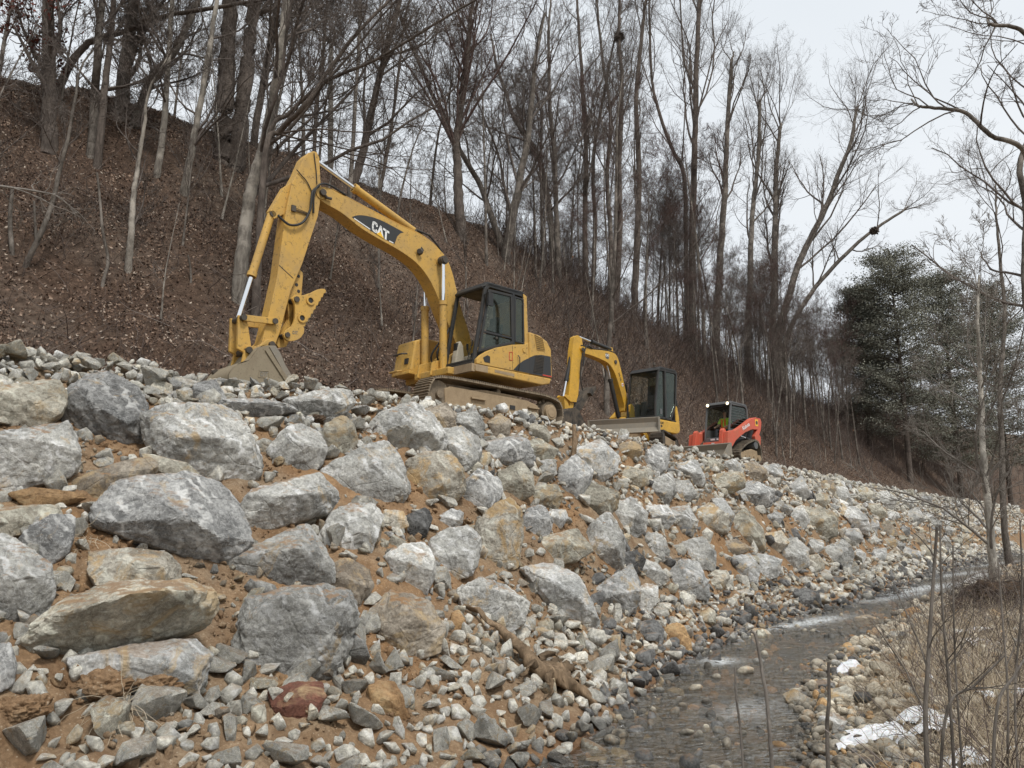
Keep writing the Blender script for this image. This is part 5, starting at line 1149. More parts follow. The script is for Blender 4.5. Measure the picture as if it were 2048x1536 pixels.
m = MB(); m.prism([(1.25, 1.15), (1.28, 1.30), (.78, 1.30), (.75, 1.15)], .2, .7); m.prism([(.86, 1.26), (.72, 2.0), (.60, 2.0), (.70, 1.26)], .2, .7); m.box(.75, 1.2, .3, .6, .85, 1.15); m.build('operator_seat', 'seat', cb, bevel=.03)
for yy in (.08, .78):
    m = MB(); m.box(.8, 1.3, yy-.06, yy+.06, .86, 1.36); m.tube([(1.25, yy, 1.34), (1.30, yy, 1.52)], .015, 6); m.build('armrest_console', 'greyplastic', cb, bevel=.02)
m = MB(); m.prism([(1.52, .9), (1.46, 1.36), (1.38, 1.40), (1.36, .9)], .36, .5); m.build('travel_pedals', 'black', cb)
m = MB(); m.box(.4, 1.64, -.05, .93, .83, .86); m.build('cab_floor', 'rubber', cb)
m = MB(); m.box(.395, .40, .0, .9, 1.5, 2.3); m.build('rear_screen', 'glass', cb)
m = MB(); m.box(.41, .45, .0, .9, .86, 1.75); m.prism([(1.38, 2.30), (.42, 2.36), (.42, 2.31), (1.38, 2.25)], .0, .89); m.build('dark_cab_lining', 'seat', cb)  # black back panel and headliner added so the cab reads dark inside
# boom swing post and boom
yb0, yb1 = -.40, -.16
m = MB(); m.prism([(1.58, .60), (1.62, 1.30), (1.50, 1.36), (1.38, 1.28), (1.36, .6)], -.02+0, .05); m.prism([(1.58, .60), (1.62, 1.30), (1.50, 1.36), (1.38, 1.28), (1.36, .6)], -.50, -.43); m.cyl((1.6, -.25, .55), (1.6, -.25, .95), .16, n=18); m.build('swing_post', 'yellow2', X, bevel=.015)
outer = spline([(3.76, 2.72), (3.66, 2.80), (3.22, 2.79), (2.7, 2.85), (2.27, 2.88), (2.0, 2.85), (1.84, 2.70), (1.66, 2.26), (1.45, 1.65), (1.40, 1.33), (1.44, 1.15)], 4)
inner = spline([(1.60, 1.15), (1.62, 1.39), (1.95, 2.09), (2.16, 2.36), (2.38, 2.50), (2.70, 2.56), (3.23, 2.60), (3.66, 2.60)], 4)
m = MB(); m.prism(outer+inner, yb0, yb1); bo = m.build('boom', 'yellow2', X, bevel=.01)
m = MB(); m.cyl((2.02, yb0-.03, 2.60), (2.02, yb1+.03, 2.60), .06, n=16); m.build('boom_pin', 'pin', bo, smooth=True); m = MB(); m.cyl((3.66, yb0-.03, 2.70), (3.66, yb1+.03, 2.70), .06, n=16); m.build('boom_pin', 'pin', bo, smooth=True); m = MB(); m.prism([(2.34, 2.84), (2.14, 3.06), (2.04, 3.06), (1.94, 2.82)], -.32, -.24); m.build('cylinder_bracket', 'yellow2', bo)
m = MB(); m.tube([(x, yb1-.03, z+.03) for x, z in outer[3:20]], .02, 6); m.tube(spline([(3.70, -.12, 2.2), (3.66, -.10, 2.6), (3.5, -.12, 2.84), (3.2, -.15, 2.82)], 4), .02, 6); m.build('hose', 'hose', bo)
m = MB(); m.prism([(2.52, 2.64), (2.52, 2.80), (2.38, 2.80), (2.34, 2.70), (2.38, 2.62)], yb1, yb1+.003); bp = m.build('badge_plate', 'greyplastic', bo)
text_mesh('CAT', .10, (2.44, yb1+.006, 2.73), (-1, 0, .03), (0, 0, 1), 'white', 'lettering', bp, bold=.03)
m = MB(); m.cyl((1.66, yb1, 1.95), (1.66, yb1+.004, 1.95), .055, n=18); bq = m.build('round_decal', 'white', bo)
text_mesh('CAT', .05, (1.66, yb1+.008, 1.95), (-1, 0, 0), (0, 0, 1), 'decalred', 'lettering', bq, bold=.02)
text_mesh('305 CR', .085, (1.80, yb1+.004, 2.18), (-.40, 0, -.9), (-.9, 0, .40), 'black', 'lettering', bo, bold=.01)
cyl_assembly(X, (1.74, -.28, .95), (2.30, -.28, 2.52), .065, .03, .72, 'black', 'boom_cylinder')
cyl_assembly(X, (2.10, -.28, 3.0), (3.66, -.28, 3.10), .06, .028, .62, 'black', 'stick_cylinder')
sp = [(3.74, 3.08), (3.84, 3.10), (4.0, 3.02), (4.10, 2.60), (4.14, 2.30), (4.24, 1.60), (4.30, 1.22), (4.18, 1.10), (3.94, 1.18), (3.86, 1.34), (3.77, 1.92), (3.74, 2.30), (3.62, 2.59), (3.60, 2.83), (3.64, 3.05)]
m = MB(); m.prism(sp, -.36, -.19); sk = m.build('stick', 'yellow2', X, bevel=.012)
m = MB(); m.tube(spline([(3.64, -.16, 2.66), (3.74, -.15, 2.3), (3.80, -.15, 1.9), (3.70, -.15, 1.5)], 4), .02, 6); m.build('hose', 'hose', sk)
cyl_assembly(X, (4.04, -.28, 2.52), (4.44, -.28, 1.22), .055, .028, .62, 'black', 'bucket_cylinder')
m = MB(); m.prism([(4.56, 1.22), (4.50, 1.28), (4.20, 1.26), (4.02, 1.22), (4.02, 1.12), (4.3, 1.1)], -.42, -.38); m.prism([(4.56, 1.22), (4.50, 1.28), (4.20, 1.26), (4.02, 1.22), (4.02, 1.12), (4.3, 1.1)], -.17, -.13); m.prism([(4.54, 1.24), (4.50, .86), (4.36, .80), (4.30, .95), (4.42, 1.2)], -.38, -.17); m.prism([(4.24, 1.14), (4.28, .9), (4.14, .86), (4.06, 1.1)], -.36, -.19); m.build('bucket_linkage', 'yellow2', X, bevel=.008)
m = MB(); m.prism([(4.62, .86), (4.40, .90), (4.18, .86), (3.98, .62), (3.86, .42), (4.4, .30), (4.86, .34), (4.92, .60)], -.62, -.60); m.build('bucket_side', 'rubber', X); m = MB(); m.prism([(4.62, .86), (4.40, .90), (4.18, .86), (3.98, .62), (3.86, .42), (4.4, .30), (4.86, .34), (4.92, .60)], .04, .06)
m.add([(x, y, z) for y in (-.6, .04) for x, z in [(4.18, .86), (4.62, .86), (4.92, .60), (4.86, .34), (4.4, .30), (3.86, .42)]], [(i, i+1, i+7, i+6) for i in range(5)]); m.build('bucket', 'rubber', X)
m = MB(); m.prism([(4.40, .72), (4.18, .90), (3.82, 1.16), (3.52, 1.44), (3.24, 1.68), (3.20, 1.60), (3.46, 1.30), (3.72, .98), (4.06, .72), (4.34, .60)], -.40, -.15); m.prism([(3.24, 1.68), (3.20, 1.60), (3.40, 1.36), (3.50, 1.44)], -.52, -.03); m.build('thumb', 'rubber', X, bevel=.01)

# ------------------------------------------------------------------ the red compact track loader
X = empty('track_loader', (8.15, 28.3, 4.42), HD, label='orange red compact track loader with two lit lamps and an operator in the cab', cat='loader')
for sy in (1, -1):
    lp = loop_pts([(1.30, -.04), (1.34, .26), (.82, .56), (.30, .74), (-.05, .72), (-.22, .45), (-.25, .05), (-.1, -.05)], [.1, .14, .1, .12, .14, .1, .1, .06], 4)
    a, b = (.52, .95) if sy > 0 else (-.95, -.52)
    track(X, lp, a, b, .10, 'rubber_mud', .022, .025, rubber=True)
    m = MB(); m.prism([(1.05, .06), (.95, .28), (.4, .40), (.0, .36), (-.05, .06)], a+.12, b-.06); m.build('track_frame', 'mud', X, bevel=.02)
    m = MB(); m.cyl((.12, a+.02, .56), (.12, b-.02, .56), .14, n=20); m.build('drive_sprocket', 'greyplastic', X)
    for x in (1.14, .82, .52, .22, -.08):
        m = MB(); m.cyl((x, a+.04, .10), (x, b-.01, .10), .11 if x not in (1.14,) else .15, n=16); m.build('track_wheel', 'mud', X)
    ya, yb = (.60, .78) if sy > 0 else (-.78, -.60)
    arm = [(1.76, .92), (1.40, 1.0), (1.29, .99), (.87, 1.16), (.30, 1.42), (.10, 1.52), (-.10, 1.59), (-.30, 1.62), (-.48, 1.56), (-.50, 1.31), (-.36, 1.17), (.05, 1.15), (.60, .98), (1.02, .78), (1.28, .64), (1.52, .42), (1.86, .42)]
    m = MB(); m.prism(arm, ya, yb); am = m.build('loader_arm', 'red', X, bevel=.015)
    if sy > 0: text_mesh('Kubota', .19, (.50, yb+.003, 1.215), (-.90, 0, .40), (.40, 0, .90), 'white', 'lettering', am, bold=.015)
    m = MB(); m.cyl((-.30, ya-.01, 1.42), (-.30, yb+.006, 1.42), .075, n=16); m.build('arm_pivot', 'pin', am); m = MB(); m.prism([(-.40, 1.30), (-.40, 1.54), (-.20, 1.54), (-.20, 1.30)], yb+.0, yb+.003); m.build('pivot_plate', 'decalyellow', am)
    m = MB(); m.prism([(-.50, 1.62), (-.66, 1.60), (-.72, 1.48), (-.64, 1.20), (-.50, 1.0), (-.60, .92), (-.50, .40), (-.25, .35), (-.16, .92), (-.34, 1.15)], ya+.02, yb-.02); m.build('rear_upright', 'red', X, bevel=.015)
    m = MB(); m.prism([(1.62, .46), (1.64, 1.0), (1.72, 1.06), (1.80, 1.0), (1.92, .46)], ya-.02-.0, ya+.0) if False else m.prism([(1.62, .46), (1.60, 1.0), (1.70, 1.06), (1.80, .98), (1.92, .46)], min(.46*sy, .60*sy), max(.46*sy, .60*sy)); m.build('tilt_bracket', 'red', X, bevel=.015)
    cyl_assembly(X, (-.30, .69*sy, .72), (.82, .69*sy, .86), .045, .025, .6, 'black', 'lift_cylinder')
m = MB(); m.prism([(1.35, .40), (1.30, .62), (.6, .75), (-.5, .85), (-.62, .4), (-.4, .2), (1.2, .2)], -.5, .5); m.prism([(-.15, .8), (-.15, 1.30), (-.6, 1.25), (-.68, .6)], -.46, .46); m.build('chassis', 'black', X, bevel=.03)
m = MB(); m.prism([(1.38, .52), (1.34, .66), (1.26, .66), (1.28, .52)], -.48, .48); m.build('front_crossbar', 'red', X, bevel=.01)
cabs = [(1.24, .66), (1.18, 1.10), (.98, 2.02), (.90, 2.10), (-.08, 2.06), (-.22, 1.94), (-.22, 1.2), (.0, .9), (.2, .8)]
m = MB()
for ya, yb in ((.44, .50), (-.50, -.44)): frame_poly(m, cabs, ya, yb, .075)
m.prism([(1.04, 2.02), (.98, 2.12), (-.10, 2.10), (-.20, 2.0), (.8, 1.98)], -.50, .50); m.prism([(1.25, .66), (1.23, .82), (1.17, .82), (1.18, .66)], -.46, .46); m.box(-.22, -.16, -.46, .46, 1.2, 1.6)
cb = m.build('cab', 'greyplastic', X, bevel=.02)
m = MB(); m.add([(1.20, -.44, .84), (1.20, .44, .84), (.99, .44, 2.0), (.99, -.44, 2.0)], [(0, 1, 2, 3)]); m.build('door_pane', 'clearglass', cb)
m = MB(); m.prism([(1.05, 1.12), (.92, 1.95), (-.06, 1.96), (-.12, 1.90), (-.12, 1.2)], .462, .468); sg = m.build('side_pane', 'glass', cb)
m = MB()
for k in range(7): m.tube([(.96-.0*k, .475, 1.30+k*.10), (-.12, .475, 1.30+k*.10)], .008, 4)
m.build('side_guard', 'greyplastic', sg)
for yy in (.40, -.40):
    m = MB(); m.cyl((.98, yy, 2.03), (1.05, yy, 2.03), .065, .07, n=16); lb = m.build('work_lamp', 'black', X); m = MB(); m.cyl((1.05, yy, 2.03), (1.056, yy, 2.03), .055, n=16); m.build('lamp_lens', 'lamp', lb)
for q in ((1.385, 1.392, -.12, .0, .54, .62), (1.24, 1.256, .02, .08, .72, .78), (1.24, 1.256, .12, .26, .70, .80), (1.24, 1.256, -.22, -.06, .72, .78)):
    m = MB(); m.box(*q); m.build('sticker', 'white', X)
m = MB(); m.box(-.17, -.13, -.44, .44, .9, 1.98); m.prism([(1.0, 1.985), (-.1, 1.975), (-.1, 1.94), (1.0, 1.95)], -.44, .44); m.build('dark_cab_lining', 'seat', cb)  # dark rear sheet and headliner, added to deepen the shade within the cab
m = MB(); m.prism([(1.05, 1.12), (.92, 1.95), (-.06, 1.96), (-.12, 1.90), (-.12, 1.2)], -.468, -.462); m.build('far_side_pane', 'glass', cb)
m = MB(); m.prism([(1.18, .86), (1.13, 1.12), (-.12, 1.2), (-.12, .9)], .44, .46); m.prism([(1.18, .86), (1.13, 1.12), (-.12, 1.2), (-.12, .9)], -.46, -.44); m.build('cab_lower_wall', 'greyplastic', cb)
m = MB(); m.prism([(.35, .9), (.35, 1.15), (-.1, 1.15), (-.1, .9)], -.25, .25); m.prism([(.0, 1.1), (-.06, 1.75), (-.16, 1.75), (-.14, 1.1)], -.25, .25); m.build('operator_seat', 'seat', cb, bevel=.03)
# bucket
m = MB(); bp_ = [(1.98, .46), (1.94, .30), (2.0, .05), (2.12, -.04), (2.72, -.06), (2.72, -.03), (2.14, 0), (2.04, .10), (1.99, .30), (2.04, .46)]; m.prism(bp_, -.98, .98); bk = m.build('bucket', 'blade', X)
m = MB(); m.prism([(1.98, .48), (2.18, .44), (2.60, .0), (2.70, -.05), (2.12, -.05), (1.98, .1)], .98, 1.01); m.build('bucket_side', 'blade', bk); m = MB(); m.prism([(1.98, .48), (2.18, .44), (2.60, .0), (2.70, -.05), (2.12, -.05), (1.98, .1)], -1.01, -.98); m.build('bucket_side', 'blade', bk)
m = MB(); m.cyl((1.99, -.98, .47), (1.99, .98, .47), .035, n=10); m.build('bucket_lip', 'blade', bk)
# ------------------------------------------------------------------ the operator: one continuous skinned body, then clothes, hair
def skin_body(name, joints, edges, mat, root_i=0, sub=2):
    me = bpy.data.meshes.new(name); me.from_pydata([j[0] for j in joints], edges, []); o = bpy.data.objects.new(name, me); COL.objects.link(o)
    me.skin_vertices.new() if hasattr(me.skin_vertices, 'new') and not me.skin_vertices else None
    o.modifiers.new('skin', 'SKIN'); sk = me.skin_vertices[0].data if me.skin_vertices else None
    for i, j in enumerate(joints):
        r = j[1]; sk[i].radius = r if isinstance(r, tuple) else (r, r)
    sk[root_i].use_root = True
    o.modifiers.new('sub', 'SUBSURF').render_levels = sub; o.modifiers['sub'].levels = sub
    dg = bpy.context.evaluated_depsgraph_get(); m2 = bpy.data.meshes.new_from_object(o.evaluated_get(dg)); bpy.data.objects.remove(o); m2.name = name
    m2.materials.clear(); m2.materials.append(M[mat]); m2.polygons.foreach_set('use_smooth', np.ones(len(m2.polygons), bool)); return m2
def person(base, rz, label):
    J = [((0, 0, .08), (.14, .11)), ((0, 0, .28), (.135, .10)), ((0, 0, .46), (.16, .10)), ((0, 0, .56), (.07, .06)), ((.01, 0, .64), (.05, .05)), ((.02, 0, .74), (.085, .075)), ((.02, 0, .83), (.075, .07)),
         ((.0, .17, .50), .055), ((.08, .25, .30), .045), ((.30, .22, .22), .035), ((.36, .21, .22), .03), ((.0, -.17, .50), .055), ((.08, -.25, .30), .045), ((.30, -.22, .22), .035), ((.36, -.21, .22), .03),
         ((.05, .10, .06), .085), ((.42, .13, .10), .065), ((.46, .13, -.28), .045), ((.56, .13, -.33), .035), ((.05, -.10, .06), .085), ((.42, -.13, .10), .065), ((.46, -.13, -.28), .045), ((.56, -.13, -.33), .035)]
    E = [(0, 1), (1, 2), (2, 3), (3, 4), (4, 5), (5, 6), (2, 7), (7, 8), (8, 9), (9, 10), (2, 11), (11, 12), (12, 13), (13, 14), (0, 15), (15, 16), (16, 17), (17, 18), (0, 19), (19, 20), (20, 21), (21, 22)]
    me = skin_body('person', J, E, 'skin'); me.materials.append(M['jeans'])
    for p in me.polygons:
        c = p.center
        if c.z < .16 and c.x > -.3 and (c.x > .02 or c.z < .12) and not (c.x > .2 and c.z > .17): p.material_index = 1
    o = link('person', me, loc=base, label=label, cat='person'); o.rotation_euler = (0, 0, rz)
    # vest: shell over the torso
    Jv = [((0, 0, .06), (.165, .135)), ((0, 0, .28), (.16, .125)), ((0, 0, .47), (.185, .12)), ((0, .17, .51), .075), ((.07, .245, .33), .06), ((0, -.17, .51), .075), ((.07, -.245, .33), .06)]
    link('hi_vis_vest', skin_body('hi_vis_vest', Jv, [(0, 1), (1, 2), (2, 3), (3, 4), (2, 5), (5, 6)], 'hiviz'), o)
    m = MB(); m.box(.12, .15, .03, .09, .05, .52); m.box(.12, .15, -.09, -.03, .05, .52); m.box(.125, .16, -.13, .13, .16, .24); m.build('vest_stripe', 'hivizo', o, bevel=.01)
    m = MB()
    for k in range(5):
        a = (k/4)*1.5708; m.ring((.015, 0, .80+.085*math.sin(a)), (0, 0, 1), .105*math.cos(a)+.004, .02 if k < 4 else .001, .035, 20)
    m.cyl((.015, 0, .79), (.06, 0, .80), .11, .12, n=20) if False else None; m.build('dark_cap', 'black', o, smooth=True)
    m = MB(); 
    for yy in (.028, -.028): m.cyl((.092, yy, .755), (.100, yy, .755), .011, n=10)
    m.build('eyes', 'black', o); m = MB(); m.prism([(.09, .75), (.125, .715), (.09, .71)], -.014, .014); m.build('nose', 'skin', o, bevel=.004)
    for sy in (1, -1):
        for k in range(5):
            m = MB(); y = .21*sy+(-.030+.015*k); m.tube([(.375, y, .225), (.40, y, .20+.0), (.395, y, .175)], [.009, .008, .007], 6); m.build('finger', 'skin', o, smooth=True)
        m = MB(); m.tube([(.30, .69*0+.21*sy, .20), (.34, .21*sy, .10)], .014, 6)
        m.build('control_lever', 'black', X) if False else None
    return o
ca, sa = math.cos(HD), math.sin(HD)
person((8.15+ca*.50+sa*.03, 28.3+sa*.50-ca*.03, 4.4+1.04), HD, 'operator in a yellow green and orange vest seated in the red loader')
# ------------------------------------------------------------------ bare trees: everything is tapered tubes with real thickness
def nrmz(a): return a/np.maximum(np.linalg.norm(a, axis=-1, keepdims=True), 1e-9)
def tubes(batches):
    """list of (P[m,n,3], R[m,n], sides) -> verts, quads"""
    VV, FF = [], []; off = 0
    for P, Rr, k in batches:
        m, n, _ = P.shape
        if m == 0: continue
        T = np.empty_like(P); T[:, 1:-1] = P[:, 2:]-P[:, :-2]; T[:, 0] = P[:, 1]-P[:, 0]; T[:, -1] = P[:, -1]-P[:, -2]; T = nrmz(T)
        ref = np.where(np.abs(T[:, :1, 2:3]) > .8, np.array([[[1., 0, 0]]]), np.array([[[0, 0, 1.]]])); Uv = nrmz(np.cross(T, ref)); W = np.cross(T, Uv)
        a = np.arange(k)*2*np.pi/k
        V = P[:, :, None]+Rr[:, :, None, None]*(np.cos(a)[None, None, :, None]*Uv[:, :, None]+np.sin(a)[None, None, :, None]*W[:, :, None])
        VV.append(V.reshape(-1, 3)); i = np.arange(m)[:, None, None]*n*k; j = np.arange(n-1)[None, :, None]*k; c = np.arange(k)[None, None, :]; c2 = (c+1) % k
        FF.append(np.stack([i+j+c, i+j+c2, i+j+k+c2, i+j+k+c], -1).reshape(-1, 4)+off); off += m*n*k
    return np.concatenate(VV), np.concatenate(FF)
def spawn(rg, P, Rr, L, k, tr, ang, ratio, n, up, wig, rr, rmin, lenfall=.55, side=None):
    """k children on every parent branch"""
    m, n0, _ = P.shape; t = np.sort(rg.uniform(tr[0], tr[1], (m, k)), 1); x = t*(n0-1); i = np.minimum(x.astype(int), n0-2); f = (x-i)[..., None]; mi = np.arange(m)[:, None]
    p = P[mi, i]*(1-f)+P[mi, i+1]*f; tan = nrmz(P[mi, i+1]-P[mi, i]); r = (Rr[mi, i]*(1-f[..., 0])+Rr[mi, i+1]*f[..., 0])*rr
    per = rg.normal(size=(m, k, 3)); 
    if side is not None: per = per+np.array(side)
    per = nrmz(per-tan*(per*tan).sum(-1, keepdims=True)); a = rg.uniform(ang[0], ang[1], (m, k, 1)); d = nrmz(np.cos(a)*tan+np.sin(a)*per)
    ln = L[:, None]*ratio*(1-lenfall*(t-tr[0])/(tr[1]-tr[0]))*rg.uniform(.65, 1.25, (m, k))
    q = p.reshape(-1, 3); d = d.reshape(-1, 3); ln = ln.ravel(); r = np.maximum(r.ravel(), rmin); out = [q]
    for s in range(n-1):
        d = nrmz(d+rg.normal(size=d.shape)*wig+np.array([0, 0, up])); q = q+d*(ln/(n-1))[:, None]; out.append(q)
    Pn = np.stack(out, 1); tp = np.linspace(1, .35, n)[None]; Rn = np.maximum(r[:, None]*tp, rmin*.6); return Pn, Rn, ln
def tree_mesh(rg, path, r0, r1, crown, H, rmin=.008, flare=True):
    """trunk from a 3d polyline, limbs spawned on it. crown: list of level dicts"""
    P = np.array(spline([tuple(p) for p in path], 6)); n = len(P); P[1:-1] += rg.normal(size=(n-2, 3))*r0*.06
    t = np.linspace(0, 1, n); Rr = r0*(1-t)+r1*t
    if flare: Rr = Rr*(1+.3*np.exp(-t*22))
    tr = tubes([(P[None], Rr[None], 12)])
    b = []; par = (P[None], Rr[None], np.array([H]))
    for lv in crown:
        c = spawn(rg, *par, lv['k'], lv.get('t', (.25, .98)), lv['a'], lv['ratio'], lv['n'], lv.get('up', .05), lv.get('wig', .15), lv.get('rr', .5), rmin*lv.get('rm', 1), lv.get('fall', .5), lv.get('side'))
        b.append((c[0], c[1], lv.get('s', 3)))
        if lv.get('join'):   # keep limbs of both levels as parents
            pass
        par = c
    return tr, tubes(b)
def crown_open(t0, L1, side, k1):
    return [dict(k=k1, t=(t0, .99), a=(.4, 1.1), ratio=L1, n=8, up=.04, wig=.2, rr=.45, s=6, side=side, fall=.3), dict(k=5, t=(.25, 1.), a=(.4, 1.0), ratio=.55, n=6, up=.05, wig=.24, rr=.55, s=4), dict(k=4, t=(.25, 1.), a=(.4, 1.1), ratio=.55, n=5, up=.05, wig=.26, rr=.6, s=3), dict(k=3, t=(.3, 1.), a=(.4, 1.0), ratio=.5, n=3, up=.05, wig=.2, rr=.7, s=3)]
def crown_std(dens=1.0, spread=.7, t0=.35, L1=.42, up=.10, side=None, k1=14, twig=1):
    c = [dict(k=int(k1*dens), t=(t0, .99), a=(.35*spread/.7, 1.15*spread/.7), ratio=L1, n=8, up=up, wig=.13, rr=.40, s=6, side=side, fall=.45),
         dict(k=7, t=(.2, 1.), a=(.3, .9), ratio=.56, n=6, up=up*.8, wig=.17, rr=.5, s=4),
         dict(k=6, t=(.15, 1.), a=(.3, .95), ratio=.60, n=5, up=up*.6, wig=.2, rr=.6, s=3),
         dict(k=5 if twig else 3, t=(.15, 1.), a=(.3, .95), ratio=.72, n=4, up=.05, wig=.22, rr=.6, s=3)]
    return c
def add_tree(name, label, path, r0, r1, crown, H, bark='bark_grey', twig='twig', group=None, seed=1, rmin=.008, cat='tree', extra=None):
    rg = np.random.default_rng(seed); (tv, tf), (cv, cf) = tree_mesh(rg, path, r0, r1, crown, H, rmin); b = np.array(path[0])
    root = empty(name, tuple(b), label=label, cat=cat, group=group)
    link('trunk', mesh_np('trunk', tv-b, tf, mats=[M[bark]], smooth=True), root); c = link('crown', mesh_np('crown', cv-b, cf, mats=[M[twig]]), root)
    if extra: extra(root, b, cv, rg)
    return root
def px_path(pts, depth=None, dd=0.0, seed=0):
    """trunk path through photo pixels, standing at the depth where its foot meets the hill"""
    rg = np.random.default_rng(seed); f = hit(*pts[0])
    if depth is not None: f = at_depth(pts[0][0], pts[0][1], depth)
    Y = f.y; out = []
    f.z = max(f.z, -5)
    for i, (a, b) in enumerate(pts):
        p = at_depth(a, b, Y+dd*i+(rg.normal()*.15 if i else 0)); out.append((p.x, p.y, p.z))
    g0 = float(terr_n([out[0][0]], [out[0][1]])[0]); out.insert(0, (out[0][0], out[0][1], min(g0, out[0][2])-.35))
    return out
def wpx(path, w): return w/FPX*math.hypot(path[0][0], path[0][1])/2
def hero(label, pts, w0, w1, seed, bark='bark_dark', twig='twig', depth=None, dens=1.0, spread=.7, t0=.3, L1=.35, up=.1, k1=12, side=None, ext=5.0, group=None, extra=None, name='bare_tree', rmin=.0065, crown=None):
    p = px_path(pts, depth, 0, seed); a, b = np.array(p[-2]), np.array(p[-1])
    if ext: d = (b-a)/np.linalg.norm(b-a); p.append(tuple(b+d*ext*.5+np.array([0, 0, .0]))); p.append(tuple(b+d*ext+np.array([.3, .3, .3])))
    H = sum(np.linalg.norm(np.array(p[i+1])-np.array(p[i])) for i in range(len(p)-1))
    w1 = w1*(1 if not ext else .55)
    return add_tree(name, label, p, wpx(p, w0), wpx(p, w1), crown or crown_std(dens, spread, t0, L1, up, side, k1), H, bark, twig, group, seed, rmin, extra=extra)
def leaf_tufts(mat, n, box, size=.07):
    def f(root, b, cv, rg):
        idx = rg.integers(0, len(cv), n*4); P = cv[idx]; k = (P[:, 0] > box[0]) & (P[:, 0] < box[1]) & (P[:, 2] > box[2]) & (P[:, 2] < box[3]); P = P[k][:n]
        if len(P) == 0: return
        V, F, T = leaf_quads(P+rg.normal(size=P.shape)*.03, size, rg); me = mesh_np('leaves', V-b, F, mats=[M[mat]]); vattr(me, 'tone', T); link('leaves', me, root)
    return f
def leaf_quads(P, size, rg, flat=0.0, nrm=None):
    n = len(P); a = nrmz(rg.normal(size=(n, 3))*(np.array([1, 1, 1-flat]))); b = nrmz(np.cross(a, rg.normal(size=(n, 3))+(nrm*3 if nrm is not None else 0))); s = size*rg.uniform(.5, 1.2, (n, 1))
    c = np.cross(a, b)*s*.25
    V = np.stack([P-a*s, P+b*s*.55+c, P+a*s, P-b*s*.55+c], 1).reshape(-1, 3); return V, np.arange(n*4).reshape(-1, 4), np.repeat(rg.uniform(0, 1, n), 4)
H_ = hero
LG = 'bare trees on the left hillside'; RG_ = 'bare trees on the ridge right of the boom'
H_('stout dark straight trunk nearest the left edge, with dull red leaves in its lower branches', [(100, 285), (98, 190), (97, 90), (96, -10)], 30, 25, 1, L1=.3, t0=.25, k1=10, extra=leaf_tufts('redleaf', 2600, (-99, -12.0, 11, 99)))
H_('dark tree arching over to the right beside the stout left trunk', [(112, 195), (125, 160), (150, 115), (185, 82), (250, 62), (330, 32), (450, 12)], 17, 8, 2, L1=.22, t0=.3, k1=12, ext=3)
H_('slender grey trunk right of the arching tree', [(184, 292), (190, 200), (196, 100), (205, -10)], 19, 14, 3, 'bark_grey')
H_('crooked dark forked trunk on the left slope', [(196, 318), (205, 230), (212, 150), (222, 70), (228, -10)], 16, 11, 4, L1=.28)
H_('broad grey trunk rising from the left skyline', [(243, 232), (248, 160), (258, 80), (268, -10)], 30, 24, 5, 'bark_grey', L1=.28)
H_('leaning forked trunk bending right on the skyline', [(268, 250), (285, 205), (305, 155), (345, 110), (375, 50), (400, -10)], 21, 14, 6, 'bark_grey', L1=.3)
H_('pale lichen barked straight tree left of the big pair', [(315, 347), (328, 250), (336, 130), (345, -10)], 15, 10, 7, 'bark_pale', L1=.28)
H_('pale lichen barked tree with a bent foot beside the big pair', [(368, 384), (382, 310), (398, 220), (418, 100), (435, -10)], 16, 10, 8, 'bark_pale', L1=.28)
H_('massive dark trunk, left one of the big pair', [(445, 320), (450, 220), (456, 100), (460, -10)], 44, 36, 9, L1=.24, t0=.5, k1=8)
H_('massive dark trunk, right one of the big pair', [(472, 335), (484, 220), (497, 100), (510, -10)], 40, 30, 10, L1=.24, t0=.5, k1=8)
H_('straight dark tree close right of the big pair', [(506, 300), (522, 190), (540, 90), (556, -10)], 17, 13, 11, L1=.32)
H_('big pale barked tree forking low behind the stick of the excavator', [(478, 600), (484, 520), (492, 440), (505, 370), (525, 300), (540, 230), (558, 120), (575, -10)], 32, 20, 12, 'bark_pale', 'twig', t0=.35, L1=.42, side=(1.0, 0, .3), k1=13, up=.07)
H_('long dark limb tree sweeping up right from the low fork', [(530, 310), (560, 262), (610, 210), (665, 130), (720, 60), (790, -10)], 13, 7, 13, L1=.3, t0=.15, depth=20.5, k1=14, ext=3, spread=.6)
H_('second sweeping dark tree above the boom head', [(535, 290), (580, 225), (650, 165), (750, 120), (850, 60)], 10, 6, 14, L1=.3, t0=.15, depth=21, k1=12, ext=3, spread=.6)
H_('pale sapling with a swollen foot in the middle of the leaf litter slope', [(256, 540), (262, 470), (266, 400), (276, 330), (288, 250)], 15, 5, 15, 'bark_pale', 'twig', t0=.25, L1=.34, ext=2)
H_('grey sapling leaning right in the leaf litter at the far left', [(52, 530), (80, 470), (103, 410), (118, 345), (135, 280), (150, 200)], 11, 5, 16, 'bark_grey', 'twig', t0=.45, L1=.3, ext=2)
H_('dark straight tree above the elbow of the excavator', [(705, 370), (722, 320), (740, 240), (760, 150), (790, 40)], 22, 12, 17, L1=.36)
H_('thin dark tree left of the boom cylinder', [(628, 330), (632, 230), (645, 120), (655, -10)], 10, 7, 18, L1=.28)
H_('slim tree right of the boom cylinder', [(757, 392), (770, 330), (785, 240), (800, 120)], 10, 6, 19, L1=.36)
H_('dense many branched tree over the boom with purple brown twigs', [(922, 478), (918, 400), (915, 330), (912, 285), (925, 200), (935, 100)], 26, 10, 20, 'bark_dark', 'twig_red', t0=.42, L1=.5, k1=26, dens=1.2, spread=.35, up=.12)
H_('leaning tree crossing behind the dense one', [(1012, 520), (985, 440), (960, 370), (920, 300), (870, 200), (840, 130)], 16, 8, 21, 'bark_grey', L1=.34)
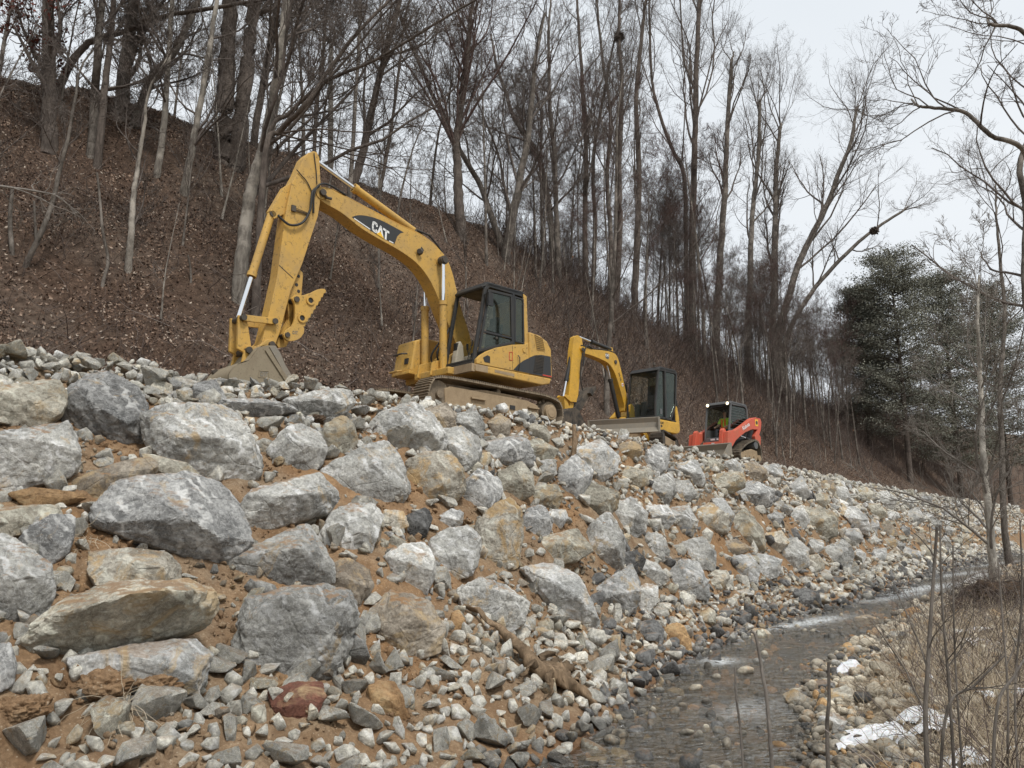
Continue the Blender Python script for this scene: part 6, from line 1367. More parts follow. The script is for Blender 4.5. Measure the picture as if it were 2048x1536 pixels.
H_('stout leaning twin trunk on the ridge beyond the cab roof', [(1010, 525), (1022, 450), (1038, 370), (1055, 280), (1065, 180)], 24, 10, 22, 'bark_grey', t0=.3, L1=.42)
H_('tree bent left on the ridge behind the cab', [(1112, 545), (1105, 470), (1092, 380), (1075, 310), (1030, 240), (1010, 180)], 18, 8, 23, 'bark_grey', L1=.36)
H_('tall grey tree just right of the big cab', [(1118, 560), (1112, 420), (1108, 300), (1100, 220), (1098, 120)], 15, 7, 24, 'bark_grey', L1=.34, up=.14)
H_('tall twin stemmed tree on the ridge, left stem of two', [(1172, 575), (1170, 430), (1172, 300), (1165, 180), (1158, 60)], 14, 6, 25, 'bark_dark', L1=.34, up=.16, spread=.5)
H_('tall twin stemmed tree on the ridge, right stem of two', [(1186, 580), (1190, 450), (1186, 330), (1200, 230), (1215, 150)], 11, 6, 26, 'bark_dark', L1=.34, up=.16, spread=.5)
def nestpt(px, py, Y): return at_depth(px, py, Y)
H_('very tall slim tree carrying the dark nest near the top', [(1232, 610), (1240, 450), (1238, 300), (1244, 180), (1238, 70), (1240, -10)], 14, 6, 27, 'bark_dark', L1=.26, up=.2, spread=.45)
H_('tall slim tree right of the one with the nest', [(1268, 620), (1275, 470), (1278, 330), (1272, 200), (1285, 60)], 17, 7, 28, 'bark_dark', L1=.30, up=.2, spread=.45)
H_('tall wavy grey tree with upswept limbs', [(1218, 600), (1222, 480), (1214, 350), (1222, 240), (1205, 120), (1195, 20)], 12, 5, 29, 'bark_grey', L1=.3, up=.2, spread=.45)
H_('tallest dominant tree with a straight dark trunk and upswept crown', [(1386, 690), (1384, 560), (1386, 420), (1390, 280), (1392, 150), (1398, 20), (1400, -60)], 18, 9, 30, 'bark_dark', t0=.4, L1=.42, up=.22, spread=.5, k1=16)
H_('left main limb tree merging with the dominant tree', [(1374, 660), (1372, 500), (1368, 350), (1345, 300), (1320, 230), (1304, 160), (1300, 60)], 11, 6, 31, 'bark_dark', L1=.3, up=.2, spread=.45)
H_('slim tree right of the dominant one', [(1432, 670), (1440, 520), (1450, 380), (1455, 250), (1462, 140)], 18, 6, 32, 'bark_grey', L1=.26, up=.18, spread=.4, ext=2)
H_('big leaning tree with a wide fan crown right of the dominant one', [(1555, 690), (1575, 600), (1605, 510), (1650, 420), (1680, 340), (1700, 290), (1712, 225)], 17, 5, 33, 'bark_grey', t0=.2, L1=.36, up=.12, spread=.5, k1=18, ext=.8)
H_('fan crowned tree with upright limbs left of the leaning one', [(1545, 690), (1548, 560), (1550, 450), (1552, 350), (1560, 260)], 17, 5, 34, 'bark_grey', t0=.3, L1=.34, up=.16, spread=.4, k1=16, ext=.8)
H_('low leaning tree sweeping to the far right ahead of the evergreens', [(1570, 690), (1620, 590), (1690, 510), (1745, 462), (1800, 425)], 11, 4, 35, 'bark_grey', t0=.2, L1=.24, k1=12, ext=1)
H_('grey tree between the fan crowned tree and the dominant one', [(1495, 690), (1500, 560), (1505, 430), (1516, 320), (1520, 210)], 15, 5, 36, 'bark_grey', L1=.32, up=.16, spread=.4, ext=.8)
H_('grey barked straight tree rising behind the mini excavator boom', [(1213, 830), (1214, 760), (1218, 690), (1224, 600), (1230, 480), (1233, 330)], 14, 6, 37, 'bark_grey', L1=.25, t0=.35, up=.1)
# pale sapling on the near bank at the right and the big trees cut by the right edge
H_('pale barked young tree on the stream bank at the right, many thin ascending stems', [(1990, 1180), (1984, 1100), (1975, 1000), (1966, 900), (1962, 800), (1958, 700)], 16, 6, 40, 'bark_white', 'twig_pale', t0=.18, L1=.42, up=.05, spread=.6, k1=16, ext=2, rmin=.007)
H_('large tree cut by the right edge with crooked limbs reaching left overhead', [(2076, 1120), (2066, 900), (2062, 700), (2050, 560), (2052, 420), (2040, 330), (2062, 250), (2056, 120)], 17, 8, 41, 'bark_grey', 'twig', depth=30, rmin=.006, ext=1, crown=crown_open(.35, .22, (-1.7, 0, .3), 11))
H_('crooked tree at the upper right with bare zigzag twigs against the sky', [(2075, 1150), (2090, 800), (2080, 600), (2064, 480), (2052, 310), (1980, 270), (1930, 225), (1860, 215)], 15, 6, 42, 'bark_grey', 'twig', depth=16, ext=.5, rmin=.005, crown=crown_open(.6, .17, None, 10))
H_('overhanging tree at the top right corner', [(2110, 1200), (2120, 700), (2105, 300), (2080, 120), (2040, 60), (1990, 50)], 14, 6, 43, 'bark_grey', 'twig', depth=15, ext=.3, rmin=.005, crown=crown_open(.68, .14, (-1, 0, -.4), 9))
H_('upright grey tree inside the right edge behind the pale sapling', [(2008, 1040), (2004, 900), (2000, 780), (2010, 640), (2000, 520)], 11, 5, 44, 'bark_grey', 'twig', depth=46, t0=.3, L1=.36, ext=5)
# stubs and snags in the leaf litter
for lab, pts, w in (('short dead stub standing at the left edge of the slope', [(24, 508), (20, 440), (25, 375)], 10), ('thin dead stub beside the short one', [(72, 482), (70, 440), (68, 402)], 6), ('crooked dead stick standing in the leaf litter', [(206, 565), (216, 520), (205, 460), (200, 400), (194, 345)], 7), ('small broken stub in the leaf litter below the skyline trees', [(382, 560), (380, 530), (376, 510)], 5)):
    p = px_path(pts); rg_ = np.random.default_rng(int(w*7+pts[0][0])); P = np.array(spline(p, 6)); R_ = wpx(p, w)*np.linspace(1, .6, len(P)); tv, tf = tubes([(P[None], R_[None], 8)])
    link('dead_stub', mesh_np('dead_stub', tv-np.array(p[0]), tf, mats=[M['bark_grey']], smooth=True), loc=p[0], label=lab, cat='dead tree')
# utility pole far behind the boom head
p = at_depth(664, 345, 38); q = at_depth(662, 92, 38); m = MB(); z0 = float(terr(p.x, p.y))-.3
m.cyl((0, 0, z0-p.z), (q.x-p.x, 0, q.z-p.z), .16, .12, n=12); up_ = m.build('utility_pole', 'pole', None, label='weathered grey utility pole standing beyond the ridge above the boom head', cat='pole'); up_.location = p
# nests
for nm, px, py, Y, r, lab in (('nest', 1238, 75, None, .42, 'round dark nest lodged high in the very tall slim tree'), ('nest', 1748, 462, 40, .2, 'ragged dark nest on a long branch left of the evergreens')):
    Y = Y or hit(1232, 610).y; c = np.array(at_depth(px, py, Y)); rg_ = np.random.default_rng(px); n = 420; D = nrmz(rg_.normal(size=(n, 3))); S = c+D*r*rg_.uniform(.2, 1, (n, 1))*np.array([1, 1, .8]); E_ = S+nrmz(rg_.normal(size=(n, 3)))*r*.7
    tv, tf = tubes([(np.stack([S, (S+E_)/2+rg_.normal(size=(n, 3))*.03, E_], 1), np.full((n, 3), .014), 3)]); V, F, T = leaf_quads(S, .13, rg_); nv = len(tv)
    me = mesh_np(nm, np.vstack([tv, V])-c, np.vstack([tf, F+nv]), mats=[M['bark_dark']]); link(nm, me, loc=c, label=lab, cat='nest')
# ------------------------------------------------------------------ background wood: a few kinds, copied
def copy_tree(root):
    r = root.copy(); COL.objects.link(r)
    for ch in list(root.children):
        c = ch.copy(); COL.objects.link(c); c.parent = r
    return r
kinds = []
for i in range(9):
    rg_ = np.random.default_rng(500+i); Hh = rg_.uniform(12, 18); b = rg_.normal(size=2)*.06*Hh
    path = [(0, 0, -.3), (b[0]*.1, b[1]*.1, Hh*.25), (b[0]*.5, b[1]*.4, Hh*.55), (b[0], b[1], Hh*.8), (b[0]*1.3, b[1]*1.1, Hh)]
    kinds.append(add_tree('background_tree', 'bare grey tree crowding the wood behind the others', path, rg_.uniform(.085, .15), .02, crown_std(1, [.6, .95, .8][i % 3], .38, .36, .12, None, 13), Hh, 'bark_grey', ['twig', 'twig', 'twig_red'][i % 3], None, 500+i, .0075))
spots = []; rg_ = np.random.default_rng(77)
for _ in range(105):      # along and behind the ridge
    s = rg_.uniform(2, 40) if rg_.random() < .22 else rg_.uniform(34, 105); p = float(CREST(s))+18+rg_.uniform(-5.0, 14); spots.append((s, p, rg_.uniform(.5, .95)*(1 if s < 42 else 1.2 if s < 80 else 1.0), 0))
for _ in range(80):      # the far right hillside
    s = rg_.uniform(45, 170); p = float(CREST(s))+rg_.uniform(7, 24); spots.append((s, p, rg_.uniform(.4, .8), 1))
for _ in range(22):      # valley floor at the far right
    s = rg_.uniform(95, 170); p = float(RBANK(s))-rg_.uniform(3, 20); spots.append((s, p, rg_.uniform(.6, 1.0), 2))
for _ in range(16): s = rg_.uniform(48, 82); spots.append((s, float(CREST(s))+rg_.uniform(8, 15), rg_.uniform(.55, .85), 1))
bases = kinds[:]; used = set()
GN = ['bare trees crowding the ridge behind the front row', 'bare trees filling the far right hillside', 'bare trees on the far right valley floor']
GL = ['%s %s bare tree behind the ridge row %s', '%s %s grey tree in the far hillside wood %s', '%s %s bare tree on the far valley floor %s']
for i, (s, p, k, g) in enumerate(spots):
    j = i % len(bases); o = bases[j] if j not in used else copy_tree(bases[j]); used.add(j)
    x, y = (s-p)/R2, (s+p)/R2; o.location = (x, y, float(terr(x, y))-.1); o.scale = (k, k, k*rg_.uniform(.85, 1.15)); o.rotation_euler = (rg_.normal()*.05, rg_.normal()*.05, rg_.uniform(0, 6.28)); o['group'] = GN[g]; px_, py_ = landmark(x, y, o.location.z); o['label'] = GL[g] % (['leaning', 'straight', 'slim'][j % 3], ['short', 'middling', 'tall'][int((k-.5)*5) if k < .99 else 2], where(px_).replace('below', 'above'))
# saplings and thin poles on the slope
sk = []
for i in range(4):
    rg2 = np.random.default_rng(700+i); Hh = rg2.uniform(4, 6.5); b = rg2.normal(size=2)*.5
    sk.append(add_tree('sapling', 'thin bare sapling on the brown slope', [(0, 0, -.2), (b[0]*.3, b[1]*.3, Hh*.4), (b[0], b[1], Hh)], .035, .008, [dict(k=10, t=(.3, .98), a=(.3, .9), ratio=.3, n=6, up=.12, wig=.14, rr=.6, s=4), dict(k=6, t=(.2, 1.), a=(.35, 1.), ratio=.45, n=4, up=.08, wig=.2, rr=.6, s=3), dict(k=4, t=(.2, 1.), a=(.35, 1.), ratio=.5, n=3, up=.05, wig=.2, rr=.7, s=3)], Hh, ['bark_pale', 'bark_grey'][i % 2], 'twig', None, 700+i, .006))
used = set()
for i in range(80):
    s = rg_.uniform(-4, 75); p = float(CREST(s))+rg_.uniform(6.5, 19); j = i % 4; o = sk[j] if j not in used else copy_tree(sk[j]); used.add(j)
    x, y = (s-p)/R2, (s+p)/R2; o.location = (x, y, float(terr(x, y))); k = rg_.uniform(.6, 1.3); o.scale = (k, k, k); o.rotation_euler = (rg_.normal()*.12, rg_.normal()*.12, rg_.uniform(0, 6.28)); o['group'] = 'thin saplings scattered over the brown slope'
    px, py = landmark(x, y, o.location.z); o['label'] = '%s %s sapling %s %s' % ('tiny' if k < .75 else 'thin' if k < 1.0 else 'taller', ['pale', 'grey'][j % 2], 'near its foot' if p < CREST(s)+10 else 'half way up' if p < CREST(s)+14 else 'near the ridge', where(px).replace('below', 'above'))
# evergreens at the right
def evergreen(label, px, pybase, pytop, Y, wpx_, seed):
    c = at_depth(px, pybase, Y); t = at_depth(px, pytop, Y); Hh = t.z-float(terr(c.x, c.y)); z0 = float(terr(c.x, c.y)); rg2 = np.random.default_rng(seed); Rw = wpx_/FPX*Y/2
    root = empty('pine_tree', (c.x, Y, z0), label=label, cat='evergreen', group='dark evergreens behind the bare branches'); P = np.array([(0, 0, -.3), (.1, 0, Hh*.5), (0, .1, Hh*.97)]); P = np.array(spline([tuple(q) for q in P], 5)); tv, tf = tubes([(P[None], np.linspace(.32, .05, len(P))[None], 10)])
    link('trunk', mesh_np('trunk', tv, tf, mats=[M['bark_dark']], smooth=True), root)
    n = 230; tt = rg2.uniform(.12, .99, n)**.8; az = rg2.uniform(0, 6.28, n); ln = Rw*(.30+.85*np.sin(np.pi*np.clip(.16+.80*tt, 0, 1))**.7)*rg2.uniform(.55, 1.1, n); S = np.stack([0*tt, 0*tt, tt*Hh*.93], 1); Dr = np.stack([np.cos(az), np.sin(az), .12+.35*tt], 1)
    u = np.linspace(0, 1, 5)[None, :, None]; Bp = S[:, None]+Dr[:, None]*ln[:, None, None]*u+np.array([0, 0, -.06])*ln[:, None, None]*u**2; bv, bf = tubes([(Bp, np.maximum(.05*(1-.8*u[..., 0])*np.ones((n, 5)), .01), 4)]); link('branches', mesh_np('branches', bv, bf, mats=[M['bark_dark']]), root)
    m_ = 230; idx = rg2.integers(0, n, n*m_); q = rg2.uniform(.25, 1.05, n*m_)[:, None]; pt = S[idx]+Dr[idx]*ln[idx][:, None]*q+rg2.normal(size=(n*m_, 3))*np.array([.45, .45, .24])
    V, F, T = leaf_quads(pt, .115, rg2, .3); me = mesh_np('crown', V, F, mats=[M['needle']]); vattr(me, 'tone', np.clip(T*.6+np.repeat(rg2.uniform(0, .4, n)[idx], 4), 0, 1)); link('crown', me, root)
evergreen('broadest rounded dark evergreen behind the bare branches at the right', 1815, 900, 482, 84, 185, 1)
evergreen('dark evergreen right of the broadest one, with a lower top', 1915, 910, 525, 90, 165, 2)
evergreen('dark evergreen nearest the right edge behind the large tree', 2012, 920, 545, 96, 165, 3)
evergreen('small low evergreen on the left side of the evergreen clump', 1742, 900, 560, 88, 110, 4)
# ------------------------------------------------------------------ leaf litter, brush, grass (nobody could count these)
rg_ = np.random.default_rng(91)
def hill_pts(n, s0, s1, pw, d0=5.3, d1=19, seed=0):
    s = s0+(s1-s0)*rg_.random(n)**pw; p = CREST(s)+rg_.uniform(d0, d1, n); return (s-p)/R2, (s+p)/R2
x, y = hill_pts(360000, -8, 90, 1.7); _k = rg_.random(len(x)) < .35+.65*sstep(-.25, .25, fbm(np.stack([x*.8, y*.8, 0*x], 1), 3, 71)); x, y = x[_k], y[_k]; z = terr_n(x, y); g = np.stack([-(terr(x+.2, y)-terr(x-.2, y))/.4, -(terr(x, y+.2)-terr(x, y-.2))/.4, np.ones(len(x))], 1)
V, F, T = leaf_quads(np.stack([x, y, z+.02], 1), .06, rg_, .0, nrmz(g)); me = mesh_np('leaf_litter', V, F, mats=[M['leaf']]); vattr(me, 'tone', T**1.3); link('leaf_litter', me, label='brown fallen leaves covering the hillside', cat='leaves', kind='stuff')
def stems(n, x, y, L, up, wig, r, tone, name, label, cat, npt=5, lean=None, mat='brush', arch=0.0):
    z = terr_n(x, y); P = [np.stack([x, y, z-.03], 1)]; d = nrmz(np.stack([rg_.normal(size=n)*.55, rg_.normal(size=n)*.55, np.full(n, up)], 1)+(0 if lean is None else np.array(lean)))
    for k in range(npt-1): d = nrmz(d+rg_.normal(size=(n, 3))*wig-np.array([0, 0, arch])); P.append(P[-1]+d*(L/(npt-1))[:, None])
    P = np.stack(P, 1); R_ = np.asarray(r)[:, None]*np.linspace(1, .45, npt)[None]
    tv, tf = tubes([(P, R_, 3)]); me = mesh_np(name, tv, tf, mats=[M[mat]]); vattr(me, 'tone', np.repeat(tone, npt*3)); return me, P
# brush: clumped, thin, arching stems over the slope
x0, y0 = hill_pts(1500, -6, 85, 1.5, 5.6, 18.5); idx = rg_.integers(0, 1500, 17000); x = x0[idx]+rg_.normal(size=17000)*.35; y = y0[idx]+rg_.normal(size=17000)*.35
me, P = stems(17000, x, y, rg_.uniform(.5, 1.7, 17000), .9, .20, rg_.uniform(.0035, .008, 17000), rg_.beta(2.4, 2.0, 17000), 'brush', '', '', 6, arch=.05); link('hillside_brush', me, label='thin tangled brush growing over the brown hillside', cat='brush', kind='stuff')
# thick brush on the far right hillside
n = 34000; s = rg_.uniform(28, 150, n); p = CREST(s)+7.5+18*rg_.beta(2.0, 1.5, n); x = (s-p)/R2; y = (s+p)/R2
me, P = stems(n, x, y, rg_.uniform(.8, 3.4, n), 1.0, .26, rg_.uniform(.006, .017, n), rg_.beta(2, 2.8, n), 'far_brush', '', '', 6); link('far_brush', me, label='dense purple brown thicket on the far right hillside', cat='brush', kind='stuff')
k_ = rg_.integers(0, n, 5000); tp = P[k_, 3]+rg_.normal(size=(5000, 3))*.15; kk = vnoise(tp*.35, 4) > .25; V, F, T = leaf_quads(tp[kk], .09, rg_); me = mesh_np('clinging_leaves', V, F, mats=[M['tanleaf']]); vattr(me, 'tone', T); link('clinging_leaves', me, label='patches of rusty leaves still clinging in the thicket', cat='leaves', kind='stuff')
# long bent vines and fallen sticks
n = 1500; x, y = hill_pts(n, -6, 60, 1.6, 5.6, 18); me, P = stems(n, x, y, rg_.uniform(1.2, 3.2, n), .25, .22, rg_.uniform(.006, .014, n), rg_.uniform(.5, 1, n), 'vines', '', '', 8, arch=.03); link('fallen_sticks', me, label='fallen sticks and bent vines lying across the leaf litter', cat='sticks', kind='stuff')
# fallen dark tree lying across the far thicket
p0, p1 = hit(1455, 706)+Vector((0, 0, .25)), hit(1700, 745)+Vector((0, 0, .3)); P = np.array(spline([tuple(p0), tuple((p0+p1)/2+Vector((0, 0, -.3))), tuple(p1)], 8)); rg2 = np.random.default_rng(9); R_ = np.linspace(.16, .05, len(P)); c = spawn(rg2, P[None], R_[None], np.array([9.]), 14, (.3, 1.), (.3, .9), .22, 5, .05, .2, .5, .02)
root = empty('fallen_tree', tuple(p0), label='dark fallen tree lying across the thicket above the red machine', cat='fallen tree'); tv, tf = tubes([(P[None], R_[None], 10)]); link('trunk', mesh_np('trunk', tv-np.array(p0), tf, mats=[M['bark_dark']], smooth=True), root); cv, cf = tubes([(c[0], c[1], 4)]); link('branches', mesh_np('branches', cv-np.array(p0), cf, mats=[M['bark_dark']]), root)
# arching pale branch hanging in from the left edge
pb = [tuple(at_depth(a, b, 8.5+.4*i)) for i, (a, b) in enumerate([(-60, 360), (0, 372), (70, 382), (120, 395), (150, 430)])]; P = np.array(spline(pb, 6)); rg2 = np.random.default_rng(4); R_ = np.linspace(.02, .006, len(P)); c1 = spawn(rg2, P[None], R_[None], np.array([2.6]), 14, (.2, 1.), (.4, 1.1), .34, 6, -.06, .2, .6, .004); c2 = spawn(rg2, *c1, 5, (.2, 1.), (.4, 1.), .5, 4, -.03, .2, .6, .003)
tv, tf = tubes([(P[None], R_[None], 6), (c1[0], c1[1], 4), (c2[0], c2[1], 3)]); link('hanging_branch', mesh_np('hanging_branch', tv-np.array(pb[0]), tf, mats=[M['twig_pale']]), loc=pb[0], label='pale forked branch reaching in from the left edge', cat='branch')
# ------------------------------------------------------------------ driftwood, near bank grass, stalks, snow
def on_ground(px, py, lift=0.0):
    h = hit(px, py); return Vector((h.x, h.y, tz(h.x, h.y)+lift))
rg_ = np.random.default_rng(123)
pts = [on_ground(928, 1232, .10), on_ground(965, 1265, .12), on_ground(1010, 1305, .14), on_ground(1050, 1345, .16), on_ground(1085, 1370, .15), on_ground(1130, 1388, .12), on_ground(1180, 1412, .07), on_ground(1232, 1440, .0)]
P = np.array(spline([tuple(p) for p in pts], 8)); n = len(P); t = np.linspace(0, 1, n); R_ = np.interp(t, [0, .2, .45, .6, .68, .8, 1], [.02, .04, .065, .11, .10, .06, .03])
V, F = tubes([(P[None], R_[None], 14)]); q = np.array(V); q += np.stack([fbm(q*7+i*9, 4, 3+i) for i in range(3)], 1)*.05+np.stack([fbm(q*26+i*5, 3, 7+i) for i in range(3)], 1)*.02
root = empty('driftwood_log', tuple(pts[4]), label='orange brown broken log with a torn root end lying across the toe stones', cat='driftwood'); b = np.array(pts[4])
link('stem', mesh_np('stem', q-b, F, mats=[M['rootwood']], smooth=True), root)
c = []
for (px, py), (ex, ey), r in (((1085, 1365), (1045, 1375), .035), ((1075, 1355), (1120, 1335), .045), ((1095, 1372), (1130, 1345), .05), ((1110, 1380), (1160, 1365), .06), ((1100, 1380), (1100, 1415), .04), ((1130, 1388), (1150, 1345), .03), ((1090, 1370), (1150, 1385), .07), ((1060, 1340), (1040, 1325), .03), ((1150, 1395), (1165, 1360), .03)):
    a_, e_ = on_ground(px, py, .15), on_ground(ex, ey, .08); mid = (a_+e_)/2+Vector((0, 0, .07)); c.append(spline([tuple(a_), tuple(mid), tuple(e_)], 5)); 
P = np.array(c); R_ = np.array([.05, .05, .06, .08, .045, .035, .08, .03, .04])[:, None]*np.linspace(1, .25, P.shape[1])[None]; V, F = tubes([(P, R_, 10)]); q = np.array(V); q += np.stack([fbm(q*8+i*9, 4, 3+i) for i in range(3)], 1)*.08+np.stack([fbm(q*26+i*5, 3, 7+i) for i in range(3)], 1)*.025
link('torn_roots', mesh_np('torn_roots', q-b, F, mats=[M['rootwood']], smooth=True), root)
# dead wooden post lying upright in the crest rubble below the mini excavator
a_ = on_ground(1146, 925, .1); e_ = a_+Vector((.05, .25, .75)); m = MB(); m.tube([tuple(a_-a_), tuple((e_-a_)*.5+Vector((.03, 0, 0))), tuple(e_-a_)], [.06, .055, .04], 9); o = m.build('broken_branch', 'rootwood', None, label='short broken branch stuck in the rubble below the mini excavator', cat='branch'); o.location = a_
# root clod under the pale tree
c = on_ground(2002, 1225, .15); D, F = ICO[5]; Q = D*np.array([1.15, 1.0, .62])*.62; Q = Q*(1+.35*fbm(D*2.1, 3, 5)+.2*fbm(D*7, 3, 6))[:, None]; root = empty('root_mound', tuple(c), label='dark matted root mound at the foot of the pale young tree', cat='roots'); link('soil_core', mesh_np('soil_core', Q, Ft=F, mats=[M['rootclod']], smooth=True), root)
n = 900; S = D[rg_.integers(0, len(D), n)]*np.array([1.15, 1., .62])*.6; d = nrmz(S+rg_.normal(size=(n, 3))*.4); Pp = [S]
for k in range(4): d = nrmz(d+rg_.normal(size=(n, 3))*.35-np.array([0, 0, .25])); Pp.append(Pp[-1]+d*.09)
V, F = tubes([(np.stack(Pp, 1), np.full((n, 5), .006), 3)]); link('root_fringe', mesh_np('root_fringe', V, F, mats=[M['bark_dark']]), root)
# soil clods with fibrous roots at the lower left, and a tuft of dry roots
for lab, px, py, r, mt in (('large crumbly brown soil clod at the lower left', 205, 1410, .15, 'soil'), ('orange fibrous clod right of the large brown one', 310, 1400, .14, 'soil'), ('dark brown clod at the bottom left edge', 40, 1450, .13, 'soil'), ('dirt clod perched below the cube like boulder', 915, 1040, .12, 'soil'), ('mossy dark sod at the crest left of the upright tan boulder', 632, 848, .10, 'rootclod')):
    c = on_ground(px, py, r*.4); D, F = ICO[5]; Q = D*np.array([1.3, 1.0, .75])*r; Q = Q*(1+.4*fbm(D*1.7+px, 3, 5)+.22*fbm(D*6, 3, 6)+.10*fbm(D*16, 2, 7))[:, None]; link('soil_clod', mesh_np('soil_clod', Q, Ft=F, mats=[M[mt]], smooth=True), loc=c, label=lab, cat='soil clod')
def tuft(name, px, py, n, L, spread, mat, lab, arch=.2, r=.0018, seed=1, lift=.05):
    rg2 = np.random.default_rng(seed); c = np.array(on_ground(px, py, lift)); d = nrmz(rg2.normal(size=(n, 3))*np.array([1, 1, .5])+np.array([0, -.5, .5])); P = [np.zeros((n, 3))+rg2.normal(size=(n, 3))*spread]
    ln = rg2.uniform(.4, 1, n)*L
    for k in range(6): d = nrmz(d+rg2.normal(size=(n, 3))*.15-np.array([0, 0, arch])); P.append(P[-1]+d*(ln/6)[:, None])
    V, F = tubes([(np.stack(P, 1), np.full((n, 7), r), 3)]); me = mesh_np(name, V, F, mats=[M[mat]]); vattr(me, 'tone', np.repeat(rg2.uniform(.5, 1, n), 21)); link(name, me, loc=c, label=lab, cat='dry roots')
tuft('dry_root_tuft', 240, 1445, 60, .42, .03, 'straw', 'pale hair like dry roots hanging over the stones at the bottom left')
tuft('dry_root_tuft', 160, 1095, 60, .25, .06, 'straw', 'small dry grass tuft in the soil above the huge overhanging slab', .15, seed=3)
tuft('dry_root_tuft', 1280, 870, 40, .25, .05, 'straw', 'wisp of dry grass on the crest in front of the dozer blade', .1, seed=4)
# grass and weeds on the near bank
def bank_xy(n, smin, smax, pw, d0, d1):
    s = smin+(smax-smin)*rg_.random(n)**pw; d = rg_.uniform(d0, d1, n); p = RBANK(s)-d; return (s-p)/R2, (s+p)/R2
n = 80000; x, y = bank_xy(n, 3.2, 30, 1.5, .6, 6.5); keep = (vnoise(np.stack([x*1.2, y*1.2, 0*x], 1), 61) > -.28) & (np.hypot(x, y) > 3.3) & (x > 1.9+.0*y); x, y = x[keep], y[keep]; n = len(x)
ex = sstep(.8, 2.1, RBANK((x+y)/R2)-(y-x)/R2); keep = rg_.random(n) < .15+.85*ex; x, y = x[keep], y[keep]; n = len(x)
me, P = stems(n, x, y, rg_.uniform(.15, .62, n), .8, .22, rg_.uniform(.0016, .0034, n), rg_.beta(2.2, 1.8, n), 'dry_grass', '', '', 6, mat='straw', arch=.10); link('dry_grass', me, label='matted dry straw coloured grass on the near bank', cat='grass', kind='stuff')
n = 2600; x, y = bank_xy(n, 3.4, 30, 1.4, 1.1, 6.5); keep = (np.hypot(x, y) > 3.4); x, y = x[keep], y[keep]; n = len(x)
me, P = stems(n, x, y, rg_.uniform(.5, 1.35, n), 1.3, .14, rg_.uniform(.002, .0045, n), rg_.beta(2, 2, n), 'weeds', '', '', 8, mat='brush', arch=.03)
me2, P2 = me, P; link('weed_stems', me, label='thin brown weed stems and bramble canes over the near bank grass', cat='weeds', kind='stuff')
c = spawn(rg_, P, np.full(P.shape[:2], .003), np.full(n, .9), 5, (.3, 1.), (.35, .9), .3, 4, .04, .15, .7, .0016); V, F = tubes([(c[0], c[1], 3)]); me = mesh_np('weed_twigs', V, F, mats=[M['brush']]); vattr(me, 'tone', np.repeat(rg_.uniform(.3, 1, len(c[0])), 12)); link('weed_twigs', me, label='fine side twigs of the weeds on the near bank', cat='weeds', kind='stuff')
# single stalks standing in front
for lab, pts, Y, w0, w1, tw in (
 ('thin pale stalk, leftmost of the foreground stalks', [(1492, 1620), (1484, 1500), (1473, 1400), (1470, 1334)], 4.0, 6, 4, 0),
 ('brown dead stalk leaning left over the stream', [(1552, 1620), (1538, 1450), (1525, 1350), (1512, 1275), (1502, 1262)], 3.9, 9, 6, 0),
 ('straight grey cut stalk in the middle of the foreground', [(1657, 1620), (1655, 1500), (1658, 1400), (1657, 1325)], 3.9, 10, 6, 0),
 ('tallest dark stem of the foreground pair, left one', [(1852, 1620), (1852, 1480), (1856, 1330), (1864, 1200), (1874, 1055)], 3.7, 16, 8, 1),
 ('slimmer dark stem of the foreground pair, right one', [(1905, 1600), (1900, 1400), (1890, 1280), (1883, 1180), (1880, 1050)], 4.2, 10, 5, 1),
 ('reddish stem right of the foreground pair', [(1925, 1590), (1915, 1400), (1908, 1250), (1906, 1090)], 4.5, 7, 4, 1),
 ('long bare cane leaning right from the foreground pair', [(1850, 1560), (1890, 1440), (1950, 1370), (2010, 1310)], 4.0, 10, 5, 1),
 ('pale arching cane low at the right', [(1960, 1620), (1990, 1450), (2030, 1350), (2070, 1290)], 3.6, 8, 4, 0),
 ('dark stem close to the right edge', [(2036, 1600), (2030, 1400), (2044, 1200), (2040, 1040)], 4.6, 8, 4, 1),
 ('second dark stem close to the right edge', [(2010, 1600), (2016, 1400), (2006, 1250), (1996, 1120)], 5.0, 8, 4, 1)):
    P = [tuple(at_depth(a, b_, Y)) for a, b_ in pts]; g0 = tz(P[0][0], Y); P[0] = (P[0][0], P[0][1], min(P[0][2], g0)); P = np.array(spline(P, 6)); R_ = np.linspace(w0, w1, len(P))*(.66 if tw else .9)/FPX*Y/2; bt = [(P[None], R_[None], 7)]
    rg2 = np.random.default_rng(int(pts[0][0]))
    if tw: c = spawn(rg2, P[None], R_[None], np.array([1.2]), 5, (.3, 1.), (.3, .8), .35, 6, .05, .12, .5, .002); bt.append((c[0], c[1], 4)); c = spawn(rg2, *c, 3, (.3, 1.), (.3, .8), .4, 4, .03, .15, .6, .0014); bt.append((c[0], c[1], 3))
    V, F = tubes(bt); link('dead_stalk', mesh_np('dead_stalk', V-P[0], F, mats=[M['bark_grey' if w0 > 9 or tw else 'twig_pale']]), loc=P[0], label=lab, cat='stalk', group='foreground stalks')
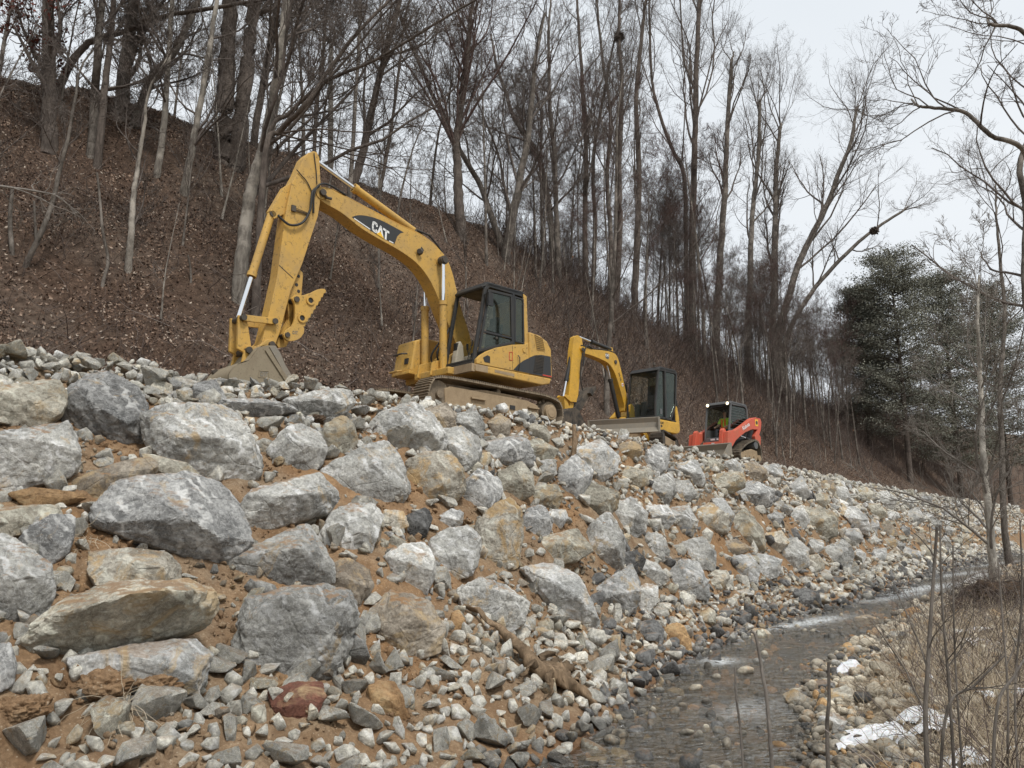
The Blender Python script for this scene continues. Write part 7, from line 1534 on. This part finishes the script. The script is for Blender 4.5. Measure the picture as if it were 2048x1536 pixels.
# snow
for lab, px, py, rx, ry in (('angular white chunk of ice at the edge of the stream', 1697, 1348, .14, .11),):
    c = on_ground(px, py, .05); o = None; nn, hh = hull_planes([(-.2, -.05, -.06), (.2, -.02, -.06), (.16, .1, .16), (-.05, .12, .10), (.02, -.08, .02), (-.16, .05, .02), (.22, .06, .04)]); Pk, Fk = radial_rock(nn, hh, 4, (1, .5, .5), seed=3, rough=.6, chips=2)
    link('ice_chunk', mesh_np('ice_chunk', Pk, Ft=Fk, mats=[M['snow']], smooth=True), loc=c, label=lab, cat='ice')
def snow(label, px, py, a, b_, seed):
    c = on_ground(px, py); rg2 = np.random.default_rng(seed); m_ = 80; a *= .8; b_ *= .75; gx, gy = np.meshgrid(np.linspace(-1, 1, m_), np.linspace(-1, 1, m_), indexing='ij'); X = c.x+gx.ravel()*a; Y = c.y+gy.ravel()*b_; Z = terr_n(X, Y)
    r = np.sqrt(gx**2+gy**2).ravel(); f = .50-r*.75+1.5*fbm(np.stack([X*3.2, Y*3.2, 0*X+seed], 1), 4, seed)+.25*fbm(np.stack([X*14, Y*14, 0*X], 1), 2, seed+2); hgt = np.clip(f, -.3, .5); V = np.stack([X, Y, Z+.055*np.clip(hgt*2.4, -1, 1)+.012], 1)
    i = np.arange(m_-1)[:, None]; j = np.arange(m_-1)[None]; q = np.stack([i*m_+j, (i+1)*m_+j, (i+1)*m_+j+1, i*m_+j+1], -1).reshape(-1, 4); kp = f[q].max(1) > .16; u, inv = np.unique(q[kp].ravel(), return_inverse=True)
    if len(u) < 5: return
    link('snow_patch', mesh_np('snow_patch', V[u]-np.array(c), inv.reshape(-1, 4), mats=[M['snow']], smooth=True), loc=c, label=label, cat='snow', group='thin snow patches on the near bank')
snow('largest snow patch in the grass at the bottom right', 1850, 1450, .75, .5, 1)
snow('snow strip at the water side of the grass, low centre right', 1735, 1488, .38, .22, 2)
snow('snow patch in the bottom right corner', 2000, 1500, .8, .35, 3)
snow('snow on the stones below the root mound', 1960, 1262, .9, .55, 4)
snow('snow streak at the right edge under the root mound', 2040, 1290, .9, .5, 5)
snow('small snow scrap left of the long leaning cane', 1820, 1385, .35, .25, 6)
snow('snow cap on the cream boulder beside the pale tree', 1935, 1172, .5, .35, 7)
snow('snow scrap at the right edge half way up the grass', 2030, 1395, .5, .35, 8)
# thin even air between here and the far wood
